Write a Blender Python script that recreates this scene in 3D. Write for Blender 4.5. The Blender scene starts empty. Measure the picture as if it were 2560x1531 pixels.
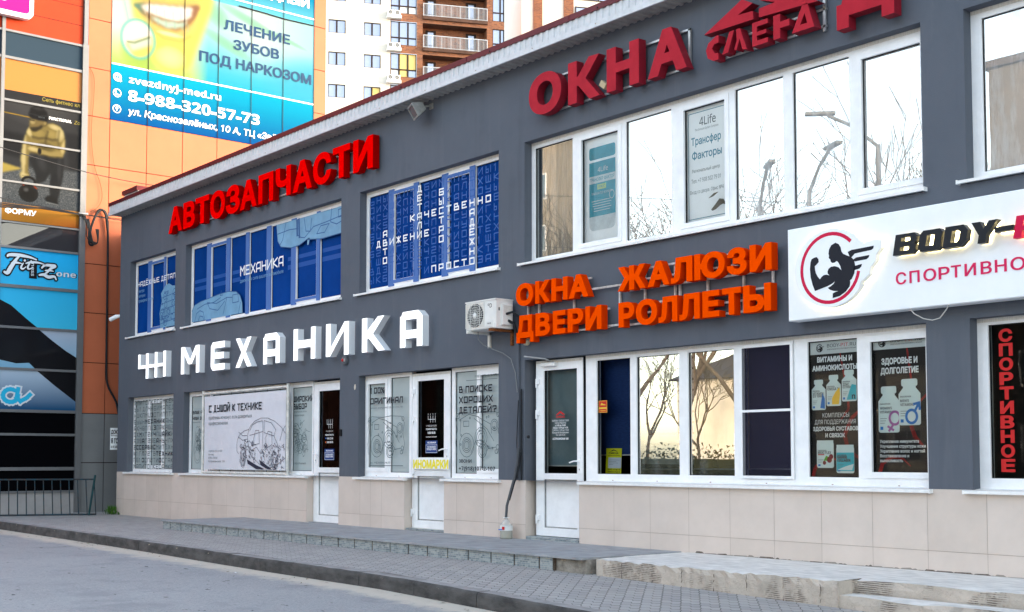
import bpy, math, random, numpy as np
from mathutils import Vector, Matrix
from mathutils.geometry import delaunay_2d_cdt, interpolate_bezier
random.seed(7)
SC = bpy.context.scene
COL = SC.collection
R = math.radians

# ------------------------------------------------------------------ camera, sky, sun, exposure
cam = bpy.data.cameras.new('camera')
camo = bpy.data.objects.new('camera', cam); COL.objects.link(camo)
cam.sensor_width = 36.0; cam.lens = 43.70; cam.shift_y = 0.0798
cam.clip_start = 0.1; cam.clip_end = 2000
camo.location = (24.75, -10.0, 0.975)
camo.rotation_euler = (R(90 + 3.245), 0, R(140.496 - 90))
SC.camera = camo

SUN_EL, SUN_AZ = 8.5, 55.0            # azimuth counted from +X towards +Y
w = bpy.data.worlds.new('World'); SC.world = w; w.use_nodes = True
nt = w.node_tree; bg = nt.nodes['Background']
sky = nt.nodes.new('ShaderNodeTexSky'); sky.sky_type = 'NISHITA'; sky.sun_disc = False
sky.sun_elevation = R(SUN_EL); sky.sun_rotation = R(90 - SUN_AZ)
sky.air_density = 1.0; sky.dust_density = 2.0; sky.ozone_density = 1.0
hs = nt.nodes.new('ShaderNodeHueSaturation'); hs.inputs['Saturation'].default_value = 0.66     # thin haze takes colour out of the sky
nt.links.new(sky.outputs[0], hs.inputs['Color']); nt.links.new(hs.outputs[0], bg.inputs[0]); bg.inputs[1].default_value = 0.15
sl = bpy.data.lights.new('sun', 'SUN'); sl.energy = 0.5; sl.angle = R(10); sl.color = (1.0, 0.84, 0.66)
so = bpy.data.objects.new('sun', sl); COL.objects.link(so)
sd = Vector((math.cos(R(SUN_EL)) * math.cos(R(SUN_AZ)), math.cos(R(SUN_EL)) * math.sin(R(SUN_AZ)), math.sin(R(SUN_EL))))
so.rotation_euler = sd.to_track_quat('Z', 'Y').to_euler(); so.location = (60, 30, 40)
SC.view_settings.view_transform = 'Standard'; SC.view_settings.look = 'None'
SC.view_settings.gamma = 1.0; SC.view_settings.exposure = 3.0

# ------------------------------------------------------------------ materials
def lin(r, g, b, k=0.34):
    f = lambda c: (c / 255 / 12.92) if c <= 10 else ((c / 255 + 0.055) / 1.055) ** 2.4
    return (f(r) * k, f(g) * k, f(b) * k, 1)

MATS = {}
def mat(name, col, rough=0.6, metal=0.0, spec=0.15, var=0.0, vscale=3.0, bump=0.0, bscale=40.0, emit=None, estr=0.0, coat=0.0, col2=None, stretch=None, ramp=None):
    if name in MATS: return MATS[name]
    m = bpy.data.materials.new(name); m.use_nodes = True
    t = m.node_tree; N = t.nodes; L = t.links; p = N['Principled BSDF']
    c4 = tuple(col) + ((1,) if len(col) == 3 else ())
    p.inputs['Base Color'].default_value = c4; m.diffuse_color = c4
    p.inputs['Roughness'].default_value = rough; p.inputs['Metallic'].default_value = metal
    p.inputs['Specular IOR Level'].default_value = spec
    if coat: p.inputs['Coat Weight'].default_value = coat; p.inputs['Coat Roughness'].default_value = 0.05
    geo = None
    if var or bump or ramp:
        geo = N.new('ShaderNodeNewGeometry'); pos = geo.outputs['Position']
        if stretch:
            mp = N.new('ShaderNodeMapping'); mp.inputs['Scale'].default_value = stretch
            L.new(pos, mp.inputs['Vector']); pos = mp.outputs['Vector']
    src = None
    if ramp:                                    # printed colour fade along world Z: (z0, colour0, z1, colour1)
        sp = N.new('ShaderNodeSeparateXYZ'); L.new(geo.outputs['Position'], sp.inputs[0])
        mr = N.new('ShaderNodeMapRange'); mr.inputs[1].default_value = ramp[0]; mr.inputs[2].default_value = ramp[2]
        L.new(sp.outputs['Z'], mr.inputs[0])
        mx = N.new('ShaderNodeMix'); mx.data_type = 'RGBA'
        mx.inputs[6].default_value = ramp[1]; mx.inputs[7].default_value = ramp[3]
        L.new(mr.outputs[0], mx.inputs[0]); src = mx.outputs[2]; L.new(src, p.inputs['Base Color'])
    if var:
        n1 = N.new('ShaderNodeTexNoise'); n1.inputs['Scale'].default_value = vscale; n1.inputs['Detail'].default_value = 6
        n1.inputs['Roughness'].default_value = 0.65
        L.new(pos, n1.inputs['Vector'])
        mx = N.new('ShaderNodeMix'); mx.data_type = 'RGBA'
        c2 = col2 if col2 else tuple(max(0, v * (1 - var)) for v in c4[:3]) + (1,)
        c1 = tuple(min(1, v * (1 + (0 if col2 else var))) for v in c4[:3]) + (1,)
        mr = N.new('ShaderNodeMapRange'); mr.inputs[1].default_value = 0.35; mr.inputs[2].default_value = 0.65
        L.new(n1.outputs['Fac'], mr.inputs[0]); L.new(mr.outputs[0], mx.inputs[0])
        mx.inputs[6].default_value = c1; mx.inputs[7].default_value = c2
        L.new(mx.outputs[2], p.inputs['Base Color'])
        r2 = N.new('ShaderNodeMapRange'); r2.inputs[3].default_value = max(0.02, rough - 0.08); r2.inputs[4].default_value = min(1, rough + 0.08)
        L.new(n1.outputs['Fac'], r2.inputs[0]); L.new(r2.outputs[0], p.inputs['Roughness'])
    if bump:
        n2 = N.new('ShaderNodeTexNoise'); n2.inputs['Scale'].default_value = bscale; n2.inputs['Detail'].default_value = 5
        L.new(pos, n2.inputs['Vector'])
        b = N.new('ShaderNodeBump'); b.inputs['Strength'].default_value = bump; b.inputs['Distance'].default_value = 0.01
        L.new(n2.outputs['Fac'], b.inputs['Height']); L.new(b.outputs['Normal'], p.inputs['Normal'])
    if emit:
        p.inputs['Emission Color'].default_value = tuple(emit) + ((1,) if len(emit) == 3 else ()); p.inputs['Emission Strength'].default_value = estr
    MATS[name] = m
    return m

def glass(name, refl=0.3, haze=0.0, tint=(0.8, 0.85, 0.85), gcol=(0.95, 0.95, 0.93), wob=0.02, back=None, rough=0.0):
    """window pane: part mirror, part see-through (or an opaque backing when back is given)"""
    if name in MATS: return MATS[name]
    m = bpy.data.materials.new(name); m.use_nodes = True
    t = m.node_tree; N = t.nodes; L = t.links; N.remove(N['Principled BSDF'])
    out = N['Material Output']
    g = N.new('ShaderNodeBsdfGlossy'); g.inputs['Roughness'].default_value = rough; g.inputs['Color'].default_value = gcol + (1,)
    if back: d = N.new('ShaderNodeBsdfDiffuse'); d.inputs['Color'].default_value = back
    else: d = N.new('ShaderNodeBsdfTransparent'); d.inputs['Color'].default_value = tint + (1,)
    ge = N.new('ShaderNodeNewGeometry')
    n = N.new('ShaderNodeTexNoise'); n.inputs['Scale'].default_value = 1.6; n.inputs['Detail'].default_value = 2
    L.new(ge.outputs['Position'], n.inputs['Vector'])
    b = N.new('ShaderNodeBump'); b.inputs['Strength'].default_value = wob; b.inputs['Distance'].default_value = 0.02
    L.new(n.outputs['Fac'], b.inputs['Height']); L.new(b.outputs['Normal'], g.inputs['Normal'])
    mx = N.new('ShaderNodeMixShader')
    fr = N.new('ShaderNodeFresnel'); fr.inputs[0].default_value = 1.5
    ma = N.new('ShaderNodeMath'); ma.operation = 'ADD'; ma.use_clamp = True; ma.inputs[1].default_value = refl
    L.new(fr.outputs[0], ma.inputs[0]); L.new(ma.outputs[0], mx.inputs[0])
    L.new(d.outputs[0], mx.inputs[1]); L.new(g.outputs[0], mx.inputs[2]); last = mx.outputs[0]
    if haze:                                                    # dried rain streaks and dust on the outside of the glass
        dd = N.new('ShaderNodeBsdfDiffuse'); dd.inputs['Color'].default_value = (.62, .64, .64, 1)
        mp = N.new('ShaderNodeMapping'); mp.inputs['Scale'].default_value = (5, 1, .8); L.new(ge.outputs['Position'], mp.inputs['Vector'])
        n3 = N.new('ShaderNodeTexNoise'); n3.inputs['Scale'].default_value = 1.5; n3.inputs['Detail'].default_value = 7; n3.inputs['Roughness'].default_value = .7
        L.new(mp.outputs[0], n3.inputs['Vector'])
        r3 = N.new('ShaderNodeMapRange'); r3.inputs[1].default_value = .48; r3.inputs[2].default_value = .70; r3.inputs[3].default_value = haze * .12; r3.inputs[4].default_value = haze
        L.new(n3.outputs['Fac'], r3.inputs[0]); m3 = N.new('ShaderNodeMixShader'); L.new(r3.outputs[0], m3.inputs[0]); L.new(last, m3.inputs[1]); L.new(dd.outputs[0], m3.inputs[2]); last = m3.outputs[0]
    L.new(last, out.inputs[0])
    MATS[name] = m
    return m

# ------------------------------------------------------------------ planes (origin, right, up, outward)
class Pl:
    def __init__(s, o, u, v):
        s.o = Vector(o); s.u = Vector(u).normalized(); s.v = Vector(v).normalized(); s.n = s.u.cross(s.v)
    def p(s, u, v, n=0.0): return s.o + s.u * u + s.v * v + s.n * n
F = Pl((0, 0, 0), (1, 0, 0), (0, 0, 1))          # shop front: (x, z, out) with out = -Y
MALL = Pl((-1.5, 0, 0), (0, 1, 0), (0, 0, 1))    # shopping centre front: (y, z, out) with out = +X

# ------------------------------------------------------------------ 2D shapes: clean unions without overlaps
def area(l):
    return 0.5 * sum(l[i][0] * l[(i + 1) % len(l)][1] - l[(i + 1) % len(l)][0] * l[i][1] for i in range(len(l)))
def union(loops, sign=1):
    vs, ed = [], []
    for l in loops:
        b = len(vs); vs += [Vector((p[0], p[1])) for p in l]
        ed += [(b + i, b + (i + 1) % len(l)) for i in range(len(l))]
    V, E, T, *_ = delaunay_2d_cdt(vs, ed, [], 0, 1e-6)
    V = [(v.x, v.y) for v in V]
    tri = []
    for f in T:
        f = list(f)
        for k in range(1, len(f) - 1): tri.append((f[0], f[k], f[k + 1]))
    if not tri: return V, []
    A = np.array(V); TT = np.array(tri); c = A[TT].mean(1)
    a = np.array([p for l in loops for p in l], float)
    b = np.array([l[(i + 1) % len(l)] for l in loops for i in range(len(l))], float)
    keep = []
    for (x, y), t in zip(c, tri):
        up = (a[:, 1] <= y) & (b[:, 1] > y); dn = (a[:, 1] > y) & (b[:, 1] <= y)
        s = (b[:, 0] - a[:, 0]) * (y - a[:, 1]) - (x - a[:, 0]) * (b[:, 1] - a[:, 1])
        wn = np.count_nonzero(up & (s > 0)) - np.count_nonzero(dn & (s < 0))
        if wn * sign > 0: keep.append(t)
    out = []
    for t in keep:
        (x0, y0), (x1, y1), (x2, y2) = (V[i] for i in t)
        ar = (x1 - x0) * (y2 - y0) - (x2 - x0) * (y1 - y0)
        if abs(ar) > 1e-12: out.append(t if ar > 0 else (t[0], t[2], t[1]))
    return V, out
def ccw(l): return l if area(l) > 0 else l[::-1]
def poly(*loops): return union([ccw(list(l)) for l in loops])
def holed(outer, *holes):
    return union([ccw(list(outer))] + [ccw(list(h))[::-1] for h in holes])
def strokes(lines, wd, cap=0.5):
    """thick polylines with square mitred ends, merged to one clean shape"""
    L = []
    h = wd / 2
    for ln in lines:
        for i in range(len(ln) - 1):
            a = Vector(ln[i]); b = Vector(ln[i + 1]); d = b - a
            if d.length < 1e-9: continue
            d.normalize(); n = Vector((-d.y, d.x)) * h
            ea = h * 2 * cap; eb = h * 2 * cap
            a2 = a - d * ea; b2 = b + d * eb
            L.append(ccw([tuple(a2 + n), tuple(a2 - n), tuple(b2 - n), tuple(b2 + n)]))
    return union(L)
def arc(cx, cy, rx, ry, a0, a1, n=14):
    return [(cx + rx * math.cos(R(a0 + (a1 - a0) * i / n)), cy + ry * math.sin(R(a0 + (a1 - a0) * i / n))) for i in range(n + 1)]
def ell(cx, cy, rx, ry=None, n=24): return arc(cx, cy, rx, ry or rx, 0, 360, n)[:-1]
def rrect(x0, y0, x1, y1, r, n=4):
    return arc(x1 - r, y1 - r, r, r, 0, 90, n) + arc(x0 + r, y1 - r, r, r, 90, 180, n) + arc(x0 + r, y0 + r, r, r, 180, 270, n) + arc(x1 - r, y0 + r, r, r, 270, 360, n)
def rect(x0, y0, x1, y1): return [(x0, y0), (x1, y0), (x1, y1), (x0, y1)]
def xf(S, f): return ([f(*v) for v in S[0]], S[1])
def move(S, x, y): return xf(S, lambda a, b: (a + x, b + y))

# text from the built-in font, outlines cleaned, any weight
_fc = bpy.data.curves.new('lettering', 'FONT'); _fo = bpy.data.objects.new('lettering', _fc); COL.objects.link(_fo)
def _outl(s, res=3):
    _fc.body = s
    dg = bpy.context.evaluated_depsgraph_get(); dg.update()
    e = _fo.evaluated_get(dg); cu = e.to_curve(dg); loops = []
    for sp in cu.splines:
        bp = sp.bezier_points; l = []
        n = len(bp)
        for i in range(n):
            a, b = bp[i], bp[(i + 1) % n]
            st = (a.handle_right - a.co).length < 1e-5 and (b.handle_left - b.co).length < 1e-5
            c1 = (a.handle_right - a.co).cross(b.co - a.co).length; c2 = (b.handle_left - b.co).cross(b.co - a.co).length
            if st or (c1 < 1e-5 and c2 < 1e-5): l.append((a.co.x, a.co.y))
            else: l += [(q.x, q.y) for q in interpolate_bezier(a.co, a.handle_right, b.handle_left, b.co, res + 1)[:-1]]
        q = [l[0]] if l else []
        for p in l[1:]:
            if abs(p[0] - q[-1][0]) + abs(p[1] - q[-1][1]) > 1e-4: q.append(p)
        if len(q) > 2: loops.append((sp.character_index, q))
    e.to_curve_clear()
    out = []
    for ci in sorted({c for c, _ in loops}):                    # outer outlines counter-clockwise in every glyph
        g = [q for c, q in loops if c == ci]
        if area(max(g, key=lambda q: abs(area(q)))) < 0: g = [q[::-1] for q in g]
        out += [(ci, q) for q in g]
    return out
def _grow(l, d):
    n = len(l); out = []
    for i in range(n):
        a, b, c = Vector(l[i - 1]), Vector(l[i]), Vector(l[(i + 1) % n])
        d1 = (b - a).normalized(); d2 = (c - b).normalized()
        n1 = Vector((d1.y, -d1.x)); n2 = Vector((d2.y, -d2.x)); m = n1 + n2
        if m.length < 1e-6: m = n1
        m.normalize(); k = min(1.8, 1 / max(0.3, m.dot(n1)))
        out.append(tuple(b + m * d * k))
    return out
_tc = {}
CAPH = {}
def _sans(s, b):                                              # plain sans-serif forms of Latin letters and digits
    o = ''
    for c in s:
        if 'A' <= c <= 'Z': c = chr((0x1D5D4 if b else 0x1D5A0) + ord(c) - 65)
        elif 'a' <= c <= 'z': c = chr((0x1D5EE if b else 0x1D5BA) + ord(c) - 97)
        elif '0' <= c <= '9': c = chr((0x1D7EC if b else 0x1D7E2) + ord(c) - 48)
        o += c
    return o
def text(s, h, w=None, bold=0.0, cond=1.0, slant=0.0, res=3):
    """flat lettering of cap height h, left end at x = 0, baseline at 0; w forces the total width"""
    key = (s, bold, res)
    if key not in _tc:
        lo = []
        for c, l in _outl(_sans(s, bold >= .02), res):
            g = bold * (.2 if c < len(s) and s[c].isascii() and s[c].isalnum() and bold >= .02 else 1)
            lo.append(_grow(l, g) if g else l)
        _tc[key] = union(lo)
    V, T = _tc[key]
    if not CAPH: CAPH['h'] = max(p[1] for _, l in _outl('Н', 1) for p in l)
    sc = h / (CAPH['h'] + 2 * bold)
    x0 = min(v[0] for v in V); x1 = max(v[0] for v in V)
    sx = sc * cond if w is None else w / (x1 - x0)
    return ([((x - x0) * sx + (y + bold) * sc * slant, (y + bold) * sc) for x, y in V], T)
def wid(S): return max(v[0] for v in S[0]) - min(v[0] for v in S[0])

# squared technical lettering drawn as strokes on a 4 x 6 grid
TG = {'А': '00 05 16 46 40/02 42', 'Б': '46 06 00 40 43 03', 'В': '00 06 36 33/03 43 40 00', 'Г': '00 06 46', 'Д': '0a 00 40 4a/10 16 36 30', 'Е': '46 06 00 40/03 33',
      'Ё': '46 06 00 40/03 33/18 18.3/38 38.3', 'Ж': '06 23 00/46 23 40/26 20', 'З': '06 46 40 00/13 43', 'И': '06 00 46 40', 'Й': '06 00 46 40/18 38', 'К': '06 00/46 03 40',
      'Л': '00 16 46 40', 'М': '00 06 23 46 40', 'Н': '00 06/40 46/03 43', 'О': '00 06 46 40 00', 'П': '00 06 46 40', 'Р': '00 06 46 42 02', 'С': '46 06 00 40', 'Т': '06 46/26 20',
      'У': '06 03 43/46 40 00', 'Х': '00 46/06 40', 'Ц': '06 00 40 46/40 4a', 'Ч': '06 03 43/46 40', 'Ш': '06 00 40 46/26 20', 'Щ': '06 00 40 46/26 20/40 4a', 'Ы': '06 00 20 23 03/46 40', 'Ь': '06 00 40 43 03',
      'Э': '06 46 40 00/13 43', 'Ю': '00 06/03 13/16 10 40 46 16', 'Я': '40 46 06 03 43/23 00', '0': '00 06 46 40 00', '1': '05 16 10', '2': '06 46 43 03 00 40', '3': '06 46 40 00/13 43',
      '4': '06 03 43/46 40', '5': '46 06 03 43 40 00', '6': '46 06 00 40 43 03', '7': '06 46 10', '8': '00 06 46 40 00/03 43', '9': '43 03 06 46 40 00', '%': '06 04 14 16 06/00 46/30 32 42 40 30',
      '?': '05 06 46 43 23 22/20 20.3', 'B': '00 06 36 33/03 43 40 00', 'O': '00 06 46 40 00', 'D': '00 06 36 45 41 30 00', 'Y': '06 23 46/23 20', '-': '13 33', 'P': '00 06 46 42 02', 'I': '20 26', 'T': '06 46/26 20'}
def _pt(t):
    x = int(t[0]); y = t[1:]
    return (x, -1.0 if y == 'a' else float(y))
_gc = {}
def tech(s, h, pitch=None, wt=0.17, asp=0.72, w=None, slant=0.0):
    """technical lettering: cap height h, letter pitch (defaults to fit)"""
    cw = h * asp; pitch = pitch or cw * 1.32
    n = len(s)
    adv = [0.5 if c == ' ' else 1.0 for c in s]
    if w is not None: pitch = w / (sum(adv) - 0.16); cw = pitch * 0.84
    V, T = [], []
    for k_, ch in enumerate(s):
        i = sum(adv[:k_])
        if ch not in TG: continue
        key = (ch, round(h, 4), round(cw, 4), wt)
        if key not in _gc:
            st = wt * h
            gx = (cw - st) / 4; gy = (h - st) / 6
            ls = [[(st / 2 + _pt(t)[0] * gx, st / 2 + _pt(t)[1] * gy) for t in l.split()] for l in TG[ch].split('/')]
            _gc[key] = strokes(ls, st)
        gv, gt = _gc[key]; b = len(V)
        V += [(x + i * pitch + y * slant, y) for x, y in gv]; T += [tuple(k + b for k in t) for t in gt]
    return V, T

# ------------------------------------------------------------------ mesh builder
class MB:
    def __init__(s): s.v = []; s.f = []; s.m = []; s.sm = []; s.mats = []
    def mi(s, m):
        if m not in s.mats: s.mats.append(m)
        return s.mats.index(m)
    def add(s, vs, fs, m, smooth=False):
        b = len(s.v); s.v += [Vector(v) for v in vs]; k = s.mi(m)
        for f in fs: s.f.append(tuple(i + b for i in f)); s.m.append(k); s.sm.append(smooth)
        return s
    def quad(s, a, b, c, d, m): return s.add([a, b, c, d], [(0, 1, 2, 3)], m)
    def hexa(s, P, m):
        return s.add(P, [(0, 3, 2, 1), (4, 5, 6, 7), (0, 1, 5, 4), (1, 2, 6, 5), (2, 3, 7, 6), (3, 0, 4, 7)], m)
    def box(s, pl, u0, u1, v0, v1, n0, n1, m):
        return s.hexa([pl.p(*q) for q in ((u0, v0, n0), (u1, v0, n0), (u1, v1, n0), (u0, v1, n0), (u0, v0, n1), (u1, v0, n1), (u1, v1, n1), (u0, v1, n1))], m)
    def wbox(s, x0, x1, y0, y1, z0, z1, m):
        return s.hexa([(x0, y0, z0), (x1, y0, z0), (x1, y1, z0), (x0, y1, z0), (x0, y0, z1), (x1, y0, z1), (x1, y1, z1), (x0, y1, z1)], m)
    def cham(s, pl, u0, u1, v0, v1, n0, n1, m, c=0.006):
        """box whose front edges are chamfered"""
        P = [(u0, v0, n0), (u1, v0, n0), (u1, v1, n0), (u0, v1, n0), (u0, v0, n1 - c), (u1, v0, n1 - c), (u1, v1, n1 - c), (u0, v1, n1 - c),
             (u0 + c, v0 + c, n1), (u1 - c, v0 + c, n1), (u1 - c, v1 - c, n1), (u0 + c, v1 - c, n1)]
        return s.add([pl.p(*q) for q in P], [(0, 3, 2, 1), (0, 1, 5, 4), (1, 2, 6, 5), (2, 3, 7, 6), (3, 0, 4, 7), (4, 5, 9, 8), (5, 6, 10, 9), (6, 7, 11, 10), (7, 4, 8, 11), (8, 9, 10, 11)], m)
    def flat(s, pl, S, n, m):
        return s.add([pl.p(x, y, n) for x, y in S[0]], S[1], m)
    def ext(s, pl, S, n0, n1, m, side=None, bev=0.0):
        V, T = S; k = len(V)
        cnt = {}
        for t in T:
            for i in range(3):
                a, b = t[i], t[(i + 1) % 3]; cnt[(a, b)] = cnt.get((a, b), 0) + 1
        be = [e for e in cnt if (e[1], e[0]) not in cnt]
        s.add([pl.p(x, y, n1) for x, y in V], T, m)
        s.add([pl.p(x, y, n0) for x, y in V] + [pl.p(x, y, n1) for x, y in V], [(a, b, b + k, a + k) for a, b in be], side or m)
        return s
    def tube(s, pts, r, m, n=8, r2=None, closed=False, caps=True):
        pts = [Vector(p) for p in pts]; K = len(pts); rings = []
        up = Vector((0, 0, 1))
        prev = None
        for i, p in enumerate(pts):
            d = (pts[min(i + 1, K - 1)] - pts[max(i - 1, 0)])
            if d.length < 1e-9: d = Vector((0, 0, 1))
            d.normalize()
            if prev is None:
                a = d.cross(up) if abs(d.dot(up)) < 0.95 else d.cross(Vector((1, 0, 0)))
            else:
                a = prev - d * prev.dot(d)
                if a.length < 1e-6: a = d.cross(up)
            a.normalize(); prev = a; b = d.cross(a)
            rr = r if r2 is None else r + (r2 - r) * i / (K - 1)
            if isinstance(r, (list, tuple)): rr = r[i]
            rings.append([p + (a * math.cos(2 * math.pi * j / n) + b * math.sin(2 * math.pi * j / n)) * rr for j in range(n)])
        vs = [v for q in rings for v in q]
        fs = [(i * n + j, i * n + (j + 1) % n, (i + 1) * n + (j + 1) % n, (i + 1) * n + j) for i in range(K - 1) for j in range(n)]
        s.add(vs, fs, m, True)
        if caps: s.add(rings[0], [tuple(range(n))[::-1]], m); s.add(rings[-1], [tuple(range(n))], m)
        return s
    def lathe(s, c, prof, m, n=20, axis=(0, 0, 1)):
        ax = Vector(axis).normalized(); a = ax.orthogonal().normalized(); b = ax.cross(a); c = Vector(c)
        vs = []
        for r, h in prof: vs += [c + ax * h + (a * math.cos(2 * math.pi * j / n) + b * math.sin(2 * math.pi * j / n)) * r for j in range(n)]
        fs = [(i * n + j, i * n + (j + 1) % n, (i + 1) * n + (j + 1) % n, (i + 1) * n + j) for i in range(len(prof) - 1) for j in range(n)]
        return s.add(vs, fs, m, True)
    def build(s, name, parent=None, loc=None):
        o0 = world_loc(parent) if parent else (Vector(loc) if loc else Vector((0, 0, 0)))
        me = bpy.data.meshes.new(name)
        me.from_pydata([tuple(v - o0) for v in s.v], [], s.f)
        for m in s.mats: me.materials.append(m)
        me.polygons.foreach_set('material_index', s.m); me.polygons.foreach_set('use_smooth', s.sm)
        me.update()
        o = bpy.data.objects.new(name, me); COL.objects.link(o)
        if parent: o.parent = parent
        elif loc: o.location = loc
        return o
def world_loc(o):
    v = Vector((0, 0, 0))
    while o: v += o.location; o = o.parent
    return v
def tag(o, label=None, cat=None, group=None, kind=None):
    if label: o['label'] = label
    if cat: o['category'] = cat
    if group: o['group'] = group
    if kind: o['kind'] = kind
    return o
def thing(name, label, cat, loc=(0, 0, 0), group=None):
    o = bpy.data.objects.new(name, None); COL.objects.link(o); o.location = loc; o.empty_display_size = 0.2
    return tag(o, label, cat, group)
def copy_tree(o, off, label=None):
    """copy of a thing with copies of its parts and sub-parts, moved by off"""
    def rec(a, par):
        c = a.copy(); COL.objects.link(c)
        if par: c.parent = par
        for ch in a.children: rec(ch, c)
        return c
    c = rec(o, None); c.location = o.location + Vector(off)
    if label: c['label'] = label
    return c

# ------------------------------------------------------------------ printed pictures: soft painted colour on a fine mesh
class Canvas:
    def __init__(s, x0, y0, x1, y1, step):
        s.nx = int(round((x1 - x0) / step)) + 1; s.ny = int(round((y1 - y0) / step)) + 1
        s.x = np.linspace(x0, x1, s.nx); s.y = np.linspace(y0, y1, s.ny); s.X, s.Y = np.meshgrid(s.x, s.y); s.step = step
        s.c = np.zeros((s.ny, s.nx, 3)); s.rng = np.random.default_rng(5)
    def blur(s, a, r):
        k = int(round(r / s.step))
        if k < 1: return a
        for ax in (0, 1):
            for _ in range(2):
                p = np.pad(a, [(k, k) if i == ax else (0, 0) for i in (0, 1)], mode='edge'); cs = np.cumsum(p, axis=ax); cs = np.concatenate([np.zeros_like(np.take(cs, [0], ax)), cs], ax)
                n = a.shape[ax]; a = (np.take(cs, np.arange(2 * k + 1, 2 * k + 1 + n), ax) - np.take(cs, np.arange(n), ax)) / (2 * k + 1)
        return a
    def mask(s, pts, soft=0.0):
        m = np.zeros_like(s.X, bool); n = len(pts)
        for i in range(n):
            (xa, ya), (xb, yb) = pts[i], pts[(i + 1) % n]
            if ya == yb: continue
            cond = ((ya > s.Y) != (yb > s.Y)) & (s.X < (xb - xa) * (s.Y - ya) / (yb - ya) + xa); m ^= cond
        return s.blur(m.astype(float), soft)
    def ell(s, cx, cy, rx, ry, p=1.0, rot=0.0):
        c, q = math.cos(R(rot)), math.sin(R(rot)); u = ((s.X - cx) * c + (s.Y - cy) * q) / rx; v = (-(s.X - cx) * q + (s.Y - cy) * c) / ry
        return np.clip(1 - (u * u + v * v), 0, 1) ** p
    def put(s, m, col, a=1.0):
        m = np.clip(m * a, 0, 1)[..., None]; s.c = s.c * (1 - m) + np.array(col, float) * m
    def grad(s, t, a, b): t = np.clip(t, 0, 1)[..., None]; s.c = np.array(a, float) * (1 - t) + np.array(b, float) * t
    def line(s, pts, w_, col, soft=0.0, a=1.0):
        d = np.full(s.X.shape, 1e9)
        for (xa, ya), (xb, yb) in zip(pts, pts[1:]):
            L2 = (xb - xa) ** 2 + (yb - ya) ** 2 + 1e-12; t = np.clip(((s.X - xa) * (xb - xa) + (s.Y - ya) * (yb - ya)) / L2, 0, 1); d = np.minimum(d, np.hypot(s.X - xa - t * (xb - xa), s.Y - ya - t * (yb - ya)))
        s.put(np.clip((w_ / 2 + s.step * .5 + soft - d) / (s.step + soft * 2), 0, 1), col, a)
    def mesh(s, name, pl, n, par, k, rough=.5):
        o0 = world_loc(par); v = [tuple(pl.p(x, y, n) - o0) for y in s.y for x in s.x]; nx = s.nx
        f = [(j * nx + i, j * nx + i + 1, (j + 1) * nx + i + 1, (j + 1) * nx + i) for j in range(s.ny - 1) for i in range(nx - 1)]
        me = bpy.data.meshes.new(name); me.from_pydata(v, [], f); c = np.clip(s.c, 0, 255) / 255
        l = np.where(c <= .04, c / 12.92, ((c + .055) / 1.055) ** 2.4) * k
        at = me.color_attributes.new('print', 'FLOAT_COLOR', 'POINT'); at.data.foreach_set('color', np.concatenate([l, np.ones(l.shape[:2] + (1,))], 2).astype(np.float32).ravel())
        m = bpy.data.materials.new(name + ' print'); m.use_nodes = True; p = m.node_tree.nodes['Principled BSDF']; a = m.node_tree.nodes.new('ShaderNodeAttribute'); a.attribute_name = 'print'
        m.node_tree.links.new(a.outputs['Color'], p.inputs['Base Color']); p.inputs['Roughness'].default_value = rough; p.inputs['Specular IOR Level'].default_value = .06
        me.materials.append(m); o = bpy.data.objects.new(name, me); COL.objects.link(o); o.parent = par; return o
# ------------------------------------------------------------------ palette
def wall_mat():
    m = bpy.data.materials.new('grey stucco'); m.use_nodes = True; N = m.node_tree.nodes; L = m.node_tree.links; p = N['Principled BSDF']
    g = N.new('ShaderNodeNewGeometry')
    def noise(sc, det=6, ro=.65, scl=(1, 1, 1)):
        mp = N.new('ShaderNodeMapping'); mp.inputs['Scale'].default_value = scl; L.new(g.outputs['Position'], mp.inputs['Vector'])
        n = N.new('ShaderNodeTexNoise'); n.inputs['Scale'].default_value = sc; n.inputs['Detail'].default_value = det; n.inputs['Roughness'].default_value = ro; L.new(mp.outputs[0], n.inputs['Vector']); return n.outputs['Fac']
    def lay(c, f, a, b, amt, col):
        r = N.new('ShaderNodeMapRange'); r.inputs[1].default_value = a; r.inputs[2].default_value = b; r.inputs[4].default_value = amt; L.new(f, r.inputs[0])
        x = N.new('ShaderNodeMix'); x.data_type = 'RGBA'; L.new(r.outputs[0], x.inputs[0]); x.inputs[7].default_value = col
        if isinstance(c, tuple): x.inputs[6].default_value = c
        else: L.new(c, x.inputs[6])
        return x.outputs[2]
    c = lay((.103, .115, .140, 1), noise(.8, 6, .6), .40, .66, .55, (.122, .134, .160, 1))
    c = lay(c, noise(2.6, 7, .7), .52, .70, .45, (.089, .099, .122, 1))
    c = lay(c, noise(1.0, 6, .65, (4.3, 4.3, .35)), .55, .72, .42, (.155, .163, .185, 1))          # pale run-off streaks
    c = lay(c, noise(1.3, 5, .6, (2.6, 2.6, .25)), .58, .72, .42, (.080, .087, .102, 1))             # dirty run-off streaks
    L.new(c, p.inputs['Base Color']); p.inputs['Roughness'].default_value = .88; p.inputs['Specular IOR Level'].default_value = .15
    bu = N.new('ShaderNodeBump'); bu.inputs['Strength'].default_value = .35; bu.inputs['Distance'].default_value = .01; L.new(noise(130, 4), bu.inputs['Height']); L.new(bu.outputs['Normal'], p.inputs['Normal'])
    return m
WALL = wall_mat()
TILE = mat('beige plinth tile', (0.61, 0.522, 0.462), 0.42, var=0.05, vscale=2.0, bump=0.03, bscale=30)
TILE2 = mat('beige plinth tile paler', (0.64, 0.55, 0.49), 0.42, var=0.05, vscale=2.0, bump=0.03, bscale=30)
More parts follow.
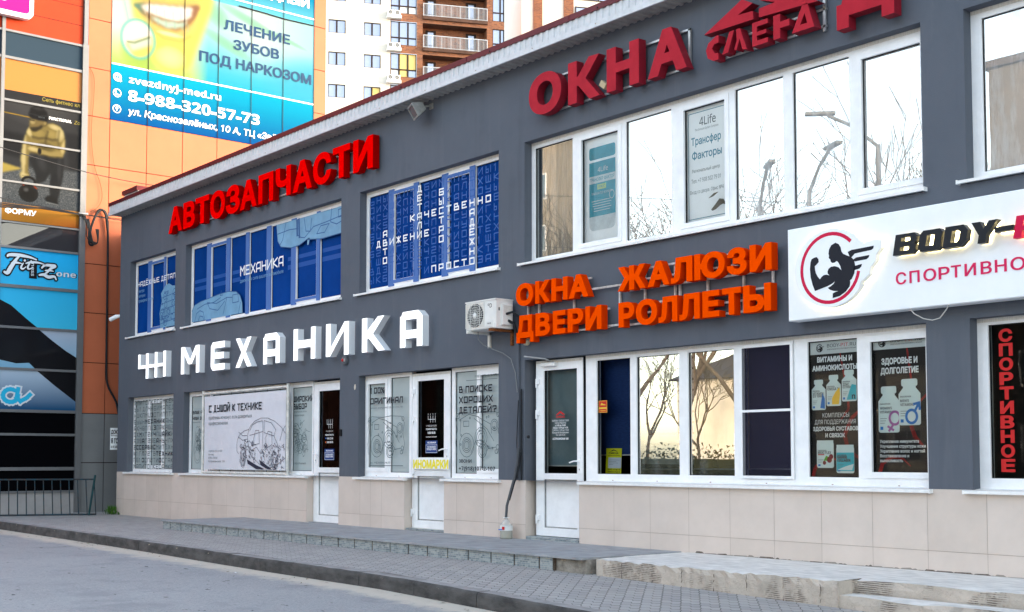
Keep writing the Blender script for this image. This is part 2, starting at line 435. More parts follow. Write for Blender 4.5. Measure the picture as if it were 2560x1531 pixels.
GROUT = mat('tile grout', (0.36, 0.29, 0.24), 0.9)
PVC = mat('white window plastic', (0.86, 0.86, 0.87), 0.35, var=0.05, vscale=5)
PVCD = mat('weathered window plastic', (0.70, 0.67, 0.62), 0.45, var=0.14, vscale=9, stretch=(14, 1, 0.6))
SILL = mat('white painted metal sill', (0.82, 0.81, 0.80), 0.4, var=0.06, vscale=8)
RUB = mat('black gasket', (0.012, 0.012, 0.014), 0.6)
RUST = mat('rust', (0.20, 0.07, 0.025), 0.9, var=0.5, vscale=60)
STEEL = mat('galvanised steel', (0.42, 0.42, 0.42), 0.45, metal=0.7, var=0.15, vscale=20)
BLACK = mat('black plastic', (0.012, 0.012, 0.014), 0.5)
DARK = mat('dark interior', (0.03, 0.032, 0.036), 0.9)
WHITE = mat('white print', (0.85, 0.86, 0.87), 0.5)
INK = mat('black print', (0.012, 0.014, 0.022), 0.5)

def zg(x): return -0.172 - 0.020 * max(0, x - 14.3)           # pavement height, falls gently to the right
def kx(x):                                                    # kerb line
    pts = [(-60, -2.35), (0, -2.69), (7.5, -2.88), (11.8, -3.08), (14.4, -3.12), (17.2, -3.20), (60, -4.0)]
    for (a, b), (c, d) in zip(pts, pts[1:]):
        if x <= c: return b + (d - b) * (x - a) / (c - a)
    return pts[-1][1]

# ---- road
def road_mat():
    m = bpy.data.materials.new('asphalt'); m.use_nodes = True; N = m.node_tree.nodes; L = m.node_tree.links; p = N['Principled BSDF']
    g = N.new('ShaderNodeNewGeometry')
    def noise(sc, det=6, ro=0.6, vec=None):
        n = N.new('ShaderNodeTexNoise'); n.inputs['Scale'].default_value = sc; n.inputs['Detail'].default_value = det; n.inputs['Roughness'].default_value = ro
        L.new(vec or g.outputs['Position'], n.inputs['Vector']); return n
    def mixc(f, a, b):
        x = N.new('ShaderNodeMix'); x.data_type = 'RGBA'
        for k, v in ((6, a), (7, b)):
            if isinstance(v, tuple): x.inputs[k].default_value = v
            else: L.new(v, x.inputs[k])
        L.new(f, x.inputs[0]); return x.outputs[2]
    def rng(s, a, b, c=0, d=1):
        r = N.new('ShaderNodeMapRange'); r.inputs[1].default_value = a; r.inputs[2].default_value = b; r.inputs[3].default_value = c; r.inputs[4].default_value = d
        L.new(s, r.inputs[0]); return r.outputs[0]
    fine = noise(190, 3, 0.8); mid = noise(9, 6); big = noise(0.55, 5)
    c = mixc(rng(fine.outputs['Fac'], .33, .68), (0.19, 0.195, 0.205, 1), (0.40, 0.40, 0.405, 1))
    c = mixc(rng(big.outputs['Fac'], .4, .65, 0, .45), c, (0.355, 0.355, 0.365, 1))
    c = mixc(rng(mid.outputs['Fac'], .56, .75, 0, .35), c, (0.20, 0.205, 0.22, 1))
    grit = noise(46, 4, .75); c = mixc(rng(grit.outputs['Fac'], .36, .5, .45, 0), c, (0.13, 0.135, 0.145, 1)); c = mixc(rng(grit.outputs['Fac'], .58, .70, 0, .55), c, (0.52, 0.52, 0.52, 1))
    blot = noise(1.7, 5, .7); c = mixc(rng(blot.outputs['Fac'], .36, .50, .55, 0), c, (0.20, 0.205, 0.22, 1))
    mp = N.new('ShaderNodeMapping'); mp.inputs['Scale'].default_value = (1.0, 2.2, 1); mp.inputs['Rotation'].default_value = (0, 0, .5)
    L.new(g.outputs['Position'], mp.inputs['Vector'])
    sp = noise(4.2, 3, .5, mp.outputs['Vector'])               # scattered oil drips and chips
    c = mixc(rng(sp.outputs['Fac'], .70, .72), c, (0.055, 0.055, 0.06, 1))
    # wind-blown sand in the gutter
    s = N.new('ShaderNodeSeparateXYZ'); L.new(g.outputs['Position'], s.inputs[0])
    d1 = N.new('ShaderNodeMath'); d1.operation = 'MULTIPLY_ADD'; d1.inputs[1].default_value = 0.029; L.new(s.outputs['X'], d1.inputs[0]); L.new(s.outputs['Y'], d1.inputs[2])
    e = rng(d1.outputs[0], -3.35, -2.72)
    gn = noise(5.5, 6, .7)
    ad = N.new('ShaderNodeMath'); ad.operation = 'MULTIPLY_ADD'; ad.inputs[1].default_value = 1.1; L.new(gn.outputs['Fac'], ad.inputs[0]); L.new(e, ad.inputs[2])
    c = mixc(rng(ad.outputs[0], .80, 1.15, 0, .8), c, (0.58, 0.52, 0.43, 1))
    L.new(c, p.inputs['Base Color']); p.inputs['Roughness'].default_value = .85
    b = N.new('ShaderNodeBump'); b.inputs['Strength'].default_value = .5; b.inputs['Distance'].default_value = .006
    L.new(fine.outputs['Fac'], b.inputs['Height']); L.new(b.outputs['Normal'], p.inputs['Normal'])
    return m
ROAD = road_mat()
m = MB()
xs = [-300, -60, -20, 0, 7.5, 11.8, 14.4, 17.2, 22, 30, 60, 300]
for a, b in zip(xs, xs[1:]):
    za, zb = zg(min(a, 30)) - 0.14, zg(min(b, 30)) - 0.14
    m.quad((a, kx(a) + .12, za), (a, -300, za), (b, -300, zb), (b, kx(b) + .12, zb), ROAD)
tag(m.build('road'), kind='structure')
m = MB(); GR = mat('far ground', (0.2, 0.19, 0.17), 0.95, var=0.2, vscale=0.3)
m.quad((-900, -900, -.9), (900, -900, -.9), (900, 900, -.9), (-900, 900, -.9), GR)
tag(m.build('ground'), kind='structure')

# ---- pavement of interlocking pavers
def paver_mat():
    m = bpy.data.materials.new('pavers'); m.use_nodes = True; N = m.node_tree.nodes; L = m.node_tree.links; p = N['Principled BSDF']
    g = N.new('ShaderNodeNewGeometry'); s = N.new('ShaderNodeSeparateXYZ'); L.new(g.outputs['Position'], s.inputs[0])
    def M(op, a, b=None, c=None):
        n = N.new('ShaderNodeMath'); n.operation = op
        for k, v in enumerate((a, b, c)):
            if v is None: continue
            if isinstance(v, (int, float)): n.inputs[k].default_value = v
            else: L.new(v, n.inputs[k])
        return n.outputs[0]
    # each row's joints zigzag: y shifted by a triangle wave of x, x by one of y
    tx = M('PINGPONG', M('MULTIPLY', s.outputs['X'], 1.0), 0.055)
    ty = M('PINGPONG', M('MULTIPLY', s.outputs['Y'], 1.0), 0.06)
    nn = N.new('ShaderNodeTexNoise'); nn.inputs['Scale'].default_value = 2.5; L.new(g.outputs['Position'], nn.inputs['Vector'])
    wob = M('MULTIPLY', nn.outputs['Fac'], 0.03)
    x2 = M('ADD', M('MULTIPLY_ADD', ty, 0.75, s.outputs['X']), wob); y2 = M('ADD', M('MULTIPLY_ADD', tx, 0.75, s.outputs['Y']), wob)
    cb = N.new('ShaderNodeCombineXYZ'); L.new(x2, cb.inputs[0]); L.new(y2, cb.inputs[1])
    b = N.new('ShaderNodeTexBrick'); L.new(cb.outputs[0], b.inputs['Vector'])
    b.inputs['Scale'].default_value = 1; b.inputs['Brick Width'].default_value = .22; b.inputs['Row Height'].default_value = .12
    b.inputs['Mortar Size'].default_value = .006; b.inputs['Mortar Smooth'].default_value = .4
    b.inputs['Color1'].default_value = (.30, .293, .29, 1); b.inputs['Color2'].default_value = (.375, .362, .352, 1); b.inputs['Mortar'].default_value = (.10, .095, .09, 1)
    n = N.new('ShaderNodeTexNoise'); n.inputs['Scale'].default_value = 3; n.inputs['Detail'].default_value = 7; n.inputs['Roughness'].default_value = .7; L.new(g.outputs['Position'], n.inputs['Vector'])
    r = N.new('ShaderNodeMapRange'); r.inputs[1].default_value = .45; r.inputs[2].default_value = .75; r.inputs[4].default_value = .5; L.new(n.outputs['Fac'], r.inputs[0])
    x = N.new('ShaderNodeMix'); x.data_type = 'RGBA'; L.new(r.outputs[0], x.inputs[0]); L.new(b.outputs['Color'], x.inputs[6]); x.inputs[7].default_value = (.36, .34, .31, 1)
    L.new(x.outputs[2], p.inputs['Base Color']); p.inputs['Roughness'].default_value = .85
    fn = N.new('ShaderNodeTexNoise'); fn.inputs['Scale'].default_value = 120; L.new(g.outputs['Position'], fn.inputs['Vector'])
    hh = M('MULTIPLY_ADD', b.outputs['Fac'], -1.0, M('MULTIPLY', fn.outputs['Fac'], .25))
    bu = N.new('ShaderNodeBump'); bu.inputs['Strength'].default_value = .7; bu.inputs['Distance'].default_value = .008; L.new(hh, bu.inputs['Height']); L.new(bu.outputs['Normal'], p.inputs['Normal'])
    return m
PAV = paver_mat()
m = MB()
xs = [-60, -20, -4, 0, 7.5, 11.8, 14.3, 17.2, 22, 30, 60]
for a, b in zip(xs, xs[1:]):
    m.quad((a, kx(a) + .13, zg(min(a, 30))), (b, kx(b) + .13, zg(min(b, 30))), (b, 6, zg(min(b, 30))), (a, 6, zg(min(a, 30))), PAV)
tag(m.build('pavement'), kind='structure')

# ---- kerb blocks
KERB = mat('kerb concrete', (0.105, 0.10, 0.097), 0.9, var=0.35, vscale=4.0, bump=0.5, bscale=60, col2=(0.05, 0.048, 0.048, 1), stretch=(1, 1, 2.5))  # face darker than the top: dirt, plus shade put into the colour
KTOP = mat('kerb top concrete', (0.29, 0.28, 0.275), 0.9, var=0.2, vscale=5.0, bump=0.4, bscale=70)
CHIP = mat('broken kerb stone', (0.36, 0.30, 0.22), 0.95, var=0.3, vscale=30)
m = MB(); x = -40.0; rk = random.Random(3)
while x < 34:
    ln = 1.0; a, b = x + .003, x + ln - .003
    jz = rk.uniform(-.003, .003); jy = rk.uniform(-.004, .004)
    prof = [(.13, .0), (-.005, .001), (-.018, -.006), (-.027, -.022), (-.03, -.045), (-.036, -.20)]
    A = [(a, kx(a) + y + jy, zg(a) + z + jz) for y, z in prof]; B = [(b, kx(b) + y + jy, zg(b) + z + jz) for y, z in prof]
    nseg = 5
    rows = []
    for k in range(nseg + 1):
        t = k / nseg; rows.append([Vector(p).lerp(Vector(q), t) + Vector((0, rk.uniform(-.003, .003), rk.uniform(-.004, .002) if 0 < i < 4 else 0)) for i, (p, q) in enumerate(zip(A, B))])
    n = len(prof); vs = [v for r_ in rows for v in r_]
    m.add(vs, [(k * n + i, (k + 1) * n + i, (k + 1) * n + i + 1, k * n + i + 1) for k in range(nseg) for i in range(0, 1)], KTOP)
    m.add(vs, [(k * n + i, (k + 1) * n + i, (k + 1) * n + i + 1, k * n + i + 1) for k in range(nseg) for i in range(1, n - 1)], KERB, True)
    for side in (rows[0], rows[-1]): m.add(side, [tuple(range(n))], KERB)
    if rk.random() < .35:
        c = Vector(rows[2][3]); s = .05
        m.add([c + Vector((rk.uniform(-s, s), -.003, rk.uniform(-.02, .015))) for _ in range(3)], [(0, 1, 2)], CHIP)
    x += ln
tag(m.build('kerb'), kind='structure')

# ---- litter along the gutter
LEAF = mat('dry leaf', (0.10, 0.08, 0.045), 0.9); PAPER = mat('paper scrap', (0.7, 0.72, 0.72), 0.8); LEAFG = mat('green leaf', (0.07, 0.16, 0.04), 0.8)
m = MB(); rl = random.Random(12)
for i in range(170):
    x = rl.uniform(1, 19); y = kx(x) - .05 - abs(rl.gauss(0, .22)); z = zg(x) - .14 + .004
    if i < 26: x = 6.1 + rl.gauss(0, .22); y = kx(x) - .08 - abs(rl.gauss(0, .07))
    s = rl.uniform(.006, .022); a = rl.uniform(0, 6.3); mm = rl.choice([LEAF, LEAF, LEAF, GROUT, PAPER if i % 3 == 0 else LEAF, LEAFG if i < 26 else LEAF])
    d = Vector((math.cos(a), math.sin(a), 0)) * s * 1.8; e = Vector((-math.sin(a), math.cos(a), 0)) * s * .7; c = Vector((x, y, z))
    m.add([c - d, c - e + Vector((0, 0, .004)), c + d + Vector((0, 0, .006)), c + e + Vector((0, 0, .003))], [(0, 1, 2, 3)], mm)
tag(m.build('litter'), 'dry leaves and scraps lying in the sandy gutter along the kerb', 'litter', kind='stuff')

# ---- entrance platform: tiled part, then bare concrete steps
PT = mat('grey step tile', (0.31, 0.32, 0.335), 0.6, var=0.16, vscale=4, bump=0.15, bscale=50)
def mosaic_mat():
    m = bpy.data.materials.new('mosaic riser tile'); m.use_nodes = True; N = m.node_tree.nodes; L = m.node_tree.links; p = N['Principled BSDF']
    g = N.new('ShaderNodeNewGeometry'); mp = N.new('ShaderNodeMapping'); mp.inputs['Rotation'].default_value = (R(90), 0, 0); L.new(g.outputs['Position'], mp.inputs['Vector'])
    b = N.new('ShaderNodeTexBrick'); L.new(mp.outputs[0], b.inputs['Vector']); b.offset = .37; b.squash = 1.6; b.squash_frequency = 3
    b.inputs['Scale'].default_value = 1; b.inputs['Brick Width'].default_value = .045; b.inputs['Row Height'].default_value = .022; b.inputs['Mortar Size'].default_value = .002
    b.inputs['Color1'].default_value = (.11, .15, .185, 1); b.inputs['Color2'].default_value = (.32, .36, .375, 1); b.inputs['Mortar'].default_value = (.42, .42, .38, 1)
    n = N.new('ShaderNodeTexNoise'); n.inputs['Scale'].default_value = 9; n.inputs['Detail'].default_value = 5; L.new(g.outputs['Position'], n.inputs['Vector'])
    x = N.new('ShaderNodeMix'); x.data_type = 'RGBA'; r = N.new('ShaderNodeMapRange'); r.inputs[1].default_value = .5; r.inputs[2].default_value = .75; r.inputs[4].default_value = .6
    L.new(n.outputs['Fac'], r.inputs[0]); L.new(r.outputs[0], x.inputs[0]); L.new(b.outputs['Color'], x.inputs[6]); x.inputs[7].default_value = (.36, .39, .41, 1)
    L.new(x.outputs[2], p.inputs['Base Color']); p.inputs['Roughness'].default_value = .5
    return m
MOS = mosaic_mat()
STAIN = mat('grimy joint', (0.085, 0.065, 0.05), 0.95, var=0.4, vscale=40)
t = thing('entrance_platform', 'low tiled platform with mosaic riser in front of the shop doors', 'step', (10.4, -.7, -.17))
m = MB(); rr = random.Random(5); x = 5.4
while x < 15.49:                                             # floor tiles with fine joints
    y = -1.45
    x1 = min(x + .40, 15.5)
    while y < -.001:
        y1 = min(y + .40, .0)
        m.wbox(x + .002, x1 - .002, y + .002 - (.02 if y < -1.44 else 0), y1 - .002, -.05, -.03 + rr.uniform(-.0012, .0012), PT); y = y1
    x = x1
m.build('floor_tiles', t)
m = MB(); CONC = mat('raw screed', (0.36, 0.33, 0.29), 0.95, var=0.35, vscale=9, bump=0.9, bscale=35, col2=(0.16, 0.14, 0.12, 1))
m.wbox(5.42, 15.5, -1.40, 0, -.4, -.052, CONC); m.build('core', t)
m = MB(); x = 5.4; P = Pl((0, -1.40, 0), (1, 0, 0), (0, 0, 1))
js = [5.4, 5.70, 6.09, 6.48, 6.87, 7.29, 7.66, 8.04, 8.43, 8.82, 9.24, 9.62, 10.02, 10.41, 10.82, 11.21, 11.62, 12.02, 12.41, 12.80, 13.20, 13.59, 14.0, 14.40, 14.81, 15.03]
for a, b in zip(js, js[1:]):
    m.box(P, a + .012, b - .012, -.40, -.052, 0, .035 + rr.uniform(-.003, .003), MOS)
    m.box(P, b - .011, b + .011, -.40, -.056, 0, .027, STAIN)
P2 = Pl((5.42, 0, 0), (0, -1, 0), (0, 0, 1))
m.box(P2, .02, 1.40, -.4, -.052, 0, .03, MOS)
m.build('riser_tiles', t)

SCREED = mat('pale concrete', (0.66, 0.64, 0.61), 0.9, var=0.16, vscale=5, bump=0.5, bscale=25, stretch=(1, 2.5, 1))
def mortar_mat():
    m = bpy.data.materials.new('mortar with combed adhesive'); m.use_nodes = True; N = m.node_tree.nodes; L = m.node_tree.links; p = N['Principled BSDF']
    g = N.new('ShaderNodeNewGeometry')
    def noise(sc, det=6, ro=.65, scl=(1, 1, 1)):
        mp = N.new('ShaderNodeMapping'); mp.inputs['Scale'].default_value = scl; L.new(g.outputs['Position'], mp.inputs['Vector'])
        n = N.new('ShaderNodeTexNoise'); n.inputs['Scale'].default_value = sc; n.inputs['Detail'].default_value = det; n.inputs['Roughness'].default_value = ro; L.new(mp.outputs[0], n.inputs['Vector']); return n.outputs['Fac']
    def rng(s, a, b, c=0, d=1):
        r = N.new('ShaderNodeMapRange'); r.inputs[1].default_value = a; r.inputs[2].default_value = b; r.inputs[3].default_value = c; r.inputs[4].default_value = d; L.new(s, r.inputs[0]); return r.outputs[0]
    def mixc(f, a, b):
        x = N.new('ShaderNodeMix'); x.data_type = 'RGBA'
        for k, v in ((6, a), (7, b)):
            if isinstance(v, tuple): x.inputs[k].default_value = v
            else: L.new(v, x.inputs[k])
        L.new(f, x.inputs[0]); return x.outputs[2]
    def mul(a, b):
        x = N.new('ShaderNodeMath'); x.operation = 'MULTIPLY'; L.new(a, x.inputs[0]); L.new(b, x.inputs[1]); return x.outputs[0]
    w_ = N.new('ShaderNodeTexWave'); w_.wave_type = 'BANDS'; w_.bands_direction = 'Z'; w_.inputs['Scale'].default_value = 19; w_.inputs['Distortion'].default_value = 2.2; w_.inputs['Detail'].default_value = 3; w_.inputs['Detail Scale'].default_value = .7
    L.new(g.outputs['Position'], w_.inputs['Vector'])
    patch = rng(noise(2.6, 3, .5, (1, 1, .8)), .50, .56); comb = mul(rng(w_.outputs['Fac'], .55, .8), mul(patch, rng(noise(11, 4), .40, .55)))
    c = mixc(rng(noise(3.1, 6), .38, .66), (.58, .50, .43, 1), (.44, .385, .33, 1))
    c = mixc(rng(noise(1.9, 5, .6, (1.3, 1, 1)), .60, .68, 0, .8), c, (.30, .275, .25, 1))
    c = mixc(rng(noise(26, 5), .55, .72, 0, .5), c, (.30, .25, .21, 1))
    c = mixc(comb, c, (.17, .135, .11, 1))
    L.new(c, p.inputs['Base Color']); p.inputs['Roughness'].default_value = .95; p.inputs['Specular IOR Level'].default_value = .1
    h = N.new('ShaderNodeMath'); h.operation = 'MULTIPLY_ADD'; h.inputs[1].default_value = -1.2; L.new(comb, h.inputs[0]); L.new(noise(38, 5), h.inputs[2])
    bu = N.new('ShaderNodeBump'); bu.inputs['Strength'].default_value = .9; bu.inputs['Distance'].default_value = .012; L.new(h.outputs[0], bu.inputs['Height']); L.new(bu.outputs['Normal'], p.inputs['Normal'])
    return m
MORT = mortar_mat()
GREYM2 = mat('grey grime', (.30, .265, .23), .95); SEAMC = mat('crack between blocks', (.16, .13, .11), .95, var=.4, vscale=30)
t = thing('concrete_steps', 'bare pale concrete steps with torn-off tiles beside the tiled platform', 'step', (19, -.7, -.2))
m = MB(); rs = random.Random(9)
def slab(x0, x1, yf, zt, zb, y1=0.0, n=40):
    """concrete mass with an uneven, crumbled front edge"""
    for k in range(n):
        a = x0 + (x1 - x0) * k / n; b = x0 + (x1 - x0) * (k + 1) / n
    X = [x0 + (x1 - x0) * k / n for k in range(n + 1)]
    dz = [rs.uniform(-.022, 0) if rs.random() < .55 else rs.uniform(-.006, 0) for _ in X]; dy = [rs.uniform(-.008, .022) for _ in X]
    top = [(x, y1, zt) for x in X]; mid = [(x, yf + .09 + dy[i], zt + rs.uniform(-.002, .002)) for i, x in enumerate(X)]
    ed = [(x, yf + dy[i], zt + dz[i]) for i, x in enumerate(X)]; low = [(x, yf + rs.uniform(-.01, .012), zt - .06) for x in X]; bot = [(x, yf + rs.uniform(-.008, .008), zb) for x in X]
    k = n + 1; vs = top + mid + ed + low + bot
    m.add(vs, [(r_ * k + i, (r_ + 1) * k + i, (r_ + 1) * k + i + 1, r_ * k + i + 1) for r_ in (0, 1) for i in range(n)], SCREED)
    m.add(vs, [(r_ * k + i, (r_ + 1) * k + i, (r_ + 1) * k + i + 1, r_ * k + i + 1) for r_ in (2, 3) for i in range(n)], MORT)
slab(15.60, 18.5, -1.36, -.034, -.42)
slab(18.5, 26.0, -1.13, -.034, -.42)
slab(18.5, 26.0, -1.36, -.15, -.42, -1.15)
m.quad((15.60, -1.36, -.034), (15.60, 0, -.034), (15.60, 0, -.4), (15.60, -1.36, -.4), MORT)
m.quad((15.5, -.9, -.04), (15.62, -.9, -.04), (15.62, 0, -.04), (15.5, 0, -.04), SCREED)
m.quad((18.501, -1.375, -.036), (18.501, -1.375, -.4), (18.501, -1.0, -.4), (18.501, -1.0, -.036), MORT)
m.build('concrete_mass', t)
m = MB()                                                      # jagged cracks where the lost tiles met
for xj in (15.98, 16.39, 16.77, 17.16, 17.54, 17.94, 18.33):
    z = -.055; xx = xj
    while z > zg(xj):
        z2 = z - rs.uniform(.015, .035); x2 = xj + rs.uniform(-.006, .006); w_ = rs.choice([0, .0012, .003, .005])
        if w_: m.add([(xx - w_, -1.376, z), (xx + w_, -1.376, z), (x2 + w_, -1.376, z2), (x2 - w_, -1.376, z2)], [(3, 2, 1, 0)], SEAMC)
        z, xx = z2, x2
m.build('cracks', t)
m = MB(); x = 15.7                                            # grime along the foot of the tiled wall
while x < 25:
    x2 = x + rs.uniform(.05, .22); h1 = rs.uniform(.002, .02); m.add([(x, -.0045, -.034), (x2, -.0045, -.034), (x2 - .03, -.0045, -.034 + h1), (x + .02, -.0045, -.034 + h1 * rs.uniform(.6, 1.2))], [(0, 1, 2, 3)], SEAMC if rs.random() < .6 else GREYM2); x = x2 - rs.uniform(0, .03)
m.build('grime', t)
# ------------------------------------------------------------------ the grey shop building
XL, XR = -0.12, 46.0  # right end out of view, lengthened so the building shades the road
UP = [(0.40, 2.55), (3.0, 8.5), (9.03, 12.35), (12.87, 18.5), (18.93, 24.5), (25.0, 30.5)]
ZU0, ZU1, ZL0, ZL1 = 3.39, 4.965, 0.70, 2.20
shop = thing('shop_building', 'long two storey grey rendered shop building with beige tiled plinth and white windows', 'building', (10, 0, -.18))
def part(m, name, par=None): return m.build(name, par or shop)

m = MB()
xs = sorted(set([XL, XR] + [v for b in UP for v in b])); zs = [ZL0, ZL1, ZU0, ZU1, 6.02]
def hole(i, j):
    xa, xb = xs[i], xs[i + 1]
    return j in (0, 2) and any(abs(xa - b[0]) < 1e-6 and abs(xb - b[1]) < 1e-6 for b in UP)
D = 0.26
for i in range(len(xs) - 1):
    for j in range(4):
        a, b, c, d = xs[i], xs[i + 1], zs[j], zs[j + 1]
        if not hole(i, j): m.quad((a, 0, c), (b, 0, c), (b, 0, d), (a, 0, d), WALL)
        else:
            m.quad((a, 0, c), (a, 0, d), (a, D, d), (a, D, c), WALL); m.quad((b, 0, c), (b, D, c), (b, D, d), (b, 0, d), WALL)
            m.quad((a, 0, d), (b, 0, d), (b, D, d), (a, D, d), WALL); m.quad((a, 0, c), (a, D, c), (b, D, c), (b, 0, c), WALL)
m.quad((XL, 0, -.6), (XL, 0, 6.02), (XL, 12, 6.02), (XL, 12, -.6), WALL)
m.quad((XR, 0, -.6), (XR, 12, -.6), (XR, 12, 6.02), (XR, 0, 6.02), WALL)
m.quad((XL, 12, -.6), (XL, 12, 6.02), (XR, 12, 6.02), (XR, 12, -.6), WALL)
part(m, 'wall')
# plinth of large tiles, with door gaps and returns
m = MB(); seg = [(XL, 7.54, [0.24, .81, 1.38, 1.95, 2.52, 3.09, 3.66, 4.23, 4.80, 5.37, 5.81, 6.38, 6.96]), (8.49, 10.245, [9.09, 9.37, 9.66]), (11.18, 12.89, [11.46, 12.04, 12.36]), (13.87, XR, [14.46 + .5745 * k for k in range(54)])]
rp = random.Random(2)
for a, b, js in seg:
    js = [a] + [j for j in js if a + .05 < j < b - .05] + [b]
    for p, q in zip(js, js[1:]):
        for z0, z1 in ((-.6, .148), (.152, .699)):
            g = .0018
            m.add([(p + g, -.002, z0), (q - g, -.002, z0), (q - g, -.002, z1), (p + g, -.002, z1)], [(0, 1, 2, 3)], rp.choice([TILE, TILE2]))
    m.quad((a, .001, -.6), (b, .001, -.6), (b, .001, .699), (a, .001, .699), GROUT)
    m.quad((a, -.002, .699), (b, -.002, .699), (b, .2, .699), (a, .2, .699), TILE)
    if a > 0: m.quad((a, -.002, -.6), (a, -.002, .699), (a, .2, .699), (a, .2, -.6), TILE)
    if b < XR: m.quad((b, -.002, -.6), (b, .2, -.6), (b, .2, .699), (b, -.002, .699), TILE)
part(m, 'plinth')
for q in ((12.90, 13.86, -.004, .2, -.03, .012, MOS), (10.25, 11.17, .02, .2, -.03, .0, MOS), (7.55, 8.48, .03, .2, -.04, -.02, PT)): m = MB(); m.wbox(*q); part(m, 'threshold')   # one under each door
m = MB()
m.wbox(XL + .05, 24.5, 3.2, 3.25, -.2, 5.9, DARK); m.wbox(XL + .05, 24.5, .3, 3.2, 2.5, 3.0, DARK); m.wbox(XL + .05, 24.5, .3, 3.2, -.2, -.05, DARK); m.wbox(XL + .05, 24.5, .3, 3.2, 5.6, 5.7, DARK)
for x in (2.75, 8.75, 12.6, 18.7, 24.6): m.wbox(x, x + .1, .3, 3.2, -.2, 5.9, DARK)
part(m, 'interior')

# ---- roof edge: red cap, ribbed white fascia, corrugated soffit
REDC = mat('dark red metal trim', (0.115, 0.012, 0.018), 0.38, var=0.12, vscale=6)
FASC = mat('white profiled sheet', (0.60, 0.61, 0.63), 0.45, var=0.08, vscale=10)
SOFF = mat('soffit sheet', (0.36, 0.34, 0.32), 0.55, var=0.15, vscale=9)
m = MB()
m.wbox(XL - .04, XR, -.27, 12.1, 6.155, 6.225, REDC)
x = 0.0
while x < 30:                                                 # lap joints and screw heads
    m.wbox(x, x + .012, -.275, -.27, 6.157, 6.223, REDC)
    m.lathe((x + .5, -.27, 6.175), [(.012, 0), (.010, .008), (0, .009)], BLACK, 6, axis=(0, -1, 0)); x += 2.0
part(m, 'roof')
m = MB(); x = XL - .04
while x < 34:                                                 # vertical ribs of the fascia
    m.add([(x, -.245, 6.03), (x + .052, -.245, 6.03), (x + .060, -.258, 6.03), (x + .098, -.258, 6.03), (x + .106, -.245, 6.03),
           (x, -.245, 6.156), (x + .052, -.245, 6.156), (x + .060, -.258, 6.156), (x + .098, -.258, 6.156), (x + .106, -.245, 6.156)], [(i, i + 1, i + 6, i + 5) for i in range(4)], FASC); x += .106
m.wbox(34, XR, -.25, -.24, 6.0, 6.156, FASC)
m.wbox(XL - .04, XR, -.262, -.235, 5.962, 6.03, FASC)
m.quad((XL - .04, -.245, 5.98), (XL - .04, -.245, 6.156), (XL - .04, 12, 6.156), (XL - .04, 12, 5.98), FASC)
x = .9
while x < 30: m.lathe((x, -.262, 6.0), [(.009, 0), (.007, .006), (0, .007)], GROUT, 6, axis=(0, -1, 0)); x += 1.13
part(m, 'fascia')
m = MB(); x = XL
while x < 34:
    m.add([(x, -.24, 5.975), (x + .055, -.24, 5.975), (x + .07, -.24, 5.957), (x + .105, -.24, 5.957), (x + .12, -.24, 5.975),
           (x, .01, 5.975), (x + .055, .01, 5.975), (x + .07, .01, 5.957), (x + .105, .01, 5.957), (x + .12, .01, 5.975)], [(i + 5, i + 6, i + 1, i) for i in range(4)], SOFF); x += .12
m.wbox(34, XR, -.24, 0, 5.96, 5.98, SOFF)
part(m, 'soffit')
t = thing('roof_vent', 'small red capped white vent box at the left end of the roof', 'vent', (.05, .35, 6.2))
m = MB(); m.wbox(-.28, .42, .12, .58, 6.2, 6.46, FASC); m.build('body', t)
m = MB(); m.wbox(-.32, .46, .08, .62, 6.46, 6.55, REDC); m.build('cap', t)

# ---- windows
FROST = mat('frosted film', (0.40, 0.455, 0.455), 0.35, var=0.05, vscale=2.0, spec=.2)
FROSTL = mat('frosted film over frame', (0.60, 0.64, 0.64), 0.4)
BLUE = mat('blue film', (0.001, 0.042, 0.22), 0.6, var=0.12, vscale=1.2, spec=.03)
BLUEL = mat('blue film over frame', (0.085, 0.17, 0.42), 0.6, spec=.05)
BLUEF = mat('faint blue letters', (0.028, 0.115, 0.38), 0.4)
PBLUE = mat('pale blue print', (0.17, 0.34, 0.50), 0.5, var=.12, vscale=3)
PLINE = mat('blue print line', (0.03, 0.10, 0.26), 0.5)
GREYL = mat('grey letters', (0.13, 0.155, 0.165), 0.5)
LINE = mat('fine drawing line', (0.085, 0.12, 0.13), 0.5)
MIRROR = glass('mirror glass', 0.38, haze=.6, gcol=(.95, .93, .89), back=(0.26, 0.26, 0.255, 1), wob=.010)
SOFTM = glass('window glass', 0.22, haze=.12, wob=.012)
CLEAR = glass('clear glass', -0.03, tint=(.98, .99, .99), wob=.012)
GOLDM = glass('sun film glass', 0.52, haze=.10, wob=.014)
DOORG = glass('door glass', -0.062, gcol=(.7, .85, 1), tint=(.45, .52, .6), wob=.012)

def frame_mesh(x0, x1, z0, z1, panes, sash=(), drain=True, top=True, net=None):
    m = MB(); f0, f1 = -.19, -.12
    m.ext(F, holed(rect(x0, z0, x1, z1), *[rect(*p) for p in panes]), f0, f1, PVC)
    for i in sash:
        a, c, b, d = panes[i]; e = .052
        m.ext(F, holed(rect(a - e, c - e, b + e, d + e), rect(a + .004, c + .004, b - .004, d - .004)), f1, f1 + .014, PVC)
    for p in panes:                                           # black gasket
        a, c, b, d = p; m.ext(F, holed(rect(a, c, b, d), rect(a + .007, c + .007, b - .007, d - .007)), -.16, -.140, RUB)
    if top: m.box(F, x0 + .002, x1 - .002, z1 - .036, z1 - .001, f1, f1 + .003, PVCD)
    for p in panes:
        xc = (p[0] + p[2]) / 2
        if drain and p[2] - p[0] > .3: m.box(F, xc - .022, xc - .002, z0 + .016, z0 + .022, f1, f1 + .002, RUST)
    return m
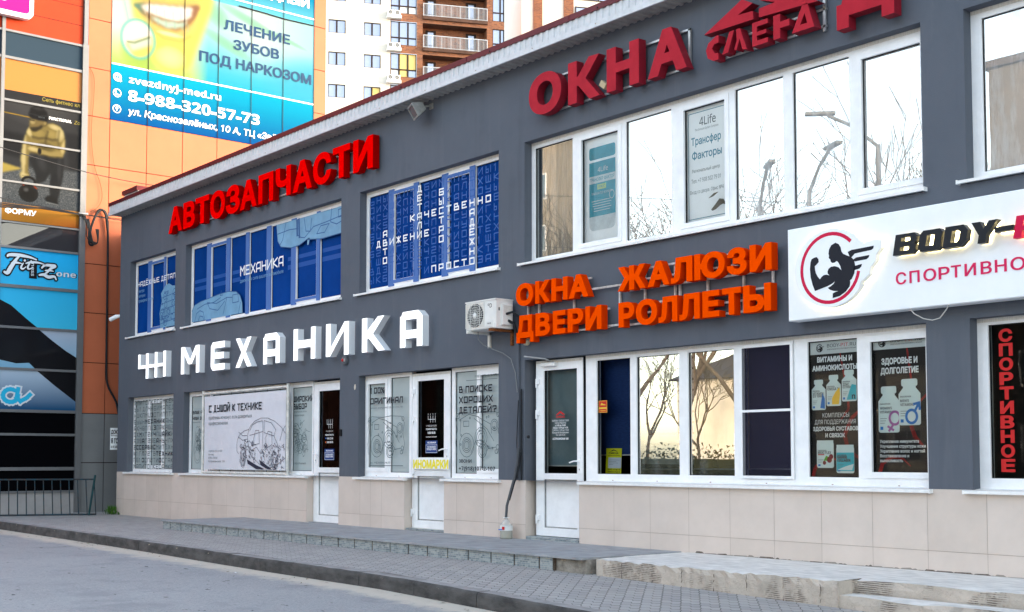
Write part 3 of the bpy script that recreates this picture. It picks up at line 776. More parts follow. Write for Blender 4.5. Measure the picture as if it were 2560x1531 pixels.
def sill(par, x0, x1, z, out=.055, drop=.035, dark=False):
    m = MB()
    m.hexa([(x0, -out, z - drop), (x1, -out, z - drop), (x1, .14, z - drop + .02), (x0, .14, z - drop + .02), (x0, -out, z - .008), (x1, -out, z - .008), (x1, .14, z + .012), (x0, .14, z + .012)], SILL)
    m.wbox(x0 - .012, x0, -out - .004, .0, z - drop - .004, z - .002, SILL); m.wbox(x1, x1 + .012, -out - .004, .0, z - drop - .004, z - .002, SILL)
    return m.build('sill', par)
def bay(x0, x1, z0, z1, panes, sash=(), label=None, sl=None, gl=None, film=None, **k):
    fr = part(frame_mesh(x0, x1, z0, z1, panes, sash, **k), 'window')
    if label: fr['label'] = label
    if sl: sill(fr, sl[0], sl[1], sl[2])
    if film:
        m = MB()
        for a, c, b, d in panes: m.quad(F.p(a, c, -.150), F.p(b, c, -.150), F.p(b, d, -.150), F.p(a, d, -.150), film)
        if film is BLUE:                                      # the film also runs over the mullions
            for i in range(len(panes) - 1):
                a, b = panes[i][2], panes[i + 1][0]
                m.box(F, a + .001, b - .001, z0 + .05, z1 - .06, -.121, -.1045, BLUEL)
            for i in sash:
                a, c, b, d = panes[i]; m.ext(F, holed(rect(a, c - .048, b, d + .048), rect(a - .01, c, b + .01, d)), -.121, -.104, BLUEL)
        m.build('film', fr)
    elif gl:
        for p, g in zip(panes, gl if isinstance(gl, (list, tuple)) else [gl] * len(panes)):
            if g is None: continue
            a, c, b, d = p; m = MB(); m.quad(F.p(a, c, -.150), F.p(b, c, -.150), F.p(b, d, -.150), F.p(a, d, -.150), g); m.build('pane', fr)
    return fr
def pz(xs, z0, z1, sash=(), dz=.065): return [(a, z0 + (dz if i in sash else 0), b, z1 - (dz if i in sash else 0)) for i, (a, b) in enumerate(xs)]

# upper row, behind printed blue film
PN, PF = -.1035, -.1020
U1 = bay(.40, 2.55, 3.43, ZU1, pz([(.47, 1.04), (1.21, 1.79), (1.87, 2.48)], 3.50, 4.89, (1,)), (1,), 'three light window under blue film with a pale engine drawing', (.33, 2.58, 3.43), film=BLUE)
U2 = bay(3.0, 8.5, 3.43, ZU1, pz([(3.07, 3.67), (3.85, 4.45), (4.60, 5.19), (5.31, 5.94), (6.09, 6.78), (6.94, 7.59), (7.69, 8.43)], 3.50, 4.89, (1, 5)), (1, 5), 'seven light window under blue film with pale car drawings', (2.93, 8.53, 3.43), film=BLUE)
U3 = bay(9.03, 12.35, 3.43, ZU1, pz([(9.10, 9.64), (9.78, 10.28), (10.40, 10.96), (11.10, 11.59), (11.71, 12.28)], 3.50, 4.89, (1, 3)), (1, 3), 'five light window under blue film of crossword letters', (8.96, 12.38, 3.43), film=BLUE)
m = MB()
m.flat(F, move(tech('НАДЁЖНЫЕ ДЕТАЛИ', .10, w=1.92), .54, 4.44), PF, WHITE)
for i, s in enumerate(('–быстро', '–выгодно', '–проверено сотней')): m.flat(F, move(text(s, .062, bold=.01), .54, 4.32 - .10 * i), PF, PBLUE)
re_ = random.Random(4); E = []
body = [(1.67, 3.52), (1.62, 3.8), (1.72, 4.05), (1.68, 4.2), (1.86, 4.33), (2.04, 4.36), (2.2, 4.3), (2.46, 4.28), (2.46, 3.52)]
m.flat(F, poly(body), PN, PBLUE)
for k in range(34):                                           # engine: blocks, bolts, pipes
    x = re_.uniform(1.7, 2.36); z = re_.uniform(3.56, 4.2); a = re_.uniform(.02, .08); b = re_.uniform(.015, .06)
    if k % 3: E.append(arc(x, z, a, a, 0, 360, 10))
    else: E.append([(x, z), (x + a, z + b * .3), (x + a, z + b), (x, z + b), (x, z)])
for z in (3.6, 3.72, 3.86, 3.98, 4.1): E.append([(1.68, z), (2.44, z + .06)])
m.flat(F, strokes(E, .012), PF, PLINE)
m.build('lettering', U1)
m = MB()
m.flat(F, move(tech('МЕХАНИКА', .175, w=1.53, wt=.15), 5.0, 4.16), PF, WHITE)
m.flat(F, move(text('движущая сила вашего автомобиля', .062, w=1.53), 5.0, 4.045), PF, PBLUE)
FB = mat('faint blue band', (0.010, 0.078, 0.31), 0.5)
for (a, b) in ((3.08, 4.92), (6.6, 8.42)):
    m.flat(F, poly(rect(a, 4.235, b, 4.30)), -.1490, FB); m.flat(F, poly(rect(a, 4.09, b, 4.165)), -.1490, FB)
carA = [(3.08, 3.51), (3.08, 3.72), (3.18, 3.82), (3.45, 3.87), (3.75, 3.89), (4.2, 3.93), (4.55, 3.94), (4.85, 3.91), (5.0, 3.83), (5.08, 3.70), (5.10, 3.51)]
m.flat(F, poly(carA), PN, PBLUE)
L_ = [carA[1:-1], [(3.2, 3.51), (3.28, 3.66), (3.42, 3.70), (3.56, 3.66), (3.62, 3.51)], [(3.3, 3.74), (3.62, 3.80), (3.98, 3.80), (4.25, 3.86)], [(3.72, 3.82), (4.1, 3.77), (4.5, 3.84), (4.36, 3.55)], [(3.72, 3.82), (3.82, 3.70), (4.15, 3.64), (4.42, 3.78)],
      [(4.36, 3.55), (4.5, 3.84), (4.7, 3.82)], [(4.72, 3.72), (4.72, 3.86), (4.92, 3.86), (4.95, 3.72), (4.72, 3.72)], [(3.35, 3.51), (3.42, 3.60), (3.54, 3.58), (3.58, 3.51)], [(4.95, 3.51), (5.02, 3.7)], [(4.28, 3.98), (4.24, 3.9), (4.33, 3.9)]]
m.flat(F, strokes(L_, .014), PF, PLINE)
carB = [(6.28, 4.88), (6.33, 4.60), (6.44, 4.49), (6.79, 4.43), (7.05, 4.44), (7.29, 4.50), (7.75, 4.45), (8.42, 4.46), (8.42, 4.88)]
m.flat(F, poly(carB), PN, PBLUE); m.flat(F, poly([(7.31, 4.52), (7.30, 4.41), (7.35, 4.41), (7.38, 4.52)]), PN, PBLUE)
L_ = [carB, [(6.33, 4.72), (6.72, 4.74), (7.0, 4.72)], [(6.4, 4.52), (6.5, 4.6), (6.6, 4.86)], [(6.95, 4.86), (6.98, 4.62), (7.1, 4.56), (7.22, 4.54)], [(7.2, 4.86), (7.26, 4.64), (7.4, 4.62), (7.44, 4.82)], [(7.22, 4.54), (7.5, 4.68), (7.9, 4.70), (8.42, 4.74)],
      [(7.6, 4.55), (7.72, 4.66), (7.98, 4.66), (7.84, 4.54), (7.6, 4.55)], [(8.05, 4.88), (8.02, 4.68), (8.2, 4.62), (8.42, 4.66)], [(8.25, 4.72), (8.36, 4.72), (8.36, 4.84), (8.25, 4.84), (8.25, 4.72)]]
m.flat(F, strokes(L_, .014), PF, PLINE)
m.flat(F, strokes([[(6.98, 4.62), (6.97, 4.85)], [(7.05, 4.58), (7.03, 4.86)]], .05), PF - .0006, PLINE)
m.build('lettering', U2)
ROWS = ['АПИТОЛКЕСАМКЕНГАПИТ', 'МЬНЫ1ДЛ4НБИМАПЕДИЫ1', 'ЕОИХШКПМЦНОТИПЛТХШК', 'НМСУЫНМЕХАНИКАНООУЫ', 'Т4К548ПЛЦЗПРКЯБЗС48', '05ЦЖМХГ2ЛЧПЦАСУКИГЫ', '07Г25ЕАНУНОЛНЧУОЛХН', '052ШИГ5ВСКОЧМИОНТЕХ', '71ШАСХИО342МИОН01ШГ', '5ВДЗ1ГОТ5ТОРПАСЕКТЗ', 'ЕЫК61ЕПИТИОСТАКГЗАП', 'НАПИТОЛКЕСАМКЕНГБЫК']
m = MB(); WORDS = {}
def put(s, c, r, dc, dr):
    for i, ch in enumerate(s): WORDS[(c + dc * i, r + dr * i)] = ch
put('ДВИЖЕНИЕ', 2, 6, 1, 0); put('КАЧЕСТВЕННО', 7, 4, 1, 0); put('ПРОСТО', 10, 10, 1, 0); put('ДЕТАЛИ', 8, 1, 0, 1); put('БЫСТРО', 11, 2, 0, 1); put('АВТО', 3, 5, 0, 1); put('НАДЁЖНО', 15, 4, 0, 1)
for r in range(12):
    for c in range(19):
        x = 9.03 + .1745 * c; z = 4.885 - .1305 * r + .005
        x = 9.385 + (c - 2) * .1745 - .055; z = 4.14 + (6 - r) * .1315 - .05
        if x < 9.1 or x > 12.2 or z < 3.49 or z > 4.84: continue
        hit = WORDS.get((c, r))
        m.flat(F, move(tech(hit or ROWS[r][c], .100, wt=.20 if hit else .15, asp=1.12), x, z), PF, WHITE if hit else BLUEF)
m.build('lettering', U3)

# upper row, mirroring the sky
CURT = mat('grey curtain', (0.34, 0.36, 0.36), 0.8, var=0.25, vscale=5, stretch=(9, 1, .4))
XS4 = [(12.93, 13.64), (13.80, 14.44), (14.56, 15.28), (15.47, 16.07), (16.20, 16.84), (16.96, 17.64), (17.78, 18.43)]
U4 = bay(12.87, 18.5, 3.43, ZU1, pz(XS4, 3.49, 4.89, (1, 3, 6)), (1, 3, 6), 'seven light window mirroring the bright sky, with two posters', (12.80, 18.53, 3.43), gl=[SOFTM, CLEAR, MIRROR, CLEAR, MIRROR, MIRROR, MIRROR])
m = MB(); x = 12.90
pts = []
while x < 13.68: pts.append((x, .24 + .018 * math.sin(x * 62))); x += .012
m.add([(a, b, z) for z in (3.4, 4.95) for a, b in pts], [(i, i + 1, i + 1 + len(pts), i + len(pts)) for i in range(len(pts) - 1)], CURT, True)
m.build('curtain', U4)
PGREY = mat('poster paper', (0.86, 0.88, 0.89), 0.5, var=.02); TEAL = mat('teal print', (0.04, 0.29, 0.38), 0.4, var=.1, vscale=9); PTXT = mat('grey poster text', (0.16, 0.19, 0.20), 0.5); SKYB = mat('sky blue poster text', (0.10, 0.27, 0.36), 0.5); JARW = mat('jar white print', (0.56, 0.61, 0.63), 0.5, var=.08, vscale=14); LIME = mat('pale lime print', (0.5, 0.6, 0.25), 0.5)
m = MB(); n = -.175
m.flat(F, poly(rect(13.78, 3.56, 14.45, 4.9)), n, PGREY)
m.flat(F, poly(rrect(13.88, 3.70, 14.33, 4.30, .07) , rect(13.88, 4.0, 14.33, 4.5)), n + .001, JARW)
m.flat(F, poly(rect(13.88, 3.87, 14.33, 4.53)), n + .002, TEAL); m.flat(F, poly(rrect(13.88, 4.56, 14.33, 4.71, .03)), n + .002, TEAL); m.flat(F, poly(rect(13.88, 4.27, 14.33, 4.36)), n + .003, JARW)
m.flat(F, move(text('4Life', .06, bold=.012), 14.03, 4.40), n + .004, JARW); m.flat(F, move(text('ТРАНСФЕР ФАКТОР', .042, w=.42, bold=.02), 13.895, 4.295), n + .004, TEAL)
m.flat(F, poly(rect(14.02, 4.19, 14.17, 4.25)), n + .003, LIME); m.flat(F, move(text('ПЛЮС', .03, w=.11, bold=.02), 14.04, 4.205), n + .004, TEAL)
m.flat(F, move(text('ТРАЙ-ФАКТОР ФОРМУЛА', .03, w=.36), 13.92, 4.13), n + .004, JARW)
for i in range(5): m.flat(F, poly(rect(13.96 - .02 * (i // 2), 3.93 + .03 * i, 14.24 + .02 * (i % 2), 3.938 + .03 * i)), n + .004, JARW)
m.flat(F, strokes([arc(14.27, 4.10, .04, .05, 0, 360, 14)], .008), n + .004, JARW)
m.build('poster', U4)
m = MB()
m.flat(F, poly(rect(15.44, 3.56, 16.09, 4.9)), n, PGREY)
m.flat(F, strokes([[(15.49, 3.60), (16.04, 3.60), (16.04, 4.78), (15.49, 4.78), (15.49, 3.60)]], .008), n + .001, SKYB)
m.flat(F, move(text('4Life', .095, bold=.012, cond=.85), 15.65, 4.625), n + .002, PTXT); m.flat(F, move(text('The Immune System Company', .025, w=.34), 15.585, 4.575), n + .002, PTXT)
m.flat(F, move(text('Трансфер', .088, w=.43, bold=.02), 15.53, 4.42), n + .002, SKYB); m.flat(F, move(text('Факторы', .088, w=.43, bold=.02), 15.54, 4.26), n + .002, SKYB)
m.flat(F, move(text('Региональный центр', .038, w=.40), 15.54, 4.115), n + .002, PTXT); m.flat(F, move(text('Тел. +7 938 502 79 01', .045, w=.42), 15.53, 4.0), n + .002, PTXT); m.flat(F, move(text('Вход со двора. Офис №4', .04, w=.48), 15.51, 3.88), n + .002, PTXT)
BRW = mat('brown print', (0.12, 0.10, 0.075), .5)
m.flat(F, poly([(15.81, 3.67), (15.87, 3.72), (15.93, 3.775), (15.99, 3.76), (16.03, 3.69), (15.98, 3.71), (15.94, 3.70), (15.88, 3.665), (15.83, 3.655)], [(15.77, 3.80), (15.85, 3.845), (15.92, 3.85), (15.84, 3.81)]), n + .002, BRW)
m.build('poster', U4)
U5 = bay(18.93, 24.5, 3.43, ZU1, pz([(19.03, 20.1), (20.25, 21.3), (21.45, 22.4), (22.6, 23.4), (23.55, 24.4)], 3.50, 4.88), (), 'window at the right edge mirroring a dark building', (18.87, 24.53, 3.43), gl=MIRROR)

# lower row
L1 = bay(.40, 2.55, ZL0, ZL1, pz([(.46, 1.08), (1.24, 1.79), (1.88, 2.48)], .77, 2.12, (1,)), (1,), 'three light window under frosted film of crossword letters', (.33, 2.60, .70), film=FROST)
G1 = ['АПИТОЛКЕСАМКЕНГ', 'УЫ1ДЛ4НБИМАПЕДИ', 'НШКПМЦЗОТИПЛТХЖ', 'БУЫНМЕХАНИКАНОО', 'АК48ПЛЦЗПРКЯБЗС', 'СЖМХГ2ЛЧПЦАЙКИО', 'РЗ9АГ25ЕАНУНЛХН', 'ВССЕРВИСМИТЕХНО', 'К1ГЛ72ТВТЕХНИКА', 'Г61ОСПИТИОСТАКГ', 'МАПИТОЛКЕСАМКЕН']
BOLD = {3: range(4, 11), 5: [2, 7, 10, 11, 12], 2: [6], 4: [7], 6: [3, 8], 7: range(1, 8), 8: list(range(8, 15)) + [3], 9: [3, 9]}
m = MB()
for r, row in enumerate(G1):
    for c, ch in enumerate(row):
        x = .475 + c * .1365; z = 2.035 - r * .127
        if x + .1 > 2.5: continue
        bo = c in BOLD.get(r, [])
        m.flat(F, move(tech(ch, .092, wt=.22 if bo else .17, asp=1.1), x, z), -.1035, INK if bo else GREYL)
m.build('lettering', L1)
L2 = bay(3.0, 7.52, ZL0, ZL1, pz([(3.07, 3.80), (3.95, 6.70), (6.84, 7.48)], .77, 2.12), (), 'wide frosted window half hidden by a white banner', (2.94, 7.57, .70), film=FROST)
m = MB(); n = -.1485
m.flat(F, move(tech('ШИРОКИЙ', .095, w=.64, wt=.205), 6.83, 1.885), n, INK); m.flat(F, move(tech('ВЫБОР', .095, w=.43, wt=.205), 6.83, 1.765), n, INK)
m.flat(F, move(text('автозапчасти российских', .032, w=.42), 6.84, 1.715), n, GREYL); m.flat(F, move(text('и мировых брендов', .032, w=.34), 6.84, 1.655), n, GREYL)
m.flat(F, move(tech('МЕХАНИКА', .03, w=.36), 6.88, .875), n, LINE)
def gears(cx, cz, sx, sz, seed, k=30):
    g = random.Random(seed); L = []
    for i in range(k):
        x = cx + g.uniform(-1, 1) * sx; z = cz + g.uniform(-1, 1) * sz * (1 - .4 * abs(x - cx) / sx); q = g.uniform(.02, .11)
        a0 = g.uniform(0, 360); L.append(arc(x, z, q, q, a0, a0 + g.uniform(160, 360), 12))
        if i % 2: L.append([(x, z), (x + g.uniform(-.15, .15), z + g.uniform(-.12, .12))])
    return L
m.flat(F, strokes(gears(7.05, 1.28, .20, .28, 1, 40), .006), n, LINE)
m.flat(F, move(tech('ВАШЕ АВТО', .062, w=.60, wt=.205), 3.09, 1.79), n, INK); m.flat(F, move(tech('НАША ЗАБОТА', .062, w=.66, wt=.205), 3.09, 1.68), n, INK); m.flat(F, move(text('подбор запчастей', .025, w=.3), 3.09, 1.63), n, GREYL)
m.flat(F, strokes(gears(3.5, 1.28, .26, .30, 8, 44) + [arc(3.3, 1.12, .16, .24, 0, 360, 18), arc(3.3, 1.12, .12, .19, 0, 360, 18)], .007), n, LINE)
m.build('lettering', L2)
L3 = bay(9.03, 10.245, ZL0, ZL1, pz([(9.12, 9.58), (9.70, 10.18)], .77, 2.14, (0,)), (0,), 'frosted two light window left of the glazed door', (8.97, 10.29, .70), film=FROST)
def gearbox(ox, w_, seed):
    g = random.Random(seed); L = []
    X = lambda u: ox + u * w_
    out = [(.03, .05), (.0, .3), (.04, .6), (.0, .85), (.1, .98), (.4, .95), (.62, .98), (.9, .96), (.98, .8), (.94, .55), (.99, .3), (.93, .06)]
    L.append([(X(a), 1.0 + b * .6) for a, b in out])
    for (u, v, r) in ((.25, .25, .075), (.25, .25, .10), (.25, .25, .16), (.25, .25, .05), (.57, .42, .05), (.57, .42, .09), (.57, .42, .13), (.86, .68, .05), (.86, .68, .075), (.94, .9, .03), (.05, .9, .035), (.6, .12, .06), (.6, .12, .09), (.93, .2, .03), (.9, .1, .025)):
        L.append(arc(X(u), 1.0 + v * .6, r, r, 0, 360, 16))
    L += [[(X(.1), 1.3), (X(.12), 1.5), (X(.3), 1.56), (X(.52), 1.52), (X(.56), 1.36)], [(X(.42), 1.5), (X(.7), 1.36), (X(.85), 1.2)], [(X(.5), 1.52), (X(.78), 1.42), (X(.8), 1.3)], [(X(.18), 1.40), (X(.3), 1.40), (X(.3), 1.47), (X(.18), 1.47), (X(.18), 1.40)], [(X(.35), 1.05), (X(.45), 1.2), (X(.6), 1.22), (X(.75), 1.1)], [(X(.65), 1.0), (X(.72), 1.1), (X(.9), 1.12)]]
    for _ in range(14):
        u, v = g.random(), g.random(); L.append(arc(X(.1 + .8 * u), 1.05 + .5 * v, .012, .012, 0, 360, 8))
    return L
m = MB(); n = -.1035
m.flat(F, move(tech('100%', .092, w=.37, wt=.205), 9.19, 1.925), n, INK); m.flat(F, move(tech('ОРИГИНАЛ', .092, w=.85, wt=.205), 9.19, 1.77), n, INK)
m.flat(F, move(text('никаких компромиссов по качеству', .034, w=.85), 9.19, 1.70), n, GREYL)
m.flat(F, strokes(gearbox(9.13, .97, 3), .008), n, LINE)
m.flat(F, move(tech('МЕХАНИКА', .028, w=.42), 9.30, .895), n, LINE); m.flat(F, poly(rect(9.19, .862, 10.05, .872)), n, GREYL); m.flat(F, strokes([[(9.19, .92), (9.19, .905), (9.26, .905)], [(9.22, .92), (9.22, .893)], [(9.25, .92), (9.25, .893)]], .004), n, LINE)
m.build('lettering', L3)
L3b = bay(11.19, 12.35, ZL0, ZL1, pz([(11.26, 11.74), (11.83, 12.29)], .77, 2.14, (1,)), (1,), 'frosted two light window right of the glazed door', (11.16, 12.40, .70), film=FROST)
m = MB()
for s, z, w_ in (('В ПОИСКЕ', 1.85, .72), ('ХОРОШИХ', 1.71, .73), ('ДЕТАЛЕЙ?', 1.572, .81)): m.flat(F, move(tech(s, .092, w=w_, wt=.205), 11.37, z), n, INK)
m.flat(F, strokes(gearbox(11.30, .97, 5), .008), n, LINE)
m.flat(F, move(tech('МЕХАНИКА', .03, w=.46), 11.72, 2.045), n, LINE); m.flat(F, poly(rect(11.53, 2.008, 12.2, 2.016)), n, GREYL)
m.flat(F, move(text('ЗВОНИ', .045, w=.28, bold=.03), 11.37, .915), n, INK); m.flat(F, move(text('+7(918)107-2-107', .058, w=.78, bold=.03), 11.37, .81), n, INK)
m.build('lettering', L3b)

# ---- doors
BSIGN = mat('navy sticker', (0.008, 0.045, 0.20), 0.4)
def door(x0, x1, z0, z1, g, pn, label, hinges, handle, hr, gm):
    """white plastic door: leaf frame with glazed upper half and a lower panel"""
    m = MB()
    m.ext(F, holed(rect(x0, z0, x1, z1), rect(*g), rect(*pn)), -.19, -.115, PVC)
    m.ext(F, holed(rect(x0 - .012, z0, x1 + .012, z1 + .012), rect(x0 - .002, z0 - .001, x1 + .002, z1 + .002)), -.2, -.125, RUB)
    m.box(F, x0 + .01, x1 - .01, z1 - .036, z1 - .006, -.115, -.112, PVCD)
    for q in (g, pn):
        a, c, b, d = q; m.ext(F, holed(rect(a, c, b, d), rect(a + .006, c + .006, b - .006, d - .006)), -.16, -.133, RUB if q is g else STEEL)
    d = part(m, 'door'); d['label'] = label
    m = MB(); m.cham(F, pn[0] + .008, pn[2] - .008, pn[1] + .008, pn[3] - .008, -.165, -.140, PVC, .01); m.build('panel', d)
    m = MB(); a, c, b, e = g; m.quad(F.p(a, c, -.150), F.p(b, c, -.150), F.p(b, e, -.150), F.p(a, e, -.150), gm); m.build('pane', d)
    hx, hz = handle; m = MB()
    m.cham(F, hx - .016, hx + .016, hz - .15, hz + .08, -.115, -.105, PVC, .004)
    m.tube([F.p(hx, hz, -.105), F.p(hx, hz, -.06)], .011, PVC, 8)
    m.tube([F.p(hx, hz, -.062), F.p(hx + .05 * hr, hz - .002, -.055), F.p(hx + .125 * hr, hz - .02, -.06)], .0095, PVC, 8)
    m.box(F, hx - .004, hx + .004, hz - .11, hz - .09, -.105, -.103, BLACK)
    m.build('handle', d)
    for (x, z) in hinges:
        m = MB(); m.cham(F, x - .03, x + .03, z - .035, z + .03, -.115, -.095, PVC, .004); m.tube([F.p(x - .02, z - .075, -.100), F.p(x - .02, z + .035, -.100)], .014, PVC, 8); m.build('hinge', d)
    return d
n = -.147
D2 = door(7.545, 8.47, -.02, 2.175, (7.69, .83, 8.355, 2.03), (7.69, .085, 8.355, .75), 'white half glazed door beside the white banner', [], (7.625, 1.04), 1, DOORG)
def gearicon(x, z, w_, h_, wd):
    return strokes([[(x, z + h_), (x, z + h_ * .45), (x + w_, z + h_ * .45)]] + [[(x + w_ * k / 3, z), (x + w_ * k / 3, z + h_)] for k in (1, 2, 3)], wd)
m = MB()
m.flat(F, gearicon(7.89, 1.44, .16, .14, .006), n, WHITE); m.flat(F, move(text('+7 918 107-2-107', .022, w=.21), 7.86, 1.385), n, WHITE); m.flat(F, move(text('РЕЖИМ РАБОТЫ', .026, w=.25, bold=.02), 7.84, 1.325), n, WHITE)
m.flat(F, move(text('8.00-22.00', .03, w=.18, bold=.02), 7.89, 1.268), n, WHITE); m.flat(F, move(text('8.00-00.00', .03, w=.18, bold=.02), 7.89, 1.21), n, WHITE)
REDP = mat('red print', (0.55, 0.02, 0.02), .5); BLUP = mat('bright blue print', (0.02, 0.15, 0.6), .5); ORP = mat('orange print', (0.75, 0.13, 0.02), .5)
m.flat(F, poly(ell(7.855, 1.285, .013)), n, BLUP); m.flat(F, poly(ell(7.855, 1.225, .013)), n, ORP)
m.build('lettering', D2)
def sticker(par, x0, z0, w_, h_):
    m = MB(); m.flat(F, poly(rect(x0, z0, x0 + w_, z0 + h_)), n, BSIGN)
    m.flat(F, strokes([[(x0 + .008, z0 + .008), (x0 + w_ - .008, z0 + .008), (x0 + w_ - .008, z0 + h_ * .66), (x0 + .008, z0 + h_ * .66), (x0 + .008, z0 + .008)]], .004), n + .001, WHITE)
    m.flat(F, move(tech('МЕХАНИКА', .024, w=w_ * .72, wt=.2), x0 + w_ * .16, z0 + h_ * .77), n + .001, WHITE)
    m.flat(F, move(text('У НАС ВЫ МОЖЕТЕ', .026, w=w_ * .74, bold=.03), x0 + w_ * .13, z0 + h_ * .42), n + .001, WHITE); m.flat(F, move(text('ПЕРЕЖДАТЬ СИРЕНУ', .026, w=w_ * .78, bold=.03), x0 + w_ * .11, z0 + h_ * .24), n + .001, WHITE)
    m.build('sticker', par)
sticker(D2, 7.82, .945, .29, .175)
m = MB(); m.box(F, 8.53, 8.575, 1.31, 1.41, 0, .025, BLACK); part(m, 'switch_box')
D3 = door(10.26, 11.16, .0, 2.165, (10.385, .985, 11.015, 2.06), (10.385, .11, 11.015, .725), 'white glazed door with a yellow lettered sign', [(10.31, 1.92), (10.31, 1.53), (10.31, .79), (10.29, .23)], (11.10, 1.10), -1, DOORG)
m = MB()
m.flat(F, gearicon(10.60, 1.475, .17, .09, .006), n, WHITE)
for i, ch in enumerate('МЕХИ'): m.flat(F, move(tech(ch, .016), 10.595 + .056 * i, 1.58), n, WHITE)
m.flat(F, move(text('+7 918 027-55-75', .022, w=.25), 10.55, 1.415), n, WHITE); m.flat(F, move(text('РЕЖИМ РАБОТЫ', .026, w=.25, bold=.02), 10.55, 1.367), n, WHITE); m.flat(F, move(text('9.00-18.00', .034, w=.18, bold=.02), 10.59, 1.312), n, WHITE); m.flat(F, move(text('воскресенье - выходной', .016, w=.25, bold=.02), 10.55, 1.265), n, WHITE)
m.build('lettering', D3)
sticker(D3, 10.54, 1.045, .28, .175)
D4 = door(12.955, 13.815, .02, 2.185, (13.10, .79, 13.71, 2.06), (13.10, .12, 13.71, .715), 'white door with grey roller blind behind its glass', [(13.0, 1.93), (13.0, 1.54), (13.0, .24)], (13.76, .94), -1, glass('pale door glass', -.03, tint=(.9, .95, .95), wob=.012))
m = MB()
m.flat(F, poly([(13.29, 1.505), (13.375, 1.555), (13.46, 1.505), (13.42, 1.505), (13.375, 1.53), (13.33, 1.505)]), n, REDP); m.flat(F, move(text('СМЕНА', .028, w=.16, bold=.03), 13.295, 1.468), n, REDP)
for i, (s, w_, b) in enumerate((('ФИРМА "СМЕНА" ООО', .30, 0), ('ЧАСЫ РАБОТЫ', .20, 0), ('с 9.00 до 18.00', .19, .03), ('ОБЕД с 13.00 до 14.00', .28, .03), ('Суббота с 9.00 до 14.00', .30, 0), ('Выходной Воскресенье', .30, 0), ('тел. 220-10-80', .17, 0))):
    m.flat(F, move(text(s, .021, w=w_, bold=b), 13.375 - w_ / 2, 1.425 - i * .029), n, WHITE)
m.flat(F, move(text('АСТРАХАНСКАЯ 106', .026, w=.29, bold=.03), 13.23, 1.20), n, WHITE)
m.build('lettering', D4)
m = MB(); GB = mat('grey roller blind', (0.13, 0.18, 0.20), .7, var=.1, vscale=2); m.wbox(13.06, 13.75, .225, .23, .885, 2.1, GB); m.wbox(13.06, 13.75, .22, .235, .875, .89, STEEL); m.build('roller_blind', D4)
m = MB(); m.cham(F, 13.10, 13.36, 2.105, 2.155, -.112, -.06, SILL, .006); m.tube([(13.29, .05, 2.17), (13.29, -.02, 2.19), (12.98, -.10, 2.235)], .011, STEEL, 6); m.build('door_closer', D4)

# ---- right-hand shop front
XS = [(14.05, 14.61), (14.71, 15.37), (15.50, 16.15), (16.28, 16.88), (17.10, 17.68), (17.83, 18.43)]
L4 = bay(13.865, 18.5, ZL0, ZL1, pz(XS, .79, 2.13, (5,), .05), (5,), 'six light shop window mirroring low sunlight, with two black posters', (13.90, 18.53, .70), gl=[glass('dark pane', -.052, tint=(.8, .85, .9), wob=.02), GOLDM, GOLDM, glass('dim pane', -.04, tint=(.8, .82, .9), wob=.02), None, None])
NAVY = mat('navy roller blind', (0.012, 0.035, 0.12), .6, var=.2, vscale=60, stretch=(.3, 1, 1)); YEL = mat('yellow roller blind', (0.62, 0.47, 0.17), .7); PURP = mat('purple grey blind', (0.05, 0.05, 0.10), .7); PALE = mat('pale zebra blind', (0.74, 0.80, 0.76), .6); BRN = mat('dark zebra band', (0.05, 0.045, 0.045), .7)
m = MB(); m.wbox(13.93, 14.66, .30, .305, 1.02, 2.2, NAVY); m.wbox(13.93, 14.66, .295, .31, 1.005, 1.02, STEEL); m.build('roller_blind', L4)
m = MB(); z = 2.2
while z > .90: m.wbox(14.62, 15.42, .30, .304, max(z - .095, .87), z, PALE); m.wbox(14.62, 15.42, .301, .303, z - .12, z - .095, BRN); z -= .12
m.wbox(14.62, 15.42, .295, .31, .845, .86, STEEL); m.build('zebra_blind', L4)
m = MB(); m.wbox(15.42, 16.2, .30, .305, .865, 2.2, YEL); m.wbox(15.42, 16.2, .295, .31, .85, .865, SILL); m.build('roller_blind', L4)
m = MB(); m.wbox(16.2, 16.98, .30, .305, .87, 2.2, PURP); m.wbox(16.2, 16.98, .295, .31, .855, .87, STEEL); m.build('roller_blind', L4)
def net_mat():
    m = bpy.data.materials.new('insect mesh'); m.use_nodes = True; N = m.node_tree.nodes; L = m.node_tree.links; N.remove(N['Principled BSDF'])
    a = N.new('ShaderNodeBsdfTransparent'); b = N.new('ShaderNodeBsdfDiffuse'); b.inputs[0].default_value = (.035, .032, .05, 1); x = N.new('ShaderNodeMixShader'); x.inputs[0].default_value = .55
    L.new(a.outputs[0], x.inputs[1]); L.new(b.outputs[0], x.inputs[2]); L.new(x.outputs[0], N['Material Output'].inputs[0]); return m
m = MB(); m.ext(F, holed(rect(16.245, .765, 16.93, 2.15), rect(16.275, .795, 16.90, 1.45), rect(16.275, 1.475, 16.90, 2.12)), -.112, -.098, PVC)
m.quad(F.p(16.27, .79, -.105), F.p(16.91, .79, -.105), F.p(16.91, 2.13, -.105), F.p(16.27, 2.13, -.105), net_mat()); m.build('insect_screen', L4)

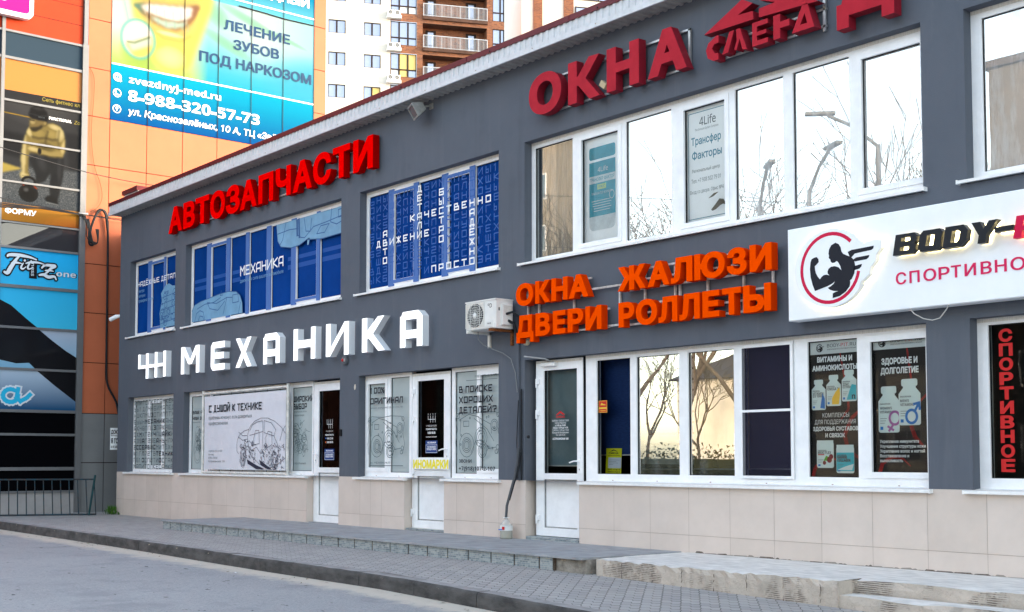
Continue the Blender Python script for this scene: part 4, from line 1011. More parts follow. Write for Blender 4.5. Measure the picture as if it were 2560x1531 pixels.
PBK = mat('black poster', (0.010, 0.009, 0.010), 0.4, spec=.2); PHD = mat('pale poster header', (0.55, 0.60, 0.60), .4, spec=.2); PW = mat('poster white', (0.72, 0.76, 0.76), .4); SWR = mat('dark red swirl', (0.22, 0.012, 0.012), .4, var=.5, vscale=7); BOTT = mat('bottle print', (0.60, 0.70, 0.68), .4); CY = mat('cyan print', (0.05, 0.45, 0.52), .4); YP = mat('yellow print', (0.75, 0.5, 0.05), .4); PK = mat('mauve print', (0.35, 0.12, 0.32), .4); BL = mat('mid blue print', (0.03, 0.18, 0.48), .4); CH = mat('cherry print', (0.2, 0.01, 0.02), .4); GN = mat('leaf print', (0.12, 0.35, 0.05), .4); GRD = mat('poster grey text', (0.10, 0.11, 0.115), .4)
_FIG = [(390, 920), (412, 906), (440, 898), (458, 918), (460, 945), (440, 968), (421, 985), (424, 1020), (432, 1052), (450, 1085), (470, 1108), (486, 1085), (508, 1068), (535, 1064), (562, 1072), (545, 1055), (543, 1035), (553, 1010), (575, 992), (610, 985), (645, 995), (674, 1024), (664, 985), (648, 955), (636, 940), (630, 938), (612, 952), (590, 956), (575, 944), (572, 926), (556, 908), (560, 890), (555, 868), (560, 830), (582, 790), (622, 768), (652, 782), (670, 812), (676, 848), (692, 872), (730, 890), (762, 900), (792, 930), (802, 985), (792, 1055), (768, 1105), (742, 1125), (712, 1131), (735, 1122), (752, 1108), (754, 1140), (748, 1172), (712, 1220), (655, 1262), (588, 1282), (590, 1238), (612, 1226), (642, 1216), (600, 1216), (565, 1205), (543, 1188), (572, 1172), (598, 1150), (613, 1126), (585, 1148), (540, 1172), (480, 1195), (420, 1218), (398, 1160), (380, 1090), (374, 1010), (380, 950)]
_WNG = [[(735, 856), (770, 838), (850, 825), (972, 804), (968, 828), (950, 842), (850, 862), (800, 872), (770, 905), (750, 895)], [(812, 908), (870, 898), (932, 887), (926, 908), (905, 926), (850, 935), (800, 945), (780, 930)], [(795, 986), (830, 976), (864, 967), (858, 990), (840, 1010), (800, 1022), (778, 1035)]]
def emblem(x, z, r, ink, ring, wd):
    """round emblem: flexing figure with a wing, in an open ring (flat)"""
    q = lambda p: (x + (p[0] - 565) / 272 * r, z + (1002 - p[1] - .13 * (p[0] - 565)) / 318 * r)
    return [poly([q(p) for p in _FIG])] + [poly([q(p) for p in w_]) for w_ in _WNG], strokes([[(x + r * math.cos(R(a)), z + r * math.sin(R(a))) for a in range(44, 349, 8)]], wd, .1)
def bottle(m, x0, x1, z0, z1, n, lab, neck=.62, jar=False):
    w_ = x1 - x0; h_ = z1 - z0; xc = (x0 + x1) / 2
    if jar: m.flat(F, poly(rrect(x0, z0, x1, z1 - h_ * .06, w_ * .1), rect(x0 + w_ * .02, z1 - h_ * .3, x1 - w_ * .02, z1)), n, BOTT)
    else: m.flat(F, poly(rrect(x0, z0, x1, z0 + h_ * .6, w_ * .1), [(x0, z0 + h_ * .55), (x1, z0 + h_ * .55), (x1, z0 + h_ * .68), (xc + w_ * neck / 2.3, z1 - h_ * .2), (xc - w_ * neck / 2.3, z1 - h_ * .2), (x0, z0 + h_ * .68)], rect(xc - w_ * neck / 2.4, z1 - h_ * .22, xc + w_ * neck / 2.4, z1 - h_ * .14), rrect(xc - w_ * neck / 1.9, z1 - h_ * .16, xc + w_ * neck / 1.9, z1, w_ * .08)), n, BOTT)
    m.flat(F, move(text('ENDORPHIN', .016, w=w_ * .5, bold=.03), x0 + w_ * .07, z0 + h_ * .60), n + .001, GRD)
    for i, s in enumerate(lab): m.flat(F, move(text(s, .026 if h_ > .35 or len(lab) > 1 else .03, w=min(w_ * .78, .0185 * len(s)), bold=.035), x0 + w_ * .07, z0 + h_ * (.50 - .085 * i)), n + .001, GRD)
    for i in range(3): m.flat(F, poly(rect(x0 + w_ * .08, z0 + h_ * (.30 - .05 * i), x0 + w_ * (.4 - .05 * i), z0 + h_ * (.31 - .05 * i))), n + .001, GRD)
    m.flat(F, poly(rect(x0 + w_ * .08, z0 + h_ * .06, x0 + w_ * .22, z0 + h_ * .13)), n + .001, BL)
def header(m, x0, x1, n):
    m.flat(F, poly(rect(x0, 2.0, x1, 2.13)), n, PHD)
    w_ = x1 - x0; sh, ring = emblem(x0 + .135, 2.062, .036, INK, INK, .008)
    for s in sh: m.flat(F, s, n + .002, INK)
    m.flat(F, ring, n + .001, INK)
    a = text('BODY-', .034, w=.155); b = text('PIT', .034, w=.085); c = text('.RU', .034, w=.085)
    m.flat(F, move(a, x0 + .225, 2.063), n + .001, INK); m.flat(F, move(b, x0 + .385, 2.063), n + .001, REDP); m.flat(F, move(c, x0 + .474, 2.063), n + .001, INK)
    m.flat(F, move(text('ФЕДЕРАЛЬНАЯ СЕТЬ СПОРТИВНОГО ПИТАНИЯ', .012, w=.335, bold=.02), x0 + .225, 2.037), n + .001, GRD)
n = -.158
m = MB(); m.flat(F, poly(rect(17.08, .78, 17.70, 2.14)), n, PBK); header(m, 17.085, 17.70, n + .001)
def swirl(m, pts, ws, n): # tapering ribbon
    L = []
    for i in range(len(pts) - 1):
        a, b = Vector(pts[i]), Vector(pts[i + 1]); d = (b - a).normalized(); q = Vector((-d.y, d.x))
        L.append(ccw([tuple(a + q * ws[i]), tuple(a - q * ws[i]), tuple(b - q * ws[i + 1]), tuple(b + q * ws[i + 1])]))
    m.flat(F, union(L), n, SWR)
swirl(m, [(17.46, 2.0), (17.50, 1.8), (17.54, 1.6), (17.55, 1.45), (17.45, 1.34)], [.008, .012, .012, .014, .004], n + .0012)
swirl(m, [(17.68, 1.44), (17.58, 1.36), (17.50, 1.2), (17.53, 1.08), (17.62, 1.0), (17.68, .97)], [.012, .02, .022, .02, .015, .012], n + .0012); swirl(m, [(17.12, .79), (17.15, .88), (17.24, .95), (17.36, .97), (17.44, .95)], [.02, .02, .017, .012, .004], n + .0012)
for s, x, z, w_, b, h_ in (('ВИТАМИНЫ И', 17.19, 1.92, .41, .05, .055), ('АМИНОКИСЛОТЫ', 17.13, 1.835, .525, .05, .055), ('КОМПЛЕКСЫ', 17.245, 1.375, .31, 0, .042), ('ДЛЯ ПОДДЕРЖАНИЯ', 17.15, 1.31, .48, 0, .042), ('ЗДОРОВЬЯ СУСТАВОВ', 17.13, 1.243, .525, .04, .042), ('И СВЯЗОК', 17.275, 1.178, .23, .04, .042)):
    m.flat(F, move(text(s, h_, w=w_, bold=b), x, z), n + .003, PW)
bottle(m, 17.12, 17.285, 1.45, 1.75, n + .002, ('VITAMIN', 'D3 10000')); m.flat(F, poly([(17.22, 1.47), (17.275, 1.46), (17.275, 1.56), (17.25, 1.62), (17.235, 1.55)]), n + .0032, BL)
bottle(m, 17.295, 17.465, 1.485, 1.79, n + .002, ('OMEGA 3',)); m.flat(F, poly([(17.36, 1.50), (17.44, 1.50), (17.455, 1.6), (17.45, 1.67), (17.40, 1.62), (17.36, 1.56)]), n + .0032, YP)
bottle(m, 17.475, 17.645, 1.525, 1.83, n + .002, ('ZINC', 'CITRATE')); m.flat(F, poly([(17.53, 1.54), (17.64, 1.54), (17.64, 1.68), (17.59, 1.69), (17.56, 1.62)]), n + .0032, CY); m.flat(F, move(text('n', .06, bold=.05), 17.59, 1.545), n + .004, INK)
bottle(m, 17.17, 17.37, .88, 1.15, n + .002, ('MAXI FLEX',), jar=True); m.flat(F, poly(ell(17.32, .96, .03), ell(17.34, .99, .025), ell(17.26, .93, .02)), n + .0035, CH); m.flat(F, poly([(17.25, .95), (17.28, 1.0), (17.33, .98), (17.29, .95)]), n + .0032, GN); m.flat(F, poly(rect(17.185, 1.005, 17.26, 1.014)), n + .0032, REDP)
bottle(m, 17.40, 17.605, .83, 1.105, n + .002, ('MARINE', 'COLLAGEN'), jar=True); m.flat(F, poly(rect(17.403, .85, 17.602, 1.03)), n + .0025, CY); m.flat(F, move(text('MARINE', .026, w=.11, bold=.03), 17.412, .975), n + .004, GRD); m.flat(F, move(text('COLLAGEN', .026, w=.15, bold=.03), 17.412, .938), n + .004, GRD); m.flat(F, poly([(17.41, .86), (17.58, .86), (17.60, .92), (17.52, .90), (17.46, .88)]), n + .0035, BOTT)
m.build('poster', L4)
m = MB(); x0 = 17.79; m.flat(F, poly(rect(x0, .80, 18.48, 2.12)), n, PBK); header(m, 17.80, 18.48, n + .001)
swirl(m, [(18.20, 2.0), (18.22, 1.85), (18.24, 1.7)], [.008, .012, .01], n + .0012); swirl(m, [(18.23, 1.28), (18.27, 1.17), (18.36, 1.08)], [.02, .02, .01], n + .0012); swirl(m, [(17.88, .82), (17.92, .93), (18.02, .985), (18.14, .97), (18.22, .9)], [.02, .02, .015, .01, .004], n + .0012); swirl(m, [(18.33, 1.5), (18.42, 1.58), (18.46, 1.7)], [.01, .012, .008], n + .0012)
for s, x, z, w_, b, h_ in (('ЗДОРОВЬЕ И', 17.925, 1.855, .385, .05, .062), ('ДОЛГОЛЕТИЕ', 17.915, 1.765, .405, .05, .062), ('Укрепление иммунитета', 17.895, 1.118, .415, .03, .03), ('Улучшение структуры кожи', 17.895, 1.072, .485, .03, .03), ('Укрепление волос и ногтей', 17.895, 1.027, .475, .03, .03), ('Восстановление и', 17.895, .983, .31, .03, .03), ('выносливость', 17.895, .938, .245, .03, .03)):
    m.flat(F, move(text(s, h_, w=w_, bold=b), x, z), n + .003, PW)
bottle(m, 17.885, 18.11, 1.215, 1.65, n + .002, ("WOMEN'S", 'VITAMINS'), .7); m.flat(F, strokes([arc(18.06, 1.35, .055, .06, 0, 360, 18), [(18.045, 1.29), (18.0, 1.235)], [(17.99, 1.27), (18.04, 1.24)]], .022), n + .0034, PK)
bottle(m, 18.105, 18.335, 1.28, 1.71, n + .004, ("MEN'S", 'VITAMINS'), .7); m.flat(F, strokes([arc(18.24, 1.36, .055, .06, 0, 360, 18), [(18.275, 1.41), (18.315, 1.48)], [(18.27, 1.475), (18.32, 1.485), (18.325, 1.43)]], .024), n + .0054, BL)
m.build('poster', L4)
for p in pz(XS, .79, 2.13, (5,), .05)[4:]:
    m = MB(); m.quad(F.p(p[0], p[1], -.150), F.p(p[2], p[1], -.150), F.p(p[2], p[3], -.150), F.p(p[0], p[3], -.150), CLEAR); m.build('pane', L4)
m = MB(); m.flat(F, poly(rect(14.055, 1.51, 14.20, 1.655)), -.147, REDP); m.flat(F, strokes([[(14.06, 1.515), (14.195, 1.515), (14.195, 1.65), (14.06, 1.65), (14.06, 1.515)]], .006), -.1465, YP); m.flat(F, poly(rect(14.062, 1.555, 14.193, 1.575)), -.1465, YP); m.flat(F, poly([(14.085, 1.60), (14.105, 1.63), (14.13, 1.615), (14.175, 1.605), (14.17, 1.595), (14.12, 1.60)]), -.1465, YP); m.flat(F, poly(rect(14.08, 1.53, 14.175, 1.537)), -.1465, YP)
m.build('sticker', L4)
L5 = bay(18.93, 24.5, ZL0, ZL1, pz([(19.03, 19.75), (19.9, 20.7), (20.85, 21.7), (21.85, 22.7), (22.85, 23.6), (23.75, 24.4)], .80, 2.14), (), 'dark shop window with red vertical lettering at the right edge', (18.87, 24.53, .70), gl=glass('shop pane', -.03, wob=.012))
m = MB()
for i, ch in enumerate('СПОРТИВНОЕ'): m.flat(F, move(text(ch, .113, w=.128, bold=.05), 19.115, 1.985 - .1255 * i), -.147, REDP)
m.build('lettering', L5)
t = None
# ------------------------------------------------------------------ signs on the wall
def letters(par, items, n0, n1, face, side, cap=None):
    """each item (shape) becomes one raised letter, a part of its sign"""
    for S in items:
        m = MB(); m.ext(F, S, n0, n1, face, side); m.build('letter', par)
def spread(word, h, xs, z, bold, slant=0.0):
    out = []
    for ch, (a, b) in zip(word, xs): out.append(move(text(ch, h, w=b - a, bold=bold, slant=slant, res=5), a, z))
    return out
def rail(m, x0, x1, z, n=.04, mm=None): m.box(F, x0, x1, z - .011, z + .011, n - .022, n, mm or STEEL)

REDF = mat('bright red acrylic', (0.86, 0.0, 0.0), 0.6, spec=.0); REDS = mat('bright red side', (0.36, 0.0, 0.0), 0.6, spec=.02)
t = thing('channel_letter_sign', 'bright red raised letters АВТОЗАПЧАСТИ under the eave at the left', 'sign', (6, -.03, 5.25), 'raised letter signs on the grey wall')
A = [(2.52, 3.12), (3.17, 3.66), (3.68, 4.24), (4.28, 4.86), (4.90, 5.42), (5.43, 6.03), (6.09, 6.60), (6.68, 7.18), (7.24, 7.85), (7.88, 8.42), (8.47, 8.96), (9.05, 9.59)]
letters(t, spread('АВТОЗАПЧАСТИ', .49, A, 5.225, .045), .03, .14, REDF, REDS)
m = MB(); rail(m, 2.6, 9.5, 5.30, .03); rail(m, 2.6, 9.5, 5.62, .03); m.build('rail', t)

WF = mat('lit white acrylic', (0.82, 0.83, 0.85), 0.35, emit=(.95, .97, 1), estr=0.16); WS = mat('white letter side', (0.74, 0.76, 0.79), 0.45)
t = thing('channel_letter_sign', 'widely spaced white raised letters МЕХАНИКА with a gear-gate emblem', 'sign', (6, -.03, 2.52), 'raised letter signs on the grey wall')
z = 2.52; H = .50; s = .125
def rs_(x, l): return strokes([[(x + a, z + b) for a, b in q] for q in l], s)
e = s / 2; Wd = .53
ic = strokes([[(1.255, 2.975), (1.255, 2.755), (2.42, 2.755)]], .062)
m = MB(); m.ext(F, union([ccw(q) for q in (rect(1.21, 2.725, 1.31, 3.01), rect(1.58, 2.52, 1.70, 3.01), rect(1.99, 2.52, 2.11, 3.01), rect(2.38, 2.52, 2.50, 3.01), rect(1.21, 2.725, 2.5, 2.785))]), .03, .14, WF, WS); m.build('emblem', t)
def up(x, *loops): return union([ccw([(x + a, z + b) for a, b in l]) for l in loops])
def rc(w_, r=.09): return [(w_ - r + r * math.cos(R(a)), H - r + r * math.sin(R(a))) for a in (0, 30, 60, 90)]
LET = [
    up(3.17, rect(0, 0, .13, H), rect(.63, 0, .76, H), [(0, H), (.15, H), (.45, .17), (.31, .17)], [(.76, H), (.61, H), (.31, .17), (.45, .17)]),
    up(4.395, rect(0, .07, .13, H - .07), [(0, .07), (.07, 0), (.53, 0), (.53, .11), (.08, .11)], [(0, H - .07), (.07, H), (.53, H), (.53, H - .11), (.08, H - .11)], rect(.05, .2, .5, .31)),
    up(5.345, [(0, 0), (.15, 0), (.56, H), (.41, H)], [(0, H), (.15, H), (.57, 0), (.42, 0)]),
    up(6.325, rect(0, 0, .125, H - .06), rect(.42, 0, .545, H - .08), [(0, H - .1), (.07, H), (.44, H), (.545, H - .08), (.545, H - .115), (.05, H - .115)], rect(.05, .12, .5, .235)),
    up(7.325, rect(0, 0, .13, H), rect(.54, 0, .67, H), rect(.05, .19, .6, .31)),
    up(8.315, rect(0, 0, .13, H), rect(.52, 0, .65, H), [(0, 0), (.12, 0), (.65, H), (.53, H)]),
    up(9.33, rect(0, 0, .135, H), [(.05, .19), (.05, .31), (.14, .31), (.42, H), (.58, H), (.29, .255), (.60, 0), (.43, 0), (.19, .19)]),
    up(10.315, rect(0, 0, .13, H - .06), rect(.41, 0, .54, H - .08), [(0, H - .1), (.07, H), (.44, H), (.54, H - .08), (.54, H - .115), (.05, H - .115)], rect(.05, .12, .5, .235))]
letters(t, LET, .03, .14, WF, WS)

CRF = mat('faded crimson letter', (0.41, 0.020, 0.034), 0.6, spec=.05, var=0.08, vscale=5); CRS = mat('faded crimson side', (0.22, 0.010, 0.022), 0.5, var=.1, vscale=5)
t = thing('channel_letter_sign', 'large crimson raised letters ОКНА on a thin steel frame under the eave', 'sign', (14.5, -.03, 5.18), 'raised letter signs on the grey wall')
letters(t, spread('ОКНА', .505, [(13.15, 13.75), (13.875, 14.42), (14.54, 15.06), (15.2, 15.78)], 5.185, .05), .05, .165, CRF, CRS)
m = MB(); rail(m, 13.5, 15.72, 5.645); rail(m, 13.5, 15.72, 5.23); m.box(F, 15.69, 15.72, 5.22, 5.655, .015, .04, STEEL); m.build('rail', t)
m = MB(); LB = mat('small beige box', (.5, .4, .25), .6); Pq = Pl((14.42, -.06, 5.32), (1, 0, -.75), (.75, 0, 1)); m.cham(Pq, -.055, .055, -.035, .035, 0, .06, LB, .006)
tag(m.build('light_sensor', loc=(14.42, -.06, 5.32)), 'small tilted beige box between the crimson К and Н', 'box')
t = thing('channel_letter_sign', 'crimson roof-shaped emblem over slanted raised letters СМЕНА', 'sign', (16.7, -.03, 5.17), 'raised letter signs on the grey wall')
m = MB(); m.ext(F, poly([(16.03, 5.465), (16.55, 5.705), (16.69, 5.625), (16.49, 5.553), (16.69, 5.543), (16.70, 5.455)]), .05, .165, CRF, CRS); m.ext(F, poly([(16.77, 5.452), (16.77, 5.543), (16.98, 5.553), (16.78, 5.63), (16.92, 5.705), (17.50, 5.415)]), .05, .165, CRF, CRS); m.build('roof_emblem', t)
SM = [poly([(16.20, 5.415), (16.09, 5.36), (16.055, 5.29), (16.08, 5.2), (16.16, 5.155), (16.225, 5.155), (16.225, 5.225), (16.18, 5.23), (16.14, 5.29), (16.17, 5.33), (16.23, 5.335), (16.23, 5.415)]),
      poly([(16.28, 5.19), (16.38, 5.41), (16.44, 5.41), (16.36, 5.195)]), poly([(16.44, 5.205), (16.475, 5.29), (16.47, 5.41), (16.52, 5.41), (16.61, 5.165), (16.55, 5.18), (16.515, 5.30), (16.47, 5.19)]),
      up(16.68, *[[(a, b + 5.17 - z) for a, b in q] for q in (rect(0, 0, .06, .245), rect(0, 0, .2, .05), rect(0, .1, .18, .14), rect(0, .195, .2, .245))]),
      up(16.95, *[[(a, b + 5.17 - z) for a, b in q] for q in (rect(0, 0, .085, .245), rect(.05, .1, .2, .165))]),
      holed([(17.18, 5.175), (17.31, 5.43), (17.37, 5.43), (17.45, 5.175)], [(17.28, 5.235), (17.335, 5.34), (17.365, 5.235)])]
letters(t, SM, .05, .165, CRF, CRS)
m = MB(); rail(m, 16.1, 17.5, 5.20); rail(m, 16.1, 17.5, 5.37); m.box(F, 17.46, 17.49, 5.15, 5.6, .015, .04, STEEL); m.build('rail', t)
t = thing('channel_letter_sign', 'single crimson raised letter Д cut by the top edge', 'sign', (18, -.03, 5.17), 'raised letter signs on the grey wall')
letters(t, [holed([(17.71, 5.06), (17.845, 5.06), (17.845, 5.175), (18.205, 5.175), (18.205, 5.06), (18.34, 5.06), (18.34, 5.30), (18.27, 5.30), (18.27, 5.70), (17.84, 5.70), (17.80, 5.42), (17.765, 5.30), (17.71, 5.30)], [(17.92, 5.30), (17.96, 5.42), (17.98, 5.58), (18.12, 5.58), (18.12, 5.30)])], .05, .165, CRF, CRS)

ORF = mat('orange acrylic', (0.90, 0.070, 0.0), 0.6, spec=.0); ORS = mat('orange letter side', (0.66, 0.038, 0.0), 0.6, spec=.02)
WST = mat('white painted steel', (0.60, 0.60, 0.60), 0.5, var=0.25, vscale=14, col2=(0.36, 0.30, 0.26, 1))
t = thing('channel_letter_sign', 'orange raised letters in two rows on a white steel grid, ОКНА and ДВЕРИ first', 'sign', (15, -.03, 2.4), 'raised letter signs on the grey wall')
it = spread('ОКНА', .275, [(12.89, 13.22), (13.26, 13.53), (13.56, 13.85), (13.87, 14.21)], 2.86, .05) + spread('ЖАЛЮЗИ', .275, [(14.70, 15.14), (15.17, 15.50), (15.52, 15.83), (15.86, 16.28), (16.31, 16.57), (16.61, 16.89)], 2.86, .05)
DV = holed([(12.90, 2.40), (12.965, 2.40), (12.965, 2.46), (13.16, 2.46), (13.16, 2.40), (13.225, 2.40), (13.225, 2.53), (13.195, 2.53), (13.195, 2.74), (12.96, 2.74), (12.95, 2.61), (12.93, 2.53), (12.90, 2.53)], [(13.0, 2.53), (13.02, 2.61), (13.027, 2.675), (13.12, 2.675), (13.12, 2.53)])
it += [DV] + spread('ВЕРИ', .28, [(13.265, 13.53), (13.585, 13.81), (13.85, 14.12), (14.16, 14.43)], 2.46, .05) + spread('РОЛЛЕТЫ', .28, [(14.71, 14.96), (14.985, 15.31), (15.33, 15.61), (15.64, 15.93), (15.97, 16.20), (16.24, 16.49), (16.52, 16.875)], 2.45, .05)
letters(t, it, .06, .16, ORF, ORS)
m = MB()
for a, b, zz in ((12.95, 14.15, 3.09), (12.95, 14.15, 2.90), (13.9, 14.72, 2.955), (14.72, 16.85, 3.10), (14.72, 16.85, 2.98), (14.72, 16.85, 2.875), (12.95, 14.45, 2.70), (12.95, 14.45, 2.49), (14.4, 14.75, 2.50), (14.72, 16.85, 2.70), (14.72, 16.85, 2.60), (14.72, 16.85, 2.485)): rail(m, a, b, zz, .058, WST)
for x in (12.97, 13.18, 13.82, 14.60, 15.0, 15.46, 15.53, 15.93, 16.42, 16.8): m.box(F, x - .012, x + .012, 2.48, 3.09 if x != 14.60 else 2.96, .012, .035, WST)
m.build('frame', t)

# white panel sign with the round emblem
PANW = mat('white sign panel', (0.86, 0.88, 0.90), 0.35, var=.02)
t = thing('panel_sign', 'long white panel sign with a round flexing figure emblem and black and red letters', 'sign', (19.8, -.03, 2.3))
m = MB(); m.cham(F, 17.105, 22.6, 2.315, 3.22, .02, .18, PANW, .008); m.build('panel', t)
cx, cz, rr_ = 17.66, 2.77, .33
body = [(cx + .395 * math.cos(R(a)) * 1.02, cz + .375 * math.sin(R(a))) for a in range(40, 331, 10)]
wing = [(17.98, 2.55), (18.0, 2.60), (18.09, 2.66), (18.10, 2.72), (18.16, 2.78), (18.17, 2.84), (18.22, 2.89), (18.22, 2.965), (18.16, 2.975), (18.02, 2.96)]
m = MB(); m.ext(F, poly(body + wing), .20, .26, WS, WS); V_ = poly([(cx + .99 * (a - cx), cz + .99 * (b - cz)) for a, b in body + wing]); m.flat(F, V_, .2605, PANW); m.build('emblem_plate', t)
CRIM = mat('crimson print', (0.60, 0.004, 0.055), .4)
sh, ring = emblem(cx, cz, .325, INK, CRIM, .034)
m = MB()
for q in sh: m.flat(F, q, .2625, INK)
m.flat(F, ring, .2615, CRIM); m.build('emblem_print', t)
HALO = mat('warm halo light', (.8, .7, .4), .5, emit=(1, .82, .42), estr=2.2)
BK = mat('black letter', (0.012, 0.014, 0.02), .3)
B0 = [('B', 18.355, .245), ('O', 18.605, .245), ('D', 18.85, .25), ('Y', 19.10, .25), ('-', 19.32, .19), ('P', 19.50, .24), ('I', 19.75, .12), ('T', 19.88, .24)]
sl_ = .18
def blk(loops): return union([ccw([(a, b) for a, b in l]) for l in loops])
GL = {'B': holed([(0, 0), (.19, 0), (.22, .03), (.22, .075), (.20, .092), (.22, .11), (.22, .155), (.19, .185), (0, .185)], rect(.065, .035, .155, .068), rect(.065, .117, .155, .15)),
      'O': holed([(.03, 0), (.19, 0), (.22, .03), (.22, .155), (.19, .185), (.03, .185), (0, .155), (0, .03)], rect(.072, .045, .148, .14)),
      'D': holed([(0, 0), (.17, 0), (.22, .05), (.22, .135), (.17, .185), (0, .185)], [(.07, .042), (.13, .042), (.15, .06), (.15, .125), (.13, .143), (.07, .143)]),
      'Y': poly([(.08, 0), (.15, 0), (.15, .07), (.235, .185), (.155, .185), (.115, .12), (.075, .185), (-.005, .185), (.08, .07)]), '-': poly(rect(0, .075, .165, .118)),
      'P': holed([(0, 0), (.07, 0), (.07, .06), (.18, .06), (.22, .09), (.22, .155), (.19, .185), (0, .185)], rect(.07, .10, .15, .145)), 'I': poly(rect(0, 0, .07, .185)), 'T': poly(rect(0, .135, .22, .185), rect(.075, 0, .145, .185))}
for ch, x, w_ in B0:
    S = xf(GL[ch], lambda a, b: (x + a + b * sl_, 2.795 + b))
    m = MB(); red = ch in 'PIT'
    m.ext(F, S, .215, .28, CRIM if red else BK, CRIM if red else BK)
    m.ext(F, xf(S, lambda a, b: (x + .1 + (a - x - .1) * .86, 2.885 + (b - 2.885) * .84)), .186, .192, HALO); m.build('letter', t)
m = MB(); m.ext(F, poly([(cx + .86 * (a - cx), cz + .86 * (b - cz)) for a, b in body + wing]), .186, .190, HALO); m.build('halo', t)
SP = [(18.32, 18.425), (18.46, 18.56), (18.60, 18.725), (18.75, 18.855), (18.87, 18.965), (19.0, 19.105), (19.15, 19.25), (19.28, 19.385), (19.42, 19.55), (19.58, 19.67)]
CR2 = mat('pinkish crimson letter', (0.66, 0.012, 0.10), .4)
for S in spread('СПОРТИВНОЕ', .108, SP, 2.545, .012): m = MB(); m.ext(F, S, .18, .186, CR2); m.build('letter', t)
m = MB(); WC = mat('white cable', (.55, .53, .5), .6)
m.tube([(18.44, -.16, 2.32), (18.48, -.15, 2.27), (18.56, -.13, 2.22), (18.64, -.12, 2.20), (18.72, -.13, 2.21), (18.80, -.15, 2.28), (18.83, -.16, 2.32)], .005, WC, 6)
tag(m.build('cable_loop', loc=(18.6, -.15, 2.2)), 'thin white cable loop hanging below the white panel sign', 'cable')

# yellow lettered plate across the door
t = thing('plate_sign', 'white plate with yellow letters ИНОМАРКИ across the glazed door', 'sign', (10.74, .1, .82))
m = MB(); m.cham(F, 10.315, 11.165, .82, .965, -.095, -.088, PANW, .002); m.build('plate', t)
m = MB(); YL = mat('yellow letters', (0.88, 0.74, 0.04), .5); m.flat(F, move(text('ИНОМАРКИ', .125, w=.83, bold=.055), 10.327, .83), -.0865, YL); m.build('lettering', t)

# banner on a tube frame in front of the window
VINYL = mat('banner vinyl', (0.66, 0.66, 0.71), .45, var=.05, vscale=2, bump=.3, bscale=3); TUBE = mat('old white tube', (0.66, 0.64, 0.60), .5, var=.2, vscale=9)
t = thing('banner', 'pale lilac banner with a cutaway car drawing on a white tube frame', 'banner', (5.4, .03, .7))
m = MB(); n = .012
m.flat(F, ([(3.9 + 2.98 * i / 20, .775 + 1.305 * j / 8) for j in range(9) for i in range(21)], [(j * 21 + i, j * 21 + i + 1, (j + 1) * 21 + i + 1, (j + 1) * 21 + i) for j in range(8) for i in range(20)]), n, VINYL)
for i, v in enumerate(m.v): m.v[i] = v + Vector((0, .006 * math.sin(v.x * 5.3) * (1 if .8 < v.z < 2.05 else 0), 0))
m.build('sheet', t)
m = MB()
for x in (3.85, 6.93): m.tube([(x, -.01, .66), (x, -.01, 2.185)], .024, TUBE, 10)
for z_ in (.725, 2.135): m.tube([(3.85, -.01, z_), (6.93, -.01, z_)], .022, TUBE, 10)
for k in range(7):
    for z_ in (.775, 2.08): m.tube([(4.1 + .43 * k, -.016, z_), (4.1 + .43 * k, -.014, .735 if z_ < 1 else 2.125)], .004, BLACK, 5)
m.build('frame', t)
m = MB(); n = .022; NV = mat('dark ink line', (0.035, 0.035, 0.06), .5)
m.flat(F, move(tech('С ДУШОЙ К ТЕХНИКЕ', .128, w=1.97, wt=.175), 4.10, 1.79), n, INK)
m.flat(F, move(text('проблемы исчезнут, если довериться', .062, w=1.62), 4.10, 1.665), n, GREYL); m.flat(F, move(text('профессионалам', .062, w=.74), 4.10, 1.565), n, GREYL)
for i, (s, w_) in enumerate((('+7(918)107-2-107', .54), ('пн–вс', .22), ('8:00–23:00', .36), ('Астраханская 106', .65))): m.flat(F, move(text(s, .034, w=w_), 4.10, 1.085 - .06 * i), n, GREYL)
C = []
C.append([(5.22, 1.30), (5.30, 1.38), (5.46, 1.44), (5.62, 1.46), (5.70, 1.53), (5.84, 1.60), (6.05, 1.645), (6.28, 1.64), (6.52, 1.58), (6.74, 1.48), (6.88, 1.38)])
C += [[(5.22, 1.30), (5.19, 1.20), (5.20, 1.10), (5.26, 1.05)], [(5.62, 1.46), (5.58, 1.34), (5.60, 1.22)], [(5.66, 1.44), (5.74, 1.53), (5.90, 1.58), (6.10, 1.60), (6.12, 1.42), (5.66, 1.36)], [(6.16, 1.60), (6.40, 1.56), (6.56, 1.44), (6.50, 1.34), (6.16, 1.40), (6.16, 1.60)], [(5.60, 1.22), (5.72, 1.02), (6.0, .88), (6.3, .84)], [(6.12, 1.42), (6.10, 1.1), (6.2, .94)], [(6.5, 1.34), (6.62, 1.2), (6.66, 1.0)],
      [(5.26, 1.42), (5.40, 1.36), (5.56, 1.36)], [(5.24, 1.34), (5.40, 1.28), (5.58, 1.3)], [(5.70, 1.10), (5.90, 1.16), (6.05, 1.05)], [(6.2, 1.3), (6.3, 1.42), (6.42, 1.4), (6.44, 1.2), (6.24, 1.14), (6.2, 1.3)], [(5.8, 1.3), (5.86, 1.44), (5.98, 1.44), (6.0, 1.22), (5.82, 1.2), (5.8, 1.3)], [(6.88, 1.5), (6.78, 1.42), (6.70, 1.26)], [(6.88, .98), (6.6, .86), (6.3, .80)]]
for (x, z_, a, b) in ((5.42, .99, .10, .17), (5.42, .99, .075, .14), (5.42, .99, .035, .07), (6.52, .93, .12, .15), (6.52, .93, .09, .115), (6.52, .93, .045, .06)): C.append(arc(x, z_, a, b, 0, 360, 20))
rg = random.Random(21)
